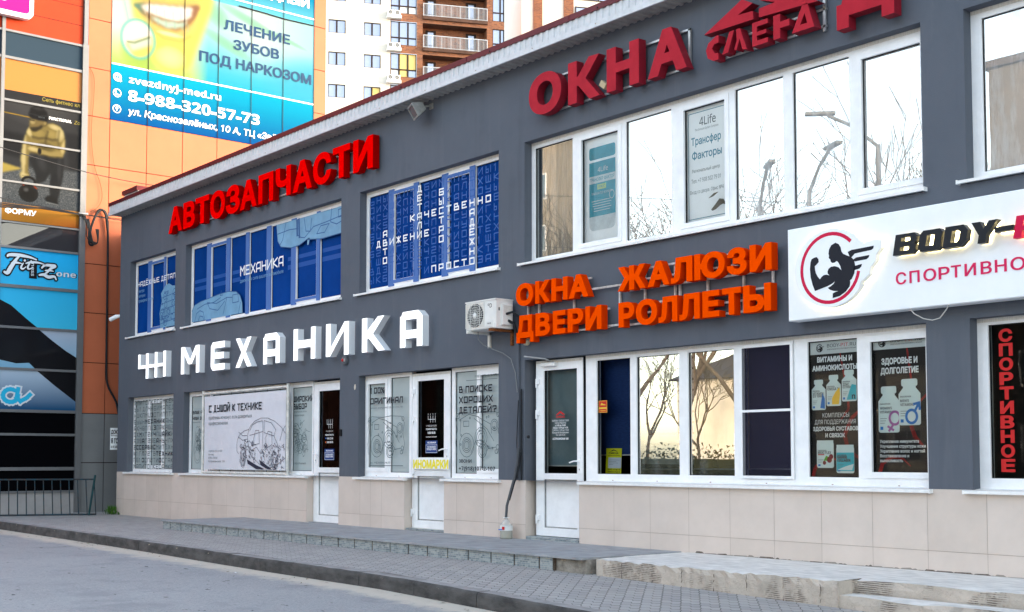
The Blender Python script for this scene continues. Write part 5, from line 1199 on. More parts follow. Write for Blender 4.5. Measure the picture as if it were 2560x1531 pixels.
for k in range(150):
    q = rg.random(); x = 5.3 + rg.random() * .55 if q < .4 else 6.05 + rg.random() * .8; z_ = rg.uniform(.92, 1.28) if q < .4 else rg.uniform(.80, 1.20)
    a = rg.uniform(.01, .07); w_ = rg.uniform(0, 6.3)
    C.append(arc(x, z_, a * .6, a * .5, 0, 360, 8) if k % 4 == 0 else [(x, z_), (x + a * math.cos(w_), z_ + a * math.sin(w_)), (x + a * math.cos(w_) + .03, z_ + a * math.sin(w_) - .02)])
m.flat(F, strokes([[(min(x, 6.875), max(z_, .79)) for x, z_ in q] for q in C], .0075), n, NV)
m.flat(F, poly([(5.56, .96), (5.9, .86), (6.2, .79), (5.9, .79), (5.6, .88)], [(6.0, .95), (6.25, .86), (6.45, .79), (6.3, .79), (6.05, .86)]), n - .001, NV)
m.build('print', t)

# ------------------------------------------------------------------ fittings on the wall
ACW = mat('air conditioner casing', (0.74, 0.73, 0.70), .45, var=.05, vscale=6); ACD = mat('fan dark', (0.03, 0.03, 0.032), .6)
t = thing('air_conditioner', 'white outdoor air conditioner unit with round fan grille, left of the orange letters', 'air conditioner', (12.4, -.2, 2.6))
m = MB(); m.cham(F, 12.10, 12.72, 2.60, 2.965, .07, .345, ACW, .012); m.box(F, 12.10, 12.725, 2.955, 2.972, .065, .352, ACW)
m.build('body', t)
m = MB(); m.flat(F, poly(rect(12.115, 2.63, 12.495, 2.94)), .3452, PVCD); m.flat(F, poly(ell(12.305, 2.785, .165, .152)), .3458, ACD); m.build('fan_recess', t)
m = MB()
for k in range(24):
    a = R(k * 15); m.tube([F.p(12.305, 2.785, .356), F.p(12.305 + .15 * math.cos(a), 2.785 + .15 * math.sin(a), .354)], .0022, ACW, 4)
for q in (.035, .07, .105, .14): m.tube([F.p(12.305 + q * math.cos(R(a)), 2.785 + q * math.sin(R(a)), .356) for a in range(0, 361, 20)], .0024, ACW, 4)
for k in range(11): m.box(F, 12.115, 12.495, 2.635 + .028 * k, 2.638 + .028 * k, .348, .3525, ACW)
for k in range(5): m.box(F, 12.11 + .095 * k, 12.116 + .095 * k, 2.63, 2.94, .348, .353, ACW)
m.lathe(F.p(12.305, 2.785, .352), [(.035, 0), (.033, .006), (0, .008)], ACW, 14, axis=(0, -1, 0)); m.build('fan_grille', t)
m = MB(); m.cham(F, 12.535, 12.66, 2.625, 2.70, .345, .351, ACW, .003); m.flat(F, move(text('°DAICHI', .018, w=.08, bold=.02), 12.555, 2.655), .352, INK)
m.flat(F, move(text('D', .052, w=.045, bold=.01), 12.60, 2.862), .3475, INK); m.flat(F, strokes([arc(12.575, 2.90, .011, .012, 0, 360, 10)], .006), .3475, INK); m.build('badge', t)
m = MB(); S = Pl((12.72, 0, 0), (0, 1, 0), (0, 0, 1)); m.cham(S, -.26, -.10, 2.64, 2.90, 0, .035, ACW, .006); m.box(S, -.24, -.12, 2.80, 2.885, .035, .038, PVCD); m.box(S, -.30, -.285, 2.82, 2.86, 0, .006, BLACK); m.build('service_cover', t)
m = MB()
for x in (12.18, 12.64):
    m.wbox(x - .02, x + .02, -.38, 0, 2.565, 2.598, RUST if x > 12.5 else PVCD); m.wbox(x - .02, x + .02, -.03, 0, 2.40, 2.6, RUST if x > 12.5 else PVCD)
m.build('bracket', t)
m = MB(); HOSE = mat('grey hose', (.085, .09, .10), .45); Cb2 = mat('thin grey hose', (.2, .21, .22), .5)
m.tube([(12.20 + .0, -.22, 2.595), (12.20, -.215, 2.50), (12.23, -.16, 2.43), (12.33, -.08, 2.37), (12.5, -.05, 2.31), (12.65, -.045, 2.23), (12.74, -.045, 2.05), (12.78, -.045, 1.8)], .0065, Cb2, 8); m.build('drain_hose', t)
m = MB(); Cb = mat('dark cable bundle', (.02, .022, .026), .6)
m.tube([(12.75, -.2, 2.78), (12.82, -.16, 2.80), (12.86, -.08, 2.74), (12.83, -.05, 2.62), (12.80, -.05, 2.45)], .016, Cb, 8); m.tube([(12.75, -.17, 2.70), (12.80, -.12, 2.66), (12.80, -.06, 2.5)], .018, Cb, 8); m.build('pipe', t)

t = thing('wall_conduit', 'grey vertical cable trunking on the wall left of the shop door', 'conduit', (12.79, -.02, .7))
m = MB(); m.wbox(12.745, 12.79, -.032, 0, .70, 2.42, WALL); m.build('trunking', t)
m = MB(); m.tube([(12.83, -.02, 1.84), (12.83, -.02, .70)], .010, Cb, 6); m.tube([(12.80, -.045, 1.7), (12.775, -.05, 1.2), (12.79, -.045, .72)], .006, Cb, 6); m.lathe((12.95, 0, 1.24), [(.022, 0), (.018, .02), (0, .024)], Cb, 10, axis=(0, -1, 0)); m.build('cable', t)
m = MB(); m.tube([(12.80, -.045, 1.10), (12.79, -.05, .95), (12.75, -.06, .75), (12.70, -.09, .55), (12.665, -.12, .38), (12.66, -.13, .22)], .017, HOSE, 10); m.tube([(12.825, -.03, 1.05), (12.80, -.04, .85), (12.73, -.07, .62), (12.69, -.10, .45)], .011, Cb, 8)
m.build('hose', t)

t = thing('plastic_jug', 'clear plastic jug half full of murky water catching the hose', 'jug', (12.665, -.13, -.03))
JUG = bpy.data.materials.new('clear jug plastic'); JUG.use_nodes = True; N = JUG.node_tree.nodes; L = JUG.node_tree.links; N.remove(N['Principled BSDF'])
a = N.new('ShaderNodeBsdfTransparent'); a.inputs[0].default_value = (.93, .93, .92, 1); b = N.new('ShaderNodeBsdfPrincipled'); b.inputs['Base Color'].default_value = (.75, .76, .75, 1); b.inputs['Roughness'].default_value = .15; x = N.new('ShaderNodeMixShader'); x.inputs[0].default_value = .38
L.new(a.outputs[0], x.inputs[1]); L.new(b.outputs[0], x.inputs[2]); L.new(x.outputs[0], N['Material Output'].inputs[0])
c = (12.665, -.13, -.03); MUD = mat('murky water', (.30, .255, .12), .2, var=.2, vscale=20)
m = MB(); m.lathe(c, [(0, 0), (.072, .002), (.080, .012), (.077, .03), (.080, .045), (.077, .06), (.080, .075), (.078, .10), (.079, .15), (.074, .18), (.058, .205), (.032, .232), (.024, .24), (.024, .262)], JUG, 20); m.build('body', t)
m = MB(); m.lathe(c, [(0, .004), (.070, .005), (.074, .013), (.072, .03), (.074, .045), (.072, .06), (.074, .08), (.073, .095), (0, .096)], MUD, 20); m.build('water', t)
m = MB(); m.lathe((c[0], c[1], c[2] + .105), [(.0815, 0), (.0815, .062)], PAPER, 20); Pj = Pl((c[0], c[1], c[2]), (1, .25, 0), (0, 0, 1)); m.flat(Pj, poly(rect(-.005, .115, .035, .155)), .083, REDP); m.flat(Pj, poly(rect(-.06, .112, .0, .124)), .083, BLUP); m.build('label', t)
m = MB(); m.tube([(c[0] + .036 * math.cos(R(q)), c[1] + .036 * math.sin(R(q)), c[2] + .262) for q in range(0, 361, 24)], .005, PAPER, 6); m.build('rim', t)

t = thing('floodlight', 'grey square floodlight on the wall under the eave', 'lamp', (10.8, 0, 5.85))
LAMPG = mat('lamp housing', (0.25, 0.25, 0.24), .45, var=.15, vscale=15); LGL = glass('lamp glass', -.09, back=(.10, .135, .14, 1))
fc = Vector((10.76, -.24, 5.775)); nd = Vector((-.32, -.80, -.50)).normalized(); uu = Vector((1, -.42, .0)).normalized(); uu = (uu - nd * uu.dot(nd)).normalized(); vv = nd.cross(uu); FP = Pl(fc, uu, vv)
if FP.n.dot(nd) < 0: FP = Pl(fc, -uu, vv)
m = MB(); a, b = .135, .10; k = .55
f = [(-a, -b, 0), (a, -b, 0), (a, b, 0), (-a, b, 0)]; bk = [(-a * k, -b * k, -.16), (a * k, -b * k, -.16), (a * k, b * k, -.16), (-a * k, b * k, -.16)]
m.add([FP.p(*q) for q in bk + f], [(0, 3, 2, 1), (0, 1, 5, 4), (1, 2, 6, 5), (2, 3, 7, 6), (3, 0, 4, 7)], LAMPG)
m.ext(FP, holed(rect(-a, -b, a, b), rect(-a + .022, -b + .022, a - .022, b - .022)), -.01, .012, LAMPG); m.build('housing', t)
m = MB(); m.quad(FP.p(-a + .02, -b + .02, .002), FP.p(a - .02, -b + .02, .002), FP.p(a - .02, b - .02, .002), FP.p(-a + .02, b - .02, .002), LGL); m.build('lens', t)
m = MB(); m.tube([FP.p(0, 0, -.15), (10.86, -.04, 5.87), (10.86, 0, 5.87)], .014, LAMPG, 8); m.wbox(10.82, 10.90, -.012, 0, 5.83, 5.91, LAMPG); m.build('bracket', t)
m = MB(); SG = mat('siren grey', (.12, .13, .145), .5)
t = thing('alarm_siren', 'small round grey alarm siren with red light below the white letters', 'alarm', (8.66, 0, 2.45))
m.lathe((8.68, 0, 2.455), [(.075, 0), (.075, .035), (.06, .05), (0, .052)], SG, 20, axis=(0, -1, 0)); m.build('casing', t)
m = MB(); m.lathe((8.655, -.05, 2.455), [(.025, 0), (.02, .015), (0, .02)], REDP, 12, axis=(0, -1, 0)); m.build('light', t)
m = MB(); m.flat(F, poly(rect(8.685, 2.43, 8.725, 2.475)), .0535, STEEL); m.build('grille', t)
m = MB(); m.flat(F, poly([(8.90, 2.03), (8.915, 2.075), (8.945, 2.08), (8.955, 2.04), (8.94, 2.0), (8.915, 1.995)]), .002, mat('bare plaster', (.55, .5, .42), .9)); m.build('plaster_chip', shop)
m = MB(); m.lathe((12.93, 0, 2.43), [(.05, 0), (.05, .04), (.035, .06), (0, .065)], mat('cream bell plastic', (.6, .52, .38), .5), 18, axis=(0, -1, 0)); m.lathe((12.93, -.065, 2.43), [(.028, 0), (.02, .012), (0, .014)], ACW, 14, axis=(0, -1, 0))
tag(m.build('alarm_bell', loc=(12.93, 0, 2.43)), 'small cream round bell below the orange letter Д', 'alarm')
t = thing('security_camera', 'small white bullet camera on the left corner of the grey building', 'camera', (-.12, -.02, 3.87))
m = MB(); m.tube([(-.13, .02, 3.91), (-.16, -.06, 3.89), (-.30, -.12, 3.84)], [.03, .045, .045], PVC, 12); m.build('body', t)
m = MB(); m.lathe((-.30, -.12, 3.84), [(.038, 0), (.03, .012), (0, .014)], BLACK, 12, axis=(-.9, -.35, -.3)); m.build('lens', t)
m = MB(); m.tube([(-.12, .02, 3.93), (-.15, -.02, 3.90)], .014, PVC, 8); m.lathe((-.12, .03, 3.93), [(.035, 0), (.03, .02), (0, .022)], PVC, 12, axis=(-1, 0, 0)); m.build('mount', t)

# yellow show card standing inside the shop window
CARD = mat('yellow card', (0.72, 0.68, 0.01), .5); PC = Pl((14.03, .26, .80), (1, 0.02, -.01), (-.05, .10, 1))
t = thing('show_card', 'bright yellow card with black heading leaning inside the shop window', 'card', (14.15, .26, .8))
m = MB(); m.box(PC, .02, .275, -.01, .295, -.004, 0, CARD); m.build('card', t)
m = MB(); m.flat(PC, poly([(.08, .258), (.145, .282), (.215, .258), (.18, .258), (.15, .27), (.12, .258)]), .001, INK); m.flat(PC, move(text('СМЕНА', .024, w=.16, bold=.03), .065, .225), .001, INK); m.flat(PC, poly(rect(.05, .208, .25, .212)), .001, INK)
m.flat(PC, poly(rect(.06, .06, .275, .185)), .002, PAPER)
for i in range(4): m.flat(PC, poly(rect(.075, .155 - .018 * i, .075 + (.17, .12, .15, .07)[i], .158 - .018 * i)), .003, GREYL)
m.flat(PC, move(text('ПН-ПТ  с 9 до 18', .018, w=.2, bold=.03), .055, .035), .001, INK); m.flat(PC, move(text('СУББОТА  с 9 до 14', .018, w=.2, bold=.03), .055, .008), .001, INK); m.build('print', t)
# ------------------------------------------------------------------ shopping centre at the left
ORT = mat('orange cladding panel', (0.50, 0.14, 0.068), .42, var=.06, vscale=.8); GRC = mat('grey cladding panel', (0.20, 0.205, 0.21), .35, var=.06, vscale=1.5); SEAM = mat('panel seam', (0.022, 0.010, 0.008), .8)
ALU = mat('aluminium profile', (0.17, 0.175, 0.185), .4, metal=.3, var=.05)
mall = thing('shopping_centre', 'tall orange clad shopping centre with a glazed corner full of posters', 'building', (-1.5, 2, -.2))
m = MB(); rp = random.Random(8)
ys = [-.25, .26, 1.105, 1.95, 2.795, 3.64, 4.485, 5.33, 5.68]; zs = [-.25, .88, 1.93, 3.02, 4.09, 5.15, 6.20, 7.30, 8.37, 9.43, 10.51, 11.58, 12.65, 13.7, 14.8]
g = .008
for i in range(len(ys) - 1):
    for j in range(len(zs) - 1):
        mm = GRC if zs[j + 1] <= 1.94 else ORT
        m.box(MALL, ys[i] + g, ys[i + 1] - g, zs[j] + g, zs[j + 1] - g, -.02, rp.uniform(-.001, .001), mm)
m.box(MALL, -.25, 5.67, -.4, 14.8, -.3, -.02, SEAM); m.build('cladding', mall)
m = MB(); m.wbox(-14, -1.82, -9, 5.67, -.5, 14.8, ORT); m.build('block', mall)
# glazed part: aluminium grid
bands = [(11.5, 9.88), (9.835, 9.32), (9.265, 8.42), (8.375, 7.575), (7.535, 6.72), (6.68, 5.87), (5.835, 5.36), (5.315, 4.56), (4.495, 3.70), (3.65, 2.84), (2.79, 1.98), (1.92, 1.49), (1.44, .79), (.72, .30)]
m = MB(); cols = [-3.6, -2.02, -.375]
for a, b in zip(bands, bands[1:]): m.box(MALL, -5.3, -.36, b[0], a[1], -.03, .03, ALU)
for y in (-5.28, -3.64, -2.04): m.box(MALL, y - .025, y + .045, .2, 12, -.02, .045, ALU)
m.box(MALL, -.375, -.25, -.25, 9.9, -.03, .05, ALU); m.box(MALL, -.36, -.27, 9.9, 14, -.02, .055, ALU); m.box(MALL, -5.3, -.36, .255, .30, -.03, .03, ALU)
m.build('glazing_frame', mall)
PA = lambda c: mat('print %d %d %d' % tuple(int(v * 100) for v in c[:3]), c, .3, spec=.15)
ORR = mat('orange red panel', (0.35, 0.030, 0.004), .5, spec=.15, var=.05); GB_ = glass('blue grey spandrel glass', -.06, back=(.027, .045, .066, 1)); YEP = mat('yellow orange panel', (0.35, 0.128, 0.022), .4, spec=.2); DKG = glass('dark shop glass', -.05, back=(.003, .003, .004, 1), wob=.02); REFG = glass('dark reflecting glass', .02, back=(.03, .03, .035, 1), wob=.03); BASEP = mat('pale base panel', (.34, .33, .33), .5, var=.08)
CYA = mat('poster cyan fade', (0.05, 0.5, 0.8), .3, spec=.15, ramp=(3.70, lin(60, 185, 225, 1), 5.3, lin(30, 165, 225, 1))); CYB = mat('poster pale blue fade', (.3, .5, .6), .3, spec=.15, ramp=(2.0, lin(25, 75, 115, 1), 2.75, lin(165, 185, 205, 1))); CYC = mat('poster grey blue fade', (.3, .5, .6), .3, spec=.15, ramp=(2.84, lin(120, 170, 200, 1), 3.6, lin(165, 180, 200, 1)))
def panels(y0, y1, first):
    for (z1, z0), mm in zip(bands, [ORR, GB_, YEP, None, None, None, REFG, CYA, CYA, CYC, CYB, DKG, DKG, DKG]):
        if mm is None: mm = mat('poster charcoal', (.012, .014, .016), .3, var=.35, vscale=3, spec=.15)
        m = MB(); m.quad(MALL.p(y0, z0, -.005), MALL.p(y1, z0, -.005), MALL.p(y1, z1, -.005), MALL.p(y0, z1, -.005), mm)
        if mm is ORR:
            for zz in (10.3, 10.72): m.box(MALL, y0, y1, zz - .006, zz + .006, -.005, -.003, SEAM)
        m.build('glazing_panel', mall)
for y0, y1 in ((-5.25, -3.61), (-3.60, -2.0), (-1.995, -.375)): panels(y0, y1, 0)
m = MB(); m.box(MALL, -5.3, -.36, -.4, .255, -.03, .0, BASEP); m.build('base_panel', mall)
m = MB(); sg = glass('grey spandrel', .1, back=(.10, .10, .11, 1)); n = .001
SK = mat('poster skin', (0.115, 0.093, 0.033), .35, var=.25, vscale=6); SKL = mat('poster skin light', (0.17, 0.145, 0.065), .35, var=.15, vscale=8); SKM = mat('poster skin mid', (0.135, 0.112, 0.044), .35, var=.2, vscale=9); SKD = mat('poster skin shade', (0.03, 0.022, 0.008), .35); TRO = mat('poster dark cloth', (.0065, .0075, .009), .35); KET = mat('poster iron', (.006, .006, .007), .35, var=.4, vscale=10); FLO = mat('poster gym floor', (.032, .038, .044), .35, var=.4, vscale=22); YT = mat('poster yellow text', (.17, .14, .02), .35); OR2 = mat('poster orange strip', (.38, .14, .015), .4, spec=.2)
CV = Canvas(-1.99, 5.885, -.38, 8.61, .014); X_, Y_ = CV.X, CV.Y
CV.grad((Y_ - 7.0) / 1.6, (58, 62, 68), (62, 64, 68)); CV.put(CV.ell(-1.3, 8.4, .9, .5, .7), (92, 94, 98), .7); CV.put(CV.mask([(-1.99, 7.75), (-1.5, 7.72), (-1.5, 7.2), (-1.99, 7.25)], .03), (30, 33, 38), .8); CV.put(CV.mask([(-.70, 7.9), (-.38, 7.9), (-.38, 7.1), (-.62, 7.1)], .03), (34, 38, 44), .8)
fl = CV.mask([(-1.99, 6.9), (-1.5, 7.05), (-.38, 7.1), (-.38, 6.2), (-1.99, 6.2)], .03); CV.put(fl, (98, 106, 114)); CV.c += (fl * CV.rng.normal(0, 15, X_.shape) * (1 + .5 * np.sin(Y_ * 160)))[..., None]
CV.put(CV.mask([(-1.99, 7.08), (-1.58, 7.0), (-1.99, 6.86)], .01), (205, 185, 95)); CV.line([(-1.99, 8.13), (-1.42, 8.105)], .016, (225, 180, 40))
OL, SK_, LT, SH = (98, 88, 48), (152, 136, 78), (238, 224, 165), (52, 46, 28)
tr = CV.mask([(-1.46, 7.22), (-1.26, 7.40), (-.98, 7.42), (-.72, 7.35), (-.74, 6.95), (-.80, 6.62), (-.84, 6.42), (-1.0, 6.42), (-1.02, 6.7), (-1.0, 7.0), (-1.12, 6.8), (-1.30, 6.70), (-1.32, 6.95)], .012); CV.put(tr, (36, 40, 45)); CV.put(CV.ell(-1.2, 7.2, .12, .25, 1, 20) * tr, (58, 62, 68)); CV.put(CV.ell(-.82, 7.1, .06, .4) * tr, (54, 58, 64))
CV.put(CV.mask([(-1.12, 6.44), (-1.08, 6.37), (-.82, 6.33), (-.85, 6.45), (-.98, 6.52), (-1.06, 6.5)], .008), (30, 32, 35)); CV.line([(-1.08, 6.36), (-.83, 6.33)], .02, (150, 155, 160))
to = CV.mask([(-1.53, 7.66), (-1.52, 7.80), (-1.46, 7.92), (-1.30, 7.98), (-1.12, 8.02), (-.98, 8.07), (-.84, 8.03), (-.75, 7.92), (-.71, 7.74), (-.74, 7.52), (-.82, 7.42), (-1.22, 7.38), (-1.34, 7.42), (-1.42, 7.56)], .014); CV.put(to, SK_)
for q in ((-.80, 7.86, .11, .2, -15), (-1.47, 7.80, .07, .16, 20), (-.93, 7.98, .16, .07, -10)): CV.put(CV.ell(*q[:4], .8, q[4]) * to, LT, .9)
CV.put(CV.ell(-1.28, 7.80, .15, .09, .7) * to, (176, 158, 92), .9); CV.put(CV.ell(-1.0, 7.82, .13, .10, .7) * to, (184, 166, 98), .9); CV.line([(-1.08, 7.86), (-1.12, 7.66), (-1.12, 7.46)], .02, SH, .03, .7); CV.line([(-1.40, 7.70), (-1.26, 7.69), (-1.12, 7.72), (-.98, 7.70), (-.88, 7.72)], .02, SH, .03, .7); CV.put(CV.ell(-1.12, 7.52, .22, .13, .8) * to, OL, .8); CV.line([(-.84, 7.92), (-.86, 7.7), (-.82, 7.5)], .02, OL, .03, .8)
a1 = CV.mask([(-1.53, 7.74), (-1.59, 7.5), (-1.62, 7.2), (-1.59, 6.95), (-1.64, 6.88), (-1.60, 6.80), (-1.46, 6.81), (-1.43, 6.88), (-1.47, 6.98), (-1.46, 7.25), (-1.42, 7.5), (-1.40, 7.68)], .012); CV.put(a1, SK_); CV.put(CV.blur(a1 * (X_ < -1.53 + .02 * (Y_ - 7)), .02), LT, .85); CV.put(CV.ell(-1.53, 6.86, .1, .07) * a1, LT, .8); CV.line([(-1.58, 6.86), (-1.47, 6.85)], .008, SH, .01, .6)
a2 = CV.mask([(-.72, 7.8), (-.70, 7.5), (-.76, 7.35), (-.98, 7.33), (-1.22, 7.35), (-1.42, 7.36), (-1.50, 7.44), (-1.44, 7.52), (-1.25, 7.47), (-1.0, 7.44), (-.82, 7.50)], .012); CV.put(a2, (178, 160, 98)); CV.put(CV.ell(-1.36, 7.45, .16, .06) * a2, LT, .8); CV.put(CV.ell(-.76, 7.6, .06, .2) * a2, LT, .8); CV.line([(-1.4, 7.37), (-1.0, 7.335), (-.78, 7.36)], .016, SH, .02, .7); CV.put(CV.ell(-1.24, 7.42, .045, .075, .4), (22, 22, 24))
CV.put(CV.mask([(-1.30, 7.9), (-1.12, 7.98), (-1.08, 8.1), (-1.30, 8.0)], .012), OL)
fc_ = CV.mask([(-1.44, 8.10), (-1.465, 8.04), (-1.455, 8.0), (-1.475, 7.965), (-1.455, 7.94), (-1.45, 7.88), (-1.41, 7.83), (-1.34, 7.83), (-1.22, 7.92), (-1.13, 8.0), (-1.10, 8.12), (-1.28, 8.12)], .008); CV.put(fc_, (142, 124, 76)); CV.put(CV.ell(-1.40, 8.02, .07, .06) * fc_, (205, 188, 130), .8); CV.put(CV.mask([(-1.455, 7.90), (-1.41, 7.82), (-1.33, 7.82), (-1.20, 7.92), (-1.18, 8.0), (-1.28, 7.94), (-1.38, 7.91)], .012), (40, 36, 26), .85); CV.line([(-1.45, 8.055), (-1.37, 8.05)], .014, (40, 36, 26), .01); CV.put(CV.ell(-1.14, 8.04, .035, .05, .5), (170, 150, 95))
CV.put(CV.mask([(-1.47, 8.10), (-1.475, 8.2), (-1.44, 8.32), (-1.35, 8.375), (-1.22, 8.37), (-1.11, 8.29), (-1.07, 8.16), (-1.09, 8.07), (-1.28, 8.075)], .01), (26, 28, 32)); CV.put(CV.ell(-1.3, 8.32, .14, .05), (62, 64, 68), .8); CV.line([(-1.46, 8.19), (-1.25, 8.17), (-1.08, 8.2)], .01, (62, 66, 72), .01)
CV.put(CV.ell(-1.45, 6.50, .205, .19, .12), (24, 25, 27)); CV.put(CV.ell(-1.50, 6.57, .07, .06), (110, 114, 118), .8); CV.line(arc(-1.45, 6.74, .13, .10, -10, 190, 12), .05, (26, 27, 30)); CV.line([(-1.57, 6.69), (-1.55, 6.66)], .03, (170, 60, 20)); CV.line([(-1.33, 6.66), (-1.29, 6.62)], .03, (170, 60, 20))
CV.put((Y_ < 6.24 + .0 * X_).astype(float), (250, 172, 62)); CV.put(np.clip((6.10 - Y_) / .2, 0, 1) * np.clip((X_ + 1.4) / 1.0, 0, 1), (205, 98, 40), .7); CV.put((Y_ > 8.40).astype(float) * .999, (58, 60, 66))  # orange strip's lower right darkened: a cast shadow painted into the picture
CV.mesh('fitness_picture', MALL, .0035, mall, .27); n = .006
m.flat(MALL, move(text('Сеть фитнес клубов', .085, bold=.02, w=1.22), -1.21, 8.49), n + .003, YT) if False else m.flat(MALL, move(text('Сеть фитнес кл', .085, bold=.02, w=.80), -1.21, 8.50), n + .003, YT)
m.flat(MALL, move(text('FUNCTIONAL', .065, bold=.02, w=.48), -1.06, 8.13), n + .003, WHITE); m.flat(MALL, move(text('Zo', .08, slant=.2, bold=.01, w=.13), -.53, 8.12), n + .003, YT); m.flat(MALL, move(text('ROGUE', .03, bold=.02), -1.28, 8.13), n + .004, FLO); m.flat(MALL, move(text('ФОРМУ', .115, bold=.035, w=.64), -1.92, 6.03), n + .004, WHITE); m.flat(MALL, move(text('В', .115, bold=.035), -2.1, 6.03), -.02, WHITE)
fp = m.build('fitness_poster', mall)
m = MB(); BLO = mat('poster black', (.006, .006, .008), .3, coat=.2); PLB = mat('poster logo white', (.62, .68, .74), .35)
def outlined(S1, S2, n): m.flat(MALL, S1, n, BLO); m.flat(MALL, S2, n + .0015, PLB)
def script(lines, w_): outlined(strokes(lines, w_ + .075), strokes(lines, w_), n)
def script(lines, ws):
    def rib(ex): # pen strokes that swell and taper
        L = []
        for ln, w_ in zip(lines, ws):
            q = cr2(ln, 6); k = len(q) - 1
            for i in range(k):
                a, b = Vector(q[i]), Vector(q[i + 1]); d = (b - a).normalized(); s = Vector((-d.y, d.x))
                wa = w_ * (.45 + .55 * math.sin(math.pi * min(1, (i + .5) / k * 1.15))) / 2 + ex; e_ = d * ex
                L.append(ccw([tuple(a + s * wa - e_), tuple(a - s * wa - e_), tuple(b - s * wa + e_), tuple(b + s * wa + e_)]))
                L.append(ell(b.x, b.y, wa, wa, 8))
        return union(L)
    outlined(rib(.028), rib(0), n)
def cr2(pts, k):
    P = [Vector(p) for p in pts]; out = []
    for i in range(len(P) - 1):
        a, b, c, d = P[max(i - 1, 0)], P[i], P[i + 1], P[min(i + 2, len(P) - 1)]
        for j in range(k):
            t_ = j / k; q = .5 * ((2 * b) + (c - a) * t_ + (2 * a - 5 * b + 4 * c - d) * t_ ** 2 + (3 * b - 3 * c + d - a) * t_ ** 3); out.append((q.x, q.y))
    return out + [tuple(P[-1])]
script([[(-1.91, 4.81), (-1.84, 4.79), (-1.78, 4.90), (-1.68, 5.07), (-1.60, 5.17)], [(-1.85, 5.13), (-1.80, 5.17), (-1.60, 5.18), (-1.40, 5.16), (-1.26, 5.12)], [(-1.77, 5.0), (-1.66, 5.02), (-1.56, 5.01)],
        [(-1.52, 5.03), (-1.57, 4.93), (-1.53, 4.90), (-1.47, 4.95)], [(-1.36, 5.10), (-1.43, 4.96), (-1.41, 4.91), (-1.34, 4.94)], [(-1.48, 5.02), (-1.36, 5.06), (-1.20, 5.06), (-1.06, 5.03)], [(-1.50, 5.075), (-1.49, 5.085)]], [.085, .07, .045, .04, .04, .045, .05])
script([[(-1.15, 4.95), (-1.08, 5.02), (-.95, 5.03), (-.87, 5.02), (-.96, 4.96), (-1.05, 4.86), (-1.17, 4.80)], [(-1.20, 4.80), (-1.10, 4.82), (-1.0, 4.78), (-.88, 4.80), (-.84, 4.74)], [(-1.08, 4.91), (-.98, 4.92), (-.90, 4.91)]], [.065, .07, .04])
o_ = move(text('one', .145, bold=.07, w=.46), -.86, 4.80); i_ = move(text('one', .125, bold=.02, w=.42), -.84, 4.81); outlined(o_, i_, n)
NS = text('ness', .07, w=.27, bold=.01); m.flat(MALL, poly(rect(-1.40, 4.72, -1.24, 5.06)), n - .001, BLO); m.flat(MALL, xf(NS, lambda a, b: (-1.36 + b, 5.04 - a)), n + .002, PLB)
m.flat(MALL, poly([(-1.995, 3.70), (-1.995, 4.24), (-1.75, 4.13), (-1.42, 3.86), (-1.21, 3.70)]), -.0035, BLO); m.flat(MALL, poly([(-1.995, 3.65), (-1.16, 3.65), (-.9, 3.45), (-.60, 3.24), (-.375, 3.11), (-.375, 2.84), (-1.24, 2.84), (-1.36, 2.955), (-1.62, 2.93), (-1.995, 3.0)]), -.0035, BLO); m.flat(MALL, poly([(-1.19, 2.79), (-.8, 2.48), (-.375, 2.17), (-.375, 2.79)]), -.0035, BLO)
AB = mat('logo cyan', (.02, .42, .68), .35)
la = [arc(-1.72, 2.26, .15, .13, 60, 360, 14), [(-1.57, 2.40), (-1.60, 2.22), (-1.52, 2.15), (-1.40, 2.22), (-1.33, 2.29)]]
m.flat(MALL, strokes(la, .15), n, PLB); m.flat(MALL, strokes(la, .085), n + .0015, AB); m.build('blue_poster', mall)

# dental billboard on the cladding
t = thing('billboard', 'large cyan dental clinic billboard with a smile on the orange building', 'billboard', (-1.49, 2.8, 8.4))
LOWB = mat('billboard lower blue', (0, .3, .7), .6, spec=.03, ramp=(8.37, lin(0, 105, 195), 9.61, lin(0, 205, 250))); UPB = mat('billboard pale aqua', (.4, .8, .9), .6, spec=.03, ramp=(9.6, lin(30, 200, 245), 10.9, lin(190, 240, 250))); TOPB = mat('billboard top blue', (0, .4, .75), .6, spec=.03, ramp=(11.6, lin(120, 225, 250), 12.2, lin(0, 170, 225))); LGRN = mat('billboard pale green', lin(225, 245, 225), .6, spec=.03, ramp=(9.7, lin(200, 235, 120), 10.7, lin(250, 252, 245, .35)))
m = MB(); n = .012
m.box(MALL, .26, 5.33, 8.37, 9.62, 0, n, LOWB); m.box(MALL, .26, 5.33, 9.62, 11.58, 0, n, UPB); m.box(MALL, .26, 5.33, 11.58, 13.2, 0, n, TOPB)
FACE = mat('billboard face yellow', lin(250, 246, 130), .6, spec=.03, var=.12, vscale=1.1, col2=lin(205, 228, 110)); LIP = mat('billboard lip', lin(232, 205, 120), .6, spec=.03, var=.2, vscale=3, col2=lin(240, 235, 150)); MOU = mat('billboard mouth', lin(175, 130, 85), .6); TEE = mat('billboard teeth', lin(254, 255, 252, .4), .4, var=.03); TEL = mat('billboard tooth line', lin(200, 225, 205, .3), .4); RING = mat('billboard mirror ring', lin(95, 205, 195), .4); GRNS = mat('billboard soft green', lin(150, 220, 185), .4, var=.2, vscale=2, col2=lin(190, 238, 225))
CV = Canvas(.262, 9.622, 5.328, 11.578, .026); X_, Y_ = CV.X, CV.Y
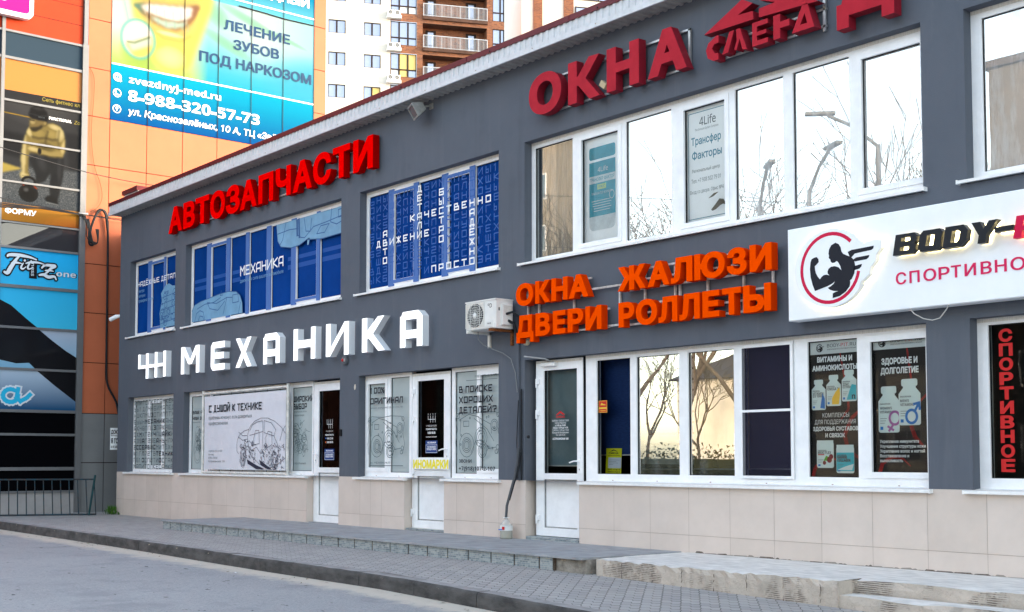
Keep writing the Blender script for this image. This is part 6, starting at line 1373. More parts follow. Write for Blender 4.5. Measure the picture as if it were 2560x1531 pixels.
CV.grad((Y_ - 9.6) / 1.3, (40, 205, 245), (178, 236, 250)); CV.put(np.clip(1 - np.abs(X_ - 3.9) / 1.6, 0, 1) * np.clip((Y_ - 9.9) / .9, 0, 1), (228, 250, 252), .8); CV.put(CV.ell(5.4, 9.9, 1.6, .9), (70, 205, 245), .8)
for q in ((3.0, 10.62, .75, .14, -22), (3.6, 11.30, .9, .12, -18), (2.75, 11.25, .4, .25, -40), (4.6, 11.05, .6, .06, -14)): CV.put(CV.ell(*q[:4], .8, q[4]), (150, 222, 188), .85)
lf = np.clip((2.55 - X_) / .5, 0, 1); CV.put(lf, (246, 252, 244)); CV.put(np.clip((10.45 - Y_) / .8, 0, 1) * lf, (196, 232, 120)); CV.put(CV.ell(.9, 10.0, .5, .5) * lf, (168, 214, 84), .8)
fa = CV.mask([(.72, 11.7), (.66, 11.2), (.74, 10.75), (.98, 10.3), (1.10, 9.98), (1.28, 9.78), (1.56, 9.68), (1.86, 9.70), (2.10, 9.92), (2.26, 10.35), (2.45, 10.9), (2.60, 11.3), (2.68, 11.7)], .05); CV.put(fa, (244, 238, 118))
CV.put(CV.ell(1.62, 10.02, .40, .28, .8) * fa, (254, 250, 186), .9); CV.put(np.clip((X_ - 1.9 - .42 * (Y_ - 10)) / .45, 0, 1) * fa, (186, 216, 104), .9); CV.put(CV.ell(1.2, 10.35, .35, .25) * fa, (250, 232, 110), .8); CV.put(CV.ell(1.7, 11.62, .9, .25) * fa, (232, 228, 122), .6)
CV.put(CV.mask([(.68, 11.10), (.92, 11.26), (1.3, 11.36), (1.60, 11.32), (1.85, 11.40), (2.2, 11.46), (2.40, 11.42), (2.30, 11.30), (1.9, 11.22), (1.4, 11.18), (.95, 11.12)], .04), (222, 208, 122)); CV.put(CV.mask([(.80, 10.98), (.94, 10.78), (1.15, 10.60), (1.45, 10.48), (1.75, 10.48), (2.02, 10.60), (2.2, 10.82), (2.34, 11.18), (2.2, 11.0), (1.95, 10.78), (1.6, 10.64), (1.2, 10.72), (.95, 10.9)], .045), (240, 214, 130)); CV.put(CV.ell(1.6, 10.55, .38, .055, .7), (255, 246, 206), .9); CV.line([(1.0, 10.68), (1.45, 10.42), (1.85, 10.43), (2.1, 10.6)], .03, (208, 182, 92), .05, .6)
mo = CV.mask([(.74, 11.04), (1.0, 11.15), (1.4, 11.21), (1.9, 11.27), (2.32, 11.37), (2.2, 11.06), (2.02, 10.80), (1.78, 10.66), (1.5, 10.64), (1.2, 10.72), (.92, 10.88)], .025); CV.put(mo, (176, 132, 84)); CV.put(mo * np.clip((1.05 - X_) / .25, 0, 1), (86, 158, 150)); CV.put(mo * np.clip((X_ - 2.0) / .2, 0, 1), (168, 122, 92))
tu = CV.mask([(.92, 11.05), (1.1, 11.14), (1.45, 11.19), (1.9, 11.25), (2.14, 11.29), (2.12, 11.08), (2.0, 10.96), (1.75, 10.87), (1.45, 10.87), (1.2, 10.90), (1.0, 10.94)], .018); CV.put(tu, (255, 255, 253)); CV.put(CV.mask([(1.12, 10.87), (1.4, 10.845), (1.75, 10.85), (2.0, 10.92), (1.94, 10.80), (1.72, 10.70), (1.5, 10.68), (1.26, 10.76)], .02), (206, 236, 222))
for x, s_ in ((1.02, .012), (1.13, .012), (1.28, .014), (1.47, .014), (1.68, .014), (1.86, .012), (2.0, .012)): CV.line([(x, 10.90), (x - .01, 11.06)], s_, (206, 218, 206), .02, .8); CV.line([(x + .04, 10.72), (x + .03, 10.86)], s_, (170, 206, 186), .02, .7)
CV.line([(1.05, 10.92), (1.4, 10.865), (1.8, 10.87), (2.05, 10.98)], .012, (150, 128, 100), .02, .6)
ri = CV.ell(.86, 10.28, .38, .43, .05); CV.put(ri, (252, 254, 250)); CV.put(CV.mask([(.58, 10.12), (1.22, 10.42), (1.24, 9.9), (.8, 9.8)], .02) * ri, (238, 228, 120)); CV.put(CV.mask([(.62, 10.14), (1.16, 10.42), (1.2, 10.22), (.72, 9.98)], .02) * ri, (222, 240, 226)); CV.line([(.62, 10.17), (.78, 10.18), (1.12, 10.37)], .02, (120, 140, 90), .02)
CV.line(arc(.86, 10.28, .385, .435, 0, 360, 34), .045, (112, 212, 206), .025); CV.line([(.62, 10.70), (.52, 11.1), (.44, 11.58)], .06, (176, 228, 222), .03)
CV.mesh('smile_picture', MALL, n + .0015, t, .33)
m.flat(MALL, poly(rect(.27, 9.60, 5.33, 9.635), rect(.27, 11.72, 5.33, 11.755)), n + .010, WHITE)
m.build('printed_sheet', t)
m = MB(); DB = mat('billboard dark blue text', lin(10, 90, 150), .4); n = .024
m.flat(MALL, move(text('ЛЕЧЕНИЕ', .24, w=1.74, bold=.03), 2.92, 10.96), n, DB); m.flat(MALL, move(text('ЗУБОВ', .24, w=1.20, bold=.03), 3.17, 10.54), n, DB); m.flat(MALL, move(text('ПОД НАРКОЗОМ', .245, w=2.94, bold=.03), 2.32, 10.09), n, DB)
m.flat(MALL, move(text('zvezdnyj-med.ru', .165, w=2.21, bold=.03), .66, 9.25), n, WHITE); m.flat(MALL, move(text('8-988-320-57-73', .27, w=3.22, bold=.04), .65, 8.84), n, WHITE); m.flat(MALL, move(text('ул. Краснозелёных, 10 А, ТЦ «Звёздный»', .155, w=4.45, bold=.019, slant=.12), .65, 8.545), n, WHITE); m.flat(MALL, move(text('ЗВЁЗДНЫЙ', .24, w=1.9, bold=.04), 3.28, 11.98), n, WHITE)
for z_ in (9.33, 8.975, 8.62):
    m.flat(MALL, strokes([arc(.40, z_, .085, .085, 0, 360, 20)], .018), n, WHITE)
for q in ((.0, .085), (.045, .085)): m.flat(MALL, strokes([arc(.40, 9.33, q[0] + .001, q[1], 0, 360, 14)], .01), n + .001, WHITE)
m.flat(MALL, strokes([[(.32, 9.36), (.48, 9.36)], [(.32, 9.30), (.48, 9.30)]], .01), n + .001, WHITE); m.flat(MALL, poly([(.43, 9.31), (.51, 9.25), (.47, 9.25), (.47, 9.21)]), n + .002, WHITE); m.flat(MALL, strokes([[(.365, 9.01), (.38, 8.95), (.44, 8.935)]], .03), n, WHITE); m.flat(MALL, poly(ell(.40, 8.64, .03), [(.372, 8.635), (.428, 8.635), (.40, 8.57)]), n, WHITE)
m.build('lettering', t)
m = MB()
for y in ys[2:-1]: m.box(MALL, y - .007, y + .007, 8.37, 13, .0245, .0265, SEAM)
m.tube([MALL.p(3.3, 11.60, .03), MALL.p(4.0, 11.58, .034), MALL.p(4.5, 11.56, .03), MALL.p(5.3, 11.575, .03)], .012, SEAM, 5); m.build('seam', t)
t = thing('lightbox_sign', 'magenta lightbox with a rounded white rim at the top left corner', 'sign', (-1.3, -2.4, 10.2))
MG = mat('magenta acrylic', lin(245, 0, 165), .3, emit=(1,0,.4), estr=.03)
m = MB(); m.ext(MALL, poly(rrect(-3.6, 10.12, -1.49, 12.2, .14)), .05, .2, PANW, WS); m.build('box', t)
m = MB(); m.flat(MALL, poly(rrect(-3.52, 10.215, -1.575, 12.1, .08)), .2015, MG); m.flat(MALL, poly(ell(-2.10, 10.47, .07)), .2025, PANW); m.build('face', t)

# dark gap with a drain pipe and a torn notice
t = thing('drain_pipe', 'dark rectangular downpipe in the gap between the two buildings', 'pipe', (-.45, .35, -.2))
m = MB(); m.wbox(-.62, -.40, .28, .50, -.3, 2.2, ACD); m.wbox(-.64, -.38, .26, .52, 2.15, 2.22, BLACK); m.build('pipe', t)
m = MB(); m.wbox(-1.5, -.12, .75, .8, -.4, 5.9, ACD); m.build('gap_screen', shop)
t = thing('notice_board', 'white notice with bold black lettering half hidden by the grey corner', 'notice', (-.3, .25, 1.15))
PN_ = Pl((-.37, -.055, 0), (0, 1, 0), (0, 0, 1))
m = MB(); m.box(PN_, 0, .34, 1.15, 1.60, 0, .012, PANW); m.build('board', t)
m = MB(); m.flat(PN_, move(text('ДОКУРИЛ', .085, w=.30, bold=.05), .012, 1.475), .014, INK); m.flat(PN_, move(text('БРОСЬ СЮДА', .022, w=.30, bold=.03), .012, 1.43), .014, INK); m.flat(PN_, move(text('Я ГОРОД', .11, w=.30, bold=.05), .012, 1.28), .014, INK); m.flat(PN_, move(text('А НЕ МЕСТО ДЛЯ', .05, w=.30, bold=.03), .012, 1.185), .014, INK); m.build('lettering', t)

# cables on the orange wall
def C_(name, lab, paths, r, loc, mm=None):
    t = thing(name, lab, 'cable', loc)
    for p in paths: m = MB(); m.tube(p, r, mm or Cb, 7); m.build('strand', t)
    return t
M3 = lambda y, z, n: MALL.p(y, z, n)
def cr(pts, k=5):                                             # smooth path through points
    P = [Vector(p) for p in pts]; out = []
    for i in range(len(P) - 1):
        a, b, c, d = P[max(i - 1, 0)], P[i], P[i + 1], P[min(i + 2, len(P) - 1)]
        for j in range(k):
            t_ = j / k; out.append(.5 * ((2 * b) + (c - a) * t_ + (2 * a - 5 * b + 4 * c - d) * t_ ** 2 + (3 * b - 3 * c + d - a) * t_ ** 3))
    return out + [P[-1]]
C_('cable_bundle', 'thick black cable bundle running down the orange wall beside the grey corner', [cr([M3(-.18, 5.78, .06), M3(-.05, 6.18, .08), M3(.09, 6.33, .08), M3(.20, 6.22, .07), M3(.24, 5.8, .05), M3(.25, 4.5, .05), M3(.26, 3.0, .05), M3(.30, 2.55, .05), M3(.48, 2.2, .06), M3(.55, 1.9, .06)]), cr([M3(-.20, 6.1, .06), M3(-.14, 5.7, .09), M3(-.10, 5.55, .09), M3(-.18, 5.6, .08), M3(-.12, 6.0, .08), M3(.02, 6.32, .09), M3(.16, 6.26, .08), M3(.23, 5.9, .06)])], .024, (-1.44, 0, 5))
C_('cable_bundle', 'tangle of thin black cables looping off the glazed corner', [cr([M3(-.34 + .02 * i, 6.18, .07), M3(-.24 + .02 * i, 5.95 - .02 * i, .12), M3(-.26 + .04 * i, 5.72 - .04 * i, .14), M3(-.12, 5.56 + .02 * i, .12), M3(.0, 5.62, .1), M3(-.04 + .02 * i, 5.9, .09)]) for i in range(4)], .010, (-1.44, -.1, 5.7))
C_('overhead_cable', 'sagging black service cables spanning the glazed corner', [cr([M3(-.30, 6.17, .08), M3(-1.2, 6.12 - .015 * i, .6), M3(-2.0, 5.9 + .02 * i, 1.4), M3(-3.2, 5.62 + .05 * i, 2.6), M3(-5, 5.3 + .1 * i, 4.5)]) for i in range(3)], .014, (-1.4, -.3, 6.1))
m = MB(); m.tube([M3(-.42, 6.18, .08), M3(-.22, 6.20, .08)], .035, STEEL, 10); tag(m.build('cable_clamp', loc=M3(-.32, 6.19, .08)), 'small silver clamp holding the cables on the glazed corner', 'clamp')
C_('thin_wire', 'fine brown wire hanging loosely down the orange panels', [cr([M3(-.22, 9.42, .02), M3(-.12, 9.2, .03), M3(-.12, 8.7, .03), M3(-.16, 8.0, .03), M3(-.08, 7.3, .03), M3(.06, 6.9, .04), M3(.10, 6.6, .04), M3(.0, 6.38, .05), M3(-.16, 6.27, .06)])], .005, (-1.45, 0, 8), mat('brown wire', (.13, .07, .03), .7))
C_('overhead_wire', 'long thin dark wire crossing the orange wall above the cables', [cr([(-1.40, 2.9, 7.05), (-1.2, .4, 7.0), (0, -2.2, 6.97), (3, -8.5, 7.1), (6, -15, 7.3)], 8), cr([(-1.40, 1.2, 6.15), (-1.1, -.4, 6.12), (.5, -3.5, 6.0), (3, -8.5, 5.9), (6, -15, 6.0)], 8)], .009, (-1.3, 0, 7))

# teal barrier in front of the glazed corner
TE = mat('teal painted tube', (0.008, 0.055, 0.085), .45, var=.5, vscale=14, col2=(.05, .035, .03, 1)); TED = mat('dark teal brace', (0.012, 0.045, 0.05), .5, var=.3, vscale=12)
t = thing('crowd_barrier', 'low teal tube barrier with rusty uprights in front of the glazed corner', 'barrier', (-.3, -1.25, -.18))
e0 = Vector((.06, -.48, -.17)); e1 = Vector((-.78, -2.45, -.17)); UPV = Vector((0, 0, 1)); d_ = e1 - e0; side = Vector((d_.y, -d_.x, 0)).normalized()
bp_ = lambda s_, h, o=0: e0 + d_ * s_ + UPV * h + side * o
m = MB(); m.tube([bp_(0, .02), bp_(1, .02)], .016, TE, 8); m.tube([bp_(.02, .72, .04), bp_(1, .72, .04)], .016, TE, 8); m.build('rail', t)
for k in range(14): m = MB(); m.tube([bp_(.005 + k / 13 * .99, .02), bp_(.025 + k / 13 * .975, .72, .04)], .0105, TE, 7); m.build('upright', t)
for s_ in (.03, .985): m = MB(); m.tube([bp_(s_ + .03, .02, -.32), bp_(s_ - .012, .80, .06)], .022, TED, 8); m.build('brace', t)
WEED = mat('weed leaf', (0.05, 0.13, 0.02), .7, var=.4, vscale=20)
t = thing('weed', 'green weed growing at the left corner of the grey building', 'plant', (-.02, -.1, -.18))
m = MB(); rw = random.Random(6)
for k in range(64):
    b = Vector((-.10 + rw.gauss(0, .07), -.10 + rw.gauss(0, .05), -.18)); hgt = rw.uniform(.04, .27) * (1 - min(.7, abs(b.x + .1) * 3.5)); a = rw.uniform(0, 6.3); tip = b + Vector((math.cos(a) * .07, math.sin(a) * .06, hgt)); q = Vector((-math.sin(a), math.cos(a), 0)) * rw.uniform(.008, .02); mid = b.lerp(tip, .55) + Vector((0, 0, .03))
    m.add([b, mid - q, tip, mid + q], [(0, 1, 2, 3)], WEED)
m.build('leaves', t)

# ------------------------------------------------------------------ apartment tower behind
HW = mat('tower pale cladding', (0.74, 0.69, 0.61), .6, var=.03, vscale=.4)
def brick_mat(name, c1, c2, mo, sc=1.0):
    m = bpy.data.materials.new(name); m.use_nodes = True; N = m.node_tree.nodes; L = m.node_tree.links; p = N['Principled BSDF']
    g = N.new('ShaderNodeNewGeometry'); s = N.new('ShaderNodeSeparateXYZ'); L.new(g.outputs['Position'], s.inputs[0])
    a = N.new('ShaderNodeVectorMath'); a.operation = 'DOT_PRODUCT'; a.inputs[1].default_value = (.4242, .9056, 0); L.new(g.outputs['Position'], a.inputs[0]); c = N.new('ShaderNodeCombineXYZ'); L.new(a.outputs['Value'], c.inputs[0]); L.new(s.outputs['Z'], c.inputs[1])
    b = N.new('ShaderNodeTexBrick'); L.new(c.outputs[0], b.inputs['Vector']); b.inputs['Scale'].default_value = 1; b.inputs['Brick Width'].default_value = .34 * sc; b.inputs['Row Height'].default_value = .13 * sc; b.inputs['Mortar Size'].default_value = .012
    b.inputs['Color1'].default_value = c1; b.inputs['Color2'].default_value = c2; b.inputs['Mortar'].default_value = mo; L.new(b.outputs['Color'], p.inputs['Base Color']); p.inputs['Roughness'].default_value = .85
    return m
HB = brick_mat('tower brick', (.30, .105, .04, 1), (.16, .055, .028, 1), (.22, .13, .09, 1)); HSH = mat('tower dark slab', (.10, .055, .04), .8, var=.3, vscale=.8); HFR = mat('tower window frame', (.035, .022, .02), .5); HGL = glass('tower window glass', .25, back=(.20, .22, .29, 1), wob=.004, gcol=(.8, .85, 1)); HYL = mat('lit yellow curtain', (.75, .55, .2), .6); HWP = mat('white infill panel', (.75, .75, .75), .5); HRL = mat('tower railing', (.55, .55, .56), .4, metal=.4)  # HYL: opaque yellow fill for a few panes
U_ = Vector((.42420, .90557, 0)); O_ = Vector((-70.6486, 55.0030, 0)); TW = Pl(O_, U_, (0, 0, 1))
tower = thing('apartment_tower', 'tall apartment tower with pale cladding, brick bays and balconies behind the roofs', 'building', (-72, 53, 0))
FL = 3.045
def back(m, s0, s1, z0, z1, d, mm): m.box(TW, s0, s1, z0, z1, -d, 0, mm)
m = MB()
cells = []
def tileface(m, s0, s1, z0, z1, mm, skip):
    X = sorted(set([s0, s1] + [v for q in skip for v in q[:2] if s0 < v < s1])); Z = sorted(set([z0, z1] + [v for q in skip for v in q[2:] if z0 < v < z1]))
    for a, b in zip(X, X[1:]):
        for c, d in zip(Z, Z[1:]):
            sx, sz = (a + b) / 2, (c + d) / 2
            if any(q[0] < sx < q[1] and q[2] < sz < q[3] for q in skip): continue
            m.quad(TW.p(a, c), TW.p(b, c), TW.p(b, d), TW.p(a, d), mm)
wins = []; TOPS = [41.70 + FL * k for k in (2, 1, 0, -1, -2, -3)]
for zt in TOPS:
    for a, b in ((-10.2, -8.6), (-6.72, -5.11), (-3.42, -1.82)): wins.append((a, b, zt - 1.26, zt))
tileface(m, -14, -.93, 0, 52, HW, wins)
for a, b, c, d in wins:
    m.quad(TW.p(a, c), TW.p(a, d), TW.p(a, d, -.2), TW.p(a, c, -.2), HW); m.quad(TW.p(b, c), TW.p(b, c, -.2), TW.p(b, d, -.2), TW.p(b, d), HW); m.quad(TW.p(a, d), TW.p(b, d), TW.p(b, d, -.2), TW.p(a, d, -.2), HW); m.quad(TW.p(a, c), TW.p(a, c, -.2), TW.p(b, c, -.2), TW.p(b, c), HW)
JT = mat('cladding joint', (.62, .58, .52), .7)
for k in range(52):
    z_ = 26 + .5 * k; cuts = sorted((a, b) for a, b, c, d in wins if c - .03 < z_ < d + .01); s_ = -14
    for a, b in cuts + [(-.94, -.94)]: m.box(TW, s_, a, z_, z_ + .02, 0, .004, JT); s_ = b
for k in range(20):
    s_ = -13.8 + .66 * k; cuts = sorted((c, d) for a, b, c, d in wins if a - .03 < s_ < b + .01); z_ = 26
    for c, d in cuts + [(51.9, 51.9)]: m.box(TW, s_, s_ + .02, z_, c, 0, .003, JT); z_ = d
m.build('pale_wall', tower)
m = MB(); loggia = []; rec = []; rwin = []
for zt in TOPS:
    loggia.append((-.9, 1.58, zt - 1.90, zt + .36)); rec.append((2.15, 8.39, zt - 2.0 - .27, zt + .4)); rwin.append((8.95, 10.1, zt - 1.85, zt + .42))
tileface(m, -.93, 10.1, 0, 52, HB, loggia + rec + rwin)
m.quad(TW.p(10.1, 0), TW.p(10.1, 0, -14), TW.p(10.1, 52, -14), TW.p(10.1, 52), HB); m.quad(TW.p(-14, 52), TW.p(10.1, 52), TW.p(10.1, 52, -14), TW.p(-14, 52, -14), HW)
for (a, b, c, d) in rec:
    m.quad(TW.p(a, c, -1.3), TW.p(b, c, -1.3), TW.p(b, d, -1.3), TW.p(a, d, -1.3), HB); m.quad(TW.p(a, c), TW.p(a, d), TW.p(a, d, -1.3), TW.p(a, c, -1.3), HB); m.quad(TW.p(b, c), TW.p(b, c, -1.3), TW.p(b, d, -1.3), TW.p(b, d), HB)
    m.quad(TW.p(a, d), TW.p(b, d), TW.p(b, d, -1.3), TW.p(a, d, -1.3), HSH)
m.build('brick_wall', tower)
rg = random.Random(14)
def hwin(a, b, c, d, mull, hor=(), spec=None):
    m = MB(); fr = .075; X = [a] + list(mull) + [b]; Z = [c] + list(hor) + [d]; holes = []
    for i in range(len(X) - 1):
        for j in range(len(Z) - 1): holes.append((X[i] + fr, Z[j] + fr * .8, X[i + 1] - fr, Z[j + 1] - fr * .8))
    m.ext(TW, holed(rect(a, c, b, d), *[rect(*h) for h in holes]), -.16, -.08, HFR); w_ = m.build('window', tower)
    for i, h in enumerate(holes):
        mm = (spec or {}).get(i, HGL); m = MB(); m.quad(TW.p(h[0], h[1], -.13), TW.p(h[2], h[1], -.13), TW.p(h[2], h[3], -.13), TW.p(h[0], h[3], -.13), mm); m.build('pane', w_)
for a, b, c, d in wins: hwin(a, b, c, d, [(a + b) / 2 - .02], (), {1: HYL} if (abs(a + 3.42) < .1 and d < 36) and d > 34 else None)
for k, (a, b, c, d) in enumerate(loggia): hwin(a, b, c, d, [-.08, .76], [c + .72], {2: {1: HGL}} and ({3: HYL, 5: HYL, 2: HYL, 0: HWP} if k == 3 else {2: HWP, 4: HWP} if k == 1 else None))
for a, b, c, d in rwin: hwin(a, b, c, d, [9.72], [c + .85])
for zt in TOPS:
    zb = zt - 2.0; t2 = MB(); t2.box(TW, 2.15, 8.42, zb - .30, zb, -1.3, .22, HSH); sl2 = t2.build('balcony', tower); m = MB()
    zf = zb + .0
    m.box(TW, 2.18, 8.40, zf + 1.17, zf + 1.23, .14, .19, HRL); m.box(TW, 2.18, 8.40, zf + .06, zf + .10, .15, .18, HRL)
    for k in range(50): s_ = 2.2 + k * .1262; m.box(TW, s_ - (.03 if k % 7 == 0 else .012), s_ + (.03 if k % 7 == 0 else .012), zf + .02, zf + 1.2, .15, .18, HRL)
    m.build('railing', sl2)
    for s_ in (2.65, 6.6):
        m = MB(); m.ext(TW, holed(rect(s_, zb, s_ + 1.0, zb + 2.15), rect(s_ + .22, zb + .1, s_ + .78, zb + 2.02)), -1.3, -1.22, HFR); dd = m.build('door', tower); m = MB(); m.quad(TW.p(s_ + .2, zb + .1, -1.25), TW.p(s_ + .8, zb + .1, -1.25), TW.p(s_ + .8, zb + 2.02, -1.25), TW.p(s_ + .2, zb + 2.02, -1.25), HGL); m.build('pane', dd)
AB_ = ['upper', 'middle', 'lower']
for i, zt in enumerate((43.03, 39.93, 36.85)):
    zz = zt - .72; t = thing('unit_tray', 'cream tray for two air conditioner units on the tower corner, %s of three' % AB_[i], 'tray', TW.p(-.6, zz, .2), 'trays on the tower')
    m = MB(); m.box(TW, -1.30, .06, zz - .12, zz + .18, .0, .5, ACW); m.build('tray', t)
    for k in (0, 1):
        s_ = -1.24 + .64 * k; t = thing('air_conditioner', 'small outdoor unit on the %s tower tray, %s side' % (AB_[i], ('left', 'right')[k]), 'air conditioner', TW.p(s_ + .3, zz + .2, .2), 'air conditioners on the tower')
        m = MB(); m.cham(TW, s_, s_ + .58, zz + .17, zz + .66, .1, .42, ACW, .02); m.build('body', t)
        m = MB(); m.flat(TW, poly(ell(s_ + .27, zz + .42, .17, .17, 18)), .422, ACD); m.ext(TW, holed(ell(s_ + .27, zz + .42, .09, .09, 14), ell(s_ + .27, zz + .42, .06, .06, 14)), .423, .43, ACW); m.build('fan_grille', t)
t2w = thing('apartment_tower', 'second pale tower with narrow brick strips, only a sliver above the eave', 'building', TW.p(20, 0, -12))
m = MB(); m.box(TW, 15.0, 40, 0, 56, -26, -12, HW); m.build('pale_wall', t2w)
m = MB()
for s_, a, b in ((16.3, 44.5, 56), (15.9, 40, 45.3), (19.7, 0, 56)): m.box(TW, s_, s_ + (1.0 if s_ < 19 else 1.1), a, b, -12, -11.9, HB)
m.build('brick_strip', t2w)
for k in range(4):
    m = MB(); zz = 44.5 + 3.0 * k; m.ext(TW, holed(rect(21.0, zz, 25.0, zz + 2.2), *[rect(21.1 + i * 1.3, zz + .1, 22.25 + i * 1.3, zz + 2.1) for i in range(3)]), -12, -11.9, HFR); ww = m.build('window', t2w); m = MB(); m.quad(TW.p(21.05, zz + .05, -11.95), TW.p(24.95, zz + .05, -11.95), TW.p(24.95, zz + 2.15, -11.95), TW.p(21.05, zz + 2.15, -11.95), HGL); m.build('pane', ww)
# ------------------------------------------------------------------ the street behind the viewer, seen mirrored in the windows
BARK = mat('bark', (0.09, 0.07, 0.055), .9, var=.3, vscale=12); BUD = mat('spring buds', (0.13, 0.11, 0.05), .8, var=.3, vscale=2)
def bare_tree(seed, h):
    rt = random.Random(seed); T = MB(); B = MB(); K = MB()
    def grow(p, d, ln, r, lev):
        q = [p]; dd = d.copy()
        for i in range(3):
            dd = (dd + Vector((rt.uniform(-.18, .18), rt.uniform(-.18, .18), rt.uniform(-.02, .14)))).normalized(); q.append(q[-1] + dd * ln / 3)
        (T if lev == 0 else B).tube(q, [max(.009, v) for v in (r, r * .86, r * .74, r * .6)], BARK, 7 if lev < 2 else 4 if lev < 4 else 3, caps=False)
        if lev >= 5:
            for _ in range(7):
                c = q[rt.randint(1, 3)] + Vector((rt.uniform(-.08, .08),) * 3); s = rt.uniform(.016, .034)
                K.add([c + Vector((rt.uniform(-s, s), rt.uniform(-s, s), rt.uniform(-s, s))) for _ in range(3)], [(0, 1, 2)], BUD)
            return
        n = 4 if lev == 0 else 3 if lev < 4 else 2
        for k in range(n):
            a = rt.uniform(0, 6.3); t_ = rt.uniform(.45, 1) if lev else rt.uniform(.65, 1)
            b = q[1].lerp(q[3], t_) if k else q[3]
            sp = rt.uniform(.35, .8); side = dd.orthogonal().normalized(); side = Matrix.Rotation(a, 3, dd) @ side
            grow(b, (dd + side * sp).normalized(), ln * rt.uniform(.62, .82), r * rt.uniform(.45, .6), lev + 1)
    grow(Vector((0, 0, 0)), Vector((0, 0, 1)), h * .30, h * .012, 0)
    return T, B, K
def plant(proto, loc, rz, sc, label):
    o = proto.copy(); COL.objects.link(o); o.location = loc; o.rotation_euler = (0, 0, rz); o.scale = (sc,) * 3; o['label'] = label
    for ch in proto.children: c = ch.copy(); COL.objects.link(c); c.parent = o
    return o
protos = []
GT = 'bare trees across the street'
for sd, h in ((3, 9.5), (11, 8.5)):
    T, B, K = bare_tree(sd, h); t = thing('bare_tree', 'x', 'tree', (0, 0, 0), GT); T.build('trunk', t); B.build('crown', t); K.build('buds', t); protos.append(t)
spots = [(-19.4, -30, 0, 1.75), (-15.6, -30, 1, 1.85), (-13.0, -30.5, 0, 1.75), (-9.2, -30, 1, 1.8), (6.6, -20.5, 0, 1.38), (4.9, -22.5, 1, 1.35), (-20.5, -36, 0, 1.0), (-16.8, -36, 1, .95)]
for i, (x, y, k, s) in enumerate(spots):
    lab = 'leafless budding tree across the street, ' + ('leftmost by the beige tower', 'second from the beige tower', 'in front of the cream house wall', 'beside the tall lamp post', 'nearest to the kerb', 'between two lamp posts', 'small and close to the cream house', 'smallest, close to the cream house')[i]
    if i < 2: o = protos[i] if k == i else None
    else: o = None
    if o is None: plant(protos[k], (x, y, -.5), i * 1.7, s, lab)
    else: o.location = (x, y, -.5); o.rotation_euler = (0, 0, i * 1.7); o.scale = (s,) * 3; o['label'] = lab
LP_ = mat('lamp post grey', (.10, .11, .12), .5)
def lamp(x, y, h, ang, lab):
    t = thing('street_lamp', lab, 'lamp', (x, y, -.4), 'street lamps across the street')
    m = MB(); m.tube([(x, y, -.4), (x, y, h)], .10, LP_, 8, r2=.07); m.build('post', t)
    a = Vector((math.cos(ang), math.sin(ang), 0)); m = MB(); m.tube([Vector((x, y, h - .05)), Vector((x, y, h)) + a * .7 + Vector((0, 0, .55)), Vector((x, y, h)) + a * 1.4 + Vector((0, 0, .9))], .05, LP_, 7); m.build('arm', t)
    c = Vector((x, y, h + .95)) + a * 1.6; P_ = Pl(c, a, a.cross(Vector((0, 0, 1))) * -1); m = MB(); m.cham(P_, -.42, .42, -.10, .10, -.045, .045, LP_, .02); m.build('lamp_head', t)
lamp(4.4, -20, 9.9, 2.4, 'tall grey street lamp nearest to the kerb'); lamp(2.0, -20, 9.0, .5, 'grey street lamp between the bare trees'); lamp(.1, -20, 8.8, .7, 'grey street lamp before the cream house')
CRE = mat('cream render', (.80, .70, .54), .9, var=.08, vscale=.5); BRO = mat('brown render', (.10, .09, .08), .9, var=.1, vscale=.5); BEI = mat('beige render', (.30, .26, .21), .9, var=.06, vscale=.5); RFM = mat('dark roof sheet', (.07, .06, .06), .8); WG = glass('opposite window', .3, back=(.06, .07, .09, 1))
t = thing('hedge', 'dark clipped hedge below the bare trees across the street', 'hedge', (-14, -27.5, -.5))  # unseen foliage added to darken the low reflections in the shop window
m = MB(); rh = random.Random(4); HG = mat('hedge leaf', (.018, .022, .012), .8, var=.4, vscale=6)
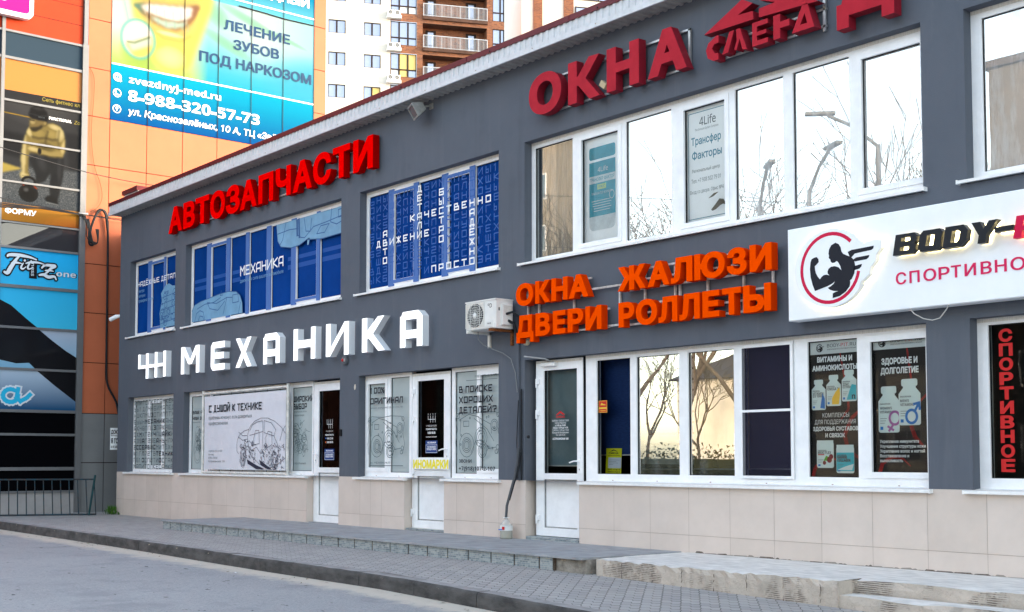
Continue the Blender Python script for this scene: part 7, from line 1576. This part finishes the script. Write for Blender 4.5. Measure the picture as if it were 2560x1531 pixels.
for k in range(5200):
    c = Vector((rh.uniform(-24, -5), -27.5 + rh.uniform(-.6, .6), rh.uniform(-.5, 1.25) + rh.gauss(0, .16))); s = .10
    m.add([c + Vector((rh.uniform(-s, s), rh.uniform(-s, s), rh.uniform(-s, s))) for _ in range(3)], [(0, 1, 2)], HG)
m.wbox(-24, -5, -27.9, -27.1, -.6, .95, HG); m.build('foliage', t)
def house(name, lab, x0, x1, yf, dep, h, mm, nx, nz, cat='building', pitched=False):
    t = thing(name, lab, cat, ((x0 + x1) / 2, yf, -.9)); m = MB(); m.wbox(x0, x1, yf - dep, yf, -.9, h, mm); m.build('wall', t)
    m = MB()
    if pitched: m.add([(x0 - .4, yf + .4, h), (x1 + .4, yf + .4, h), (x1 + .4, yf - dep - .4, h), (x0 - .4, yf - dep - .4, h), (x0 + 2, yf - dep / 2, h + 2.2), (x1 - 2, yf - dep / 2, h + 2.2)], [(3, 2, 1, 0), (0, 1, 5, 4), (1, 2, 5), (2, 3, 4, 5), (3, 0, 4)], RFM)
    else: m.wbox(x0 - .2, x1 + .2, yf - dep - .2, yf + .2, h, h + .3, RFM)
    m.build('roof', t); PB = Pl((x0, yf, 0), (-1, 0, 0), (0, 0, 1)); st = (x1 - x0) / nx
    for i in range(nx):
        for j in range(nz):
            u = -(i + .5) * st; z = .8 + 3 * j; m = MB(); m.ext(PB, holed(rect(u - .75, z, u + .75, z + 1.5), rect(u - .67, z + .08, u - .03, z + 1.42), rect(u + .03, z + .08, u + .67, z + 1.42)), 0, .05, PVC); wi = m.build('window', t)
            m = MB(); m.quad(PB.p(u - .7, z + .05, .02), PB.p(u + .7, z + .05, .02), PB.p(u + .7, z + 1.45, .02), PB.p(u - .7, z + 1.45, .02), WG); m.build('pane', wi)
house('cream_house', 'low cream rendered house behind the bare trees', -22, -3, -40, 9, 5.2, CRE, 2, 1, pitched=True)
house('beige_tower', 'tall beige apartment block at the far end across the street', -46, -27.5, -36, 3, 27, BEI, 6, 9)
house('brown_block', 'broad brown rendered block across the street', -1.7, 34, -37, 14, 17, BRO, 10, 4)
bpy.data.objects.remove(_fo); bpy.data.curves.remove(_fc)
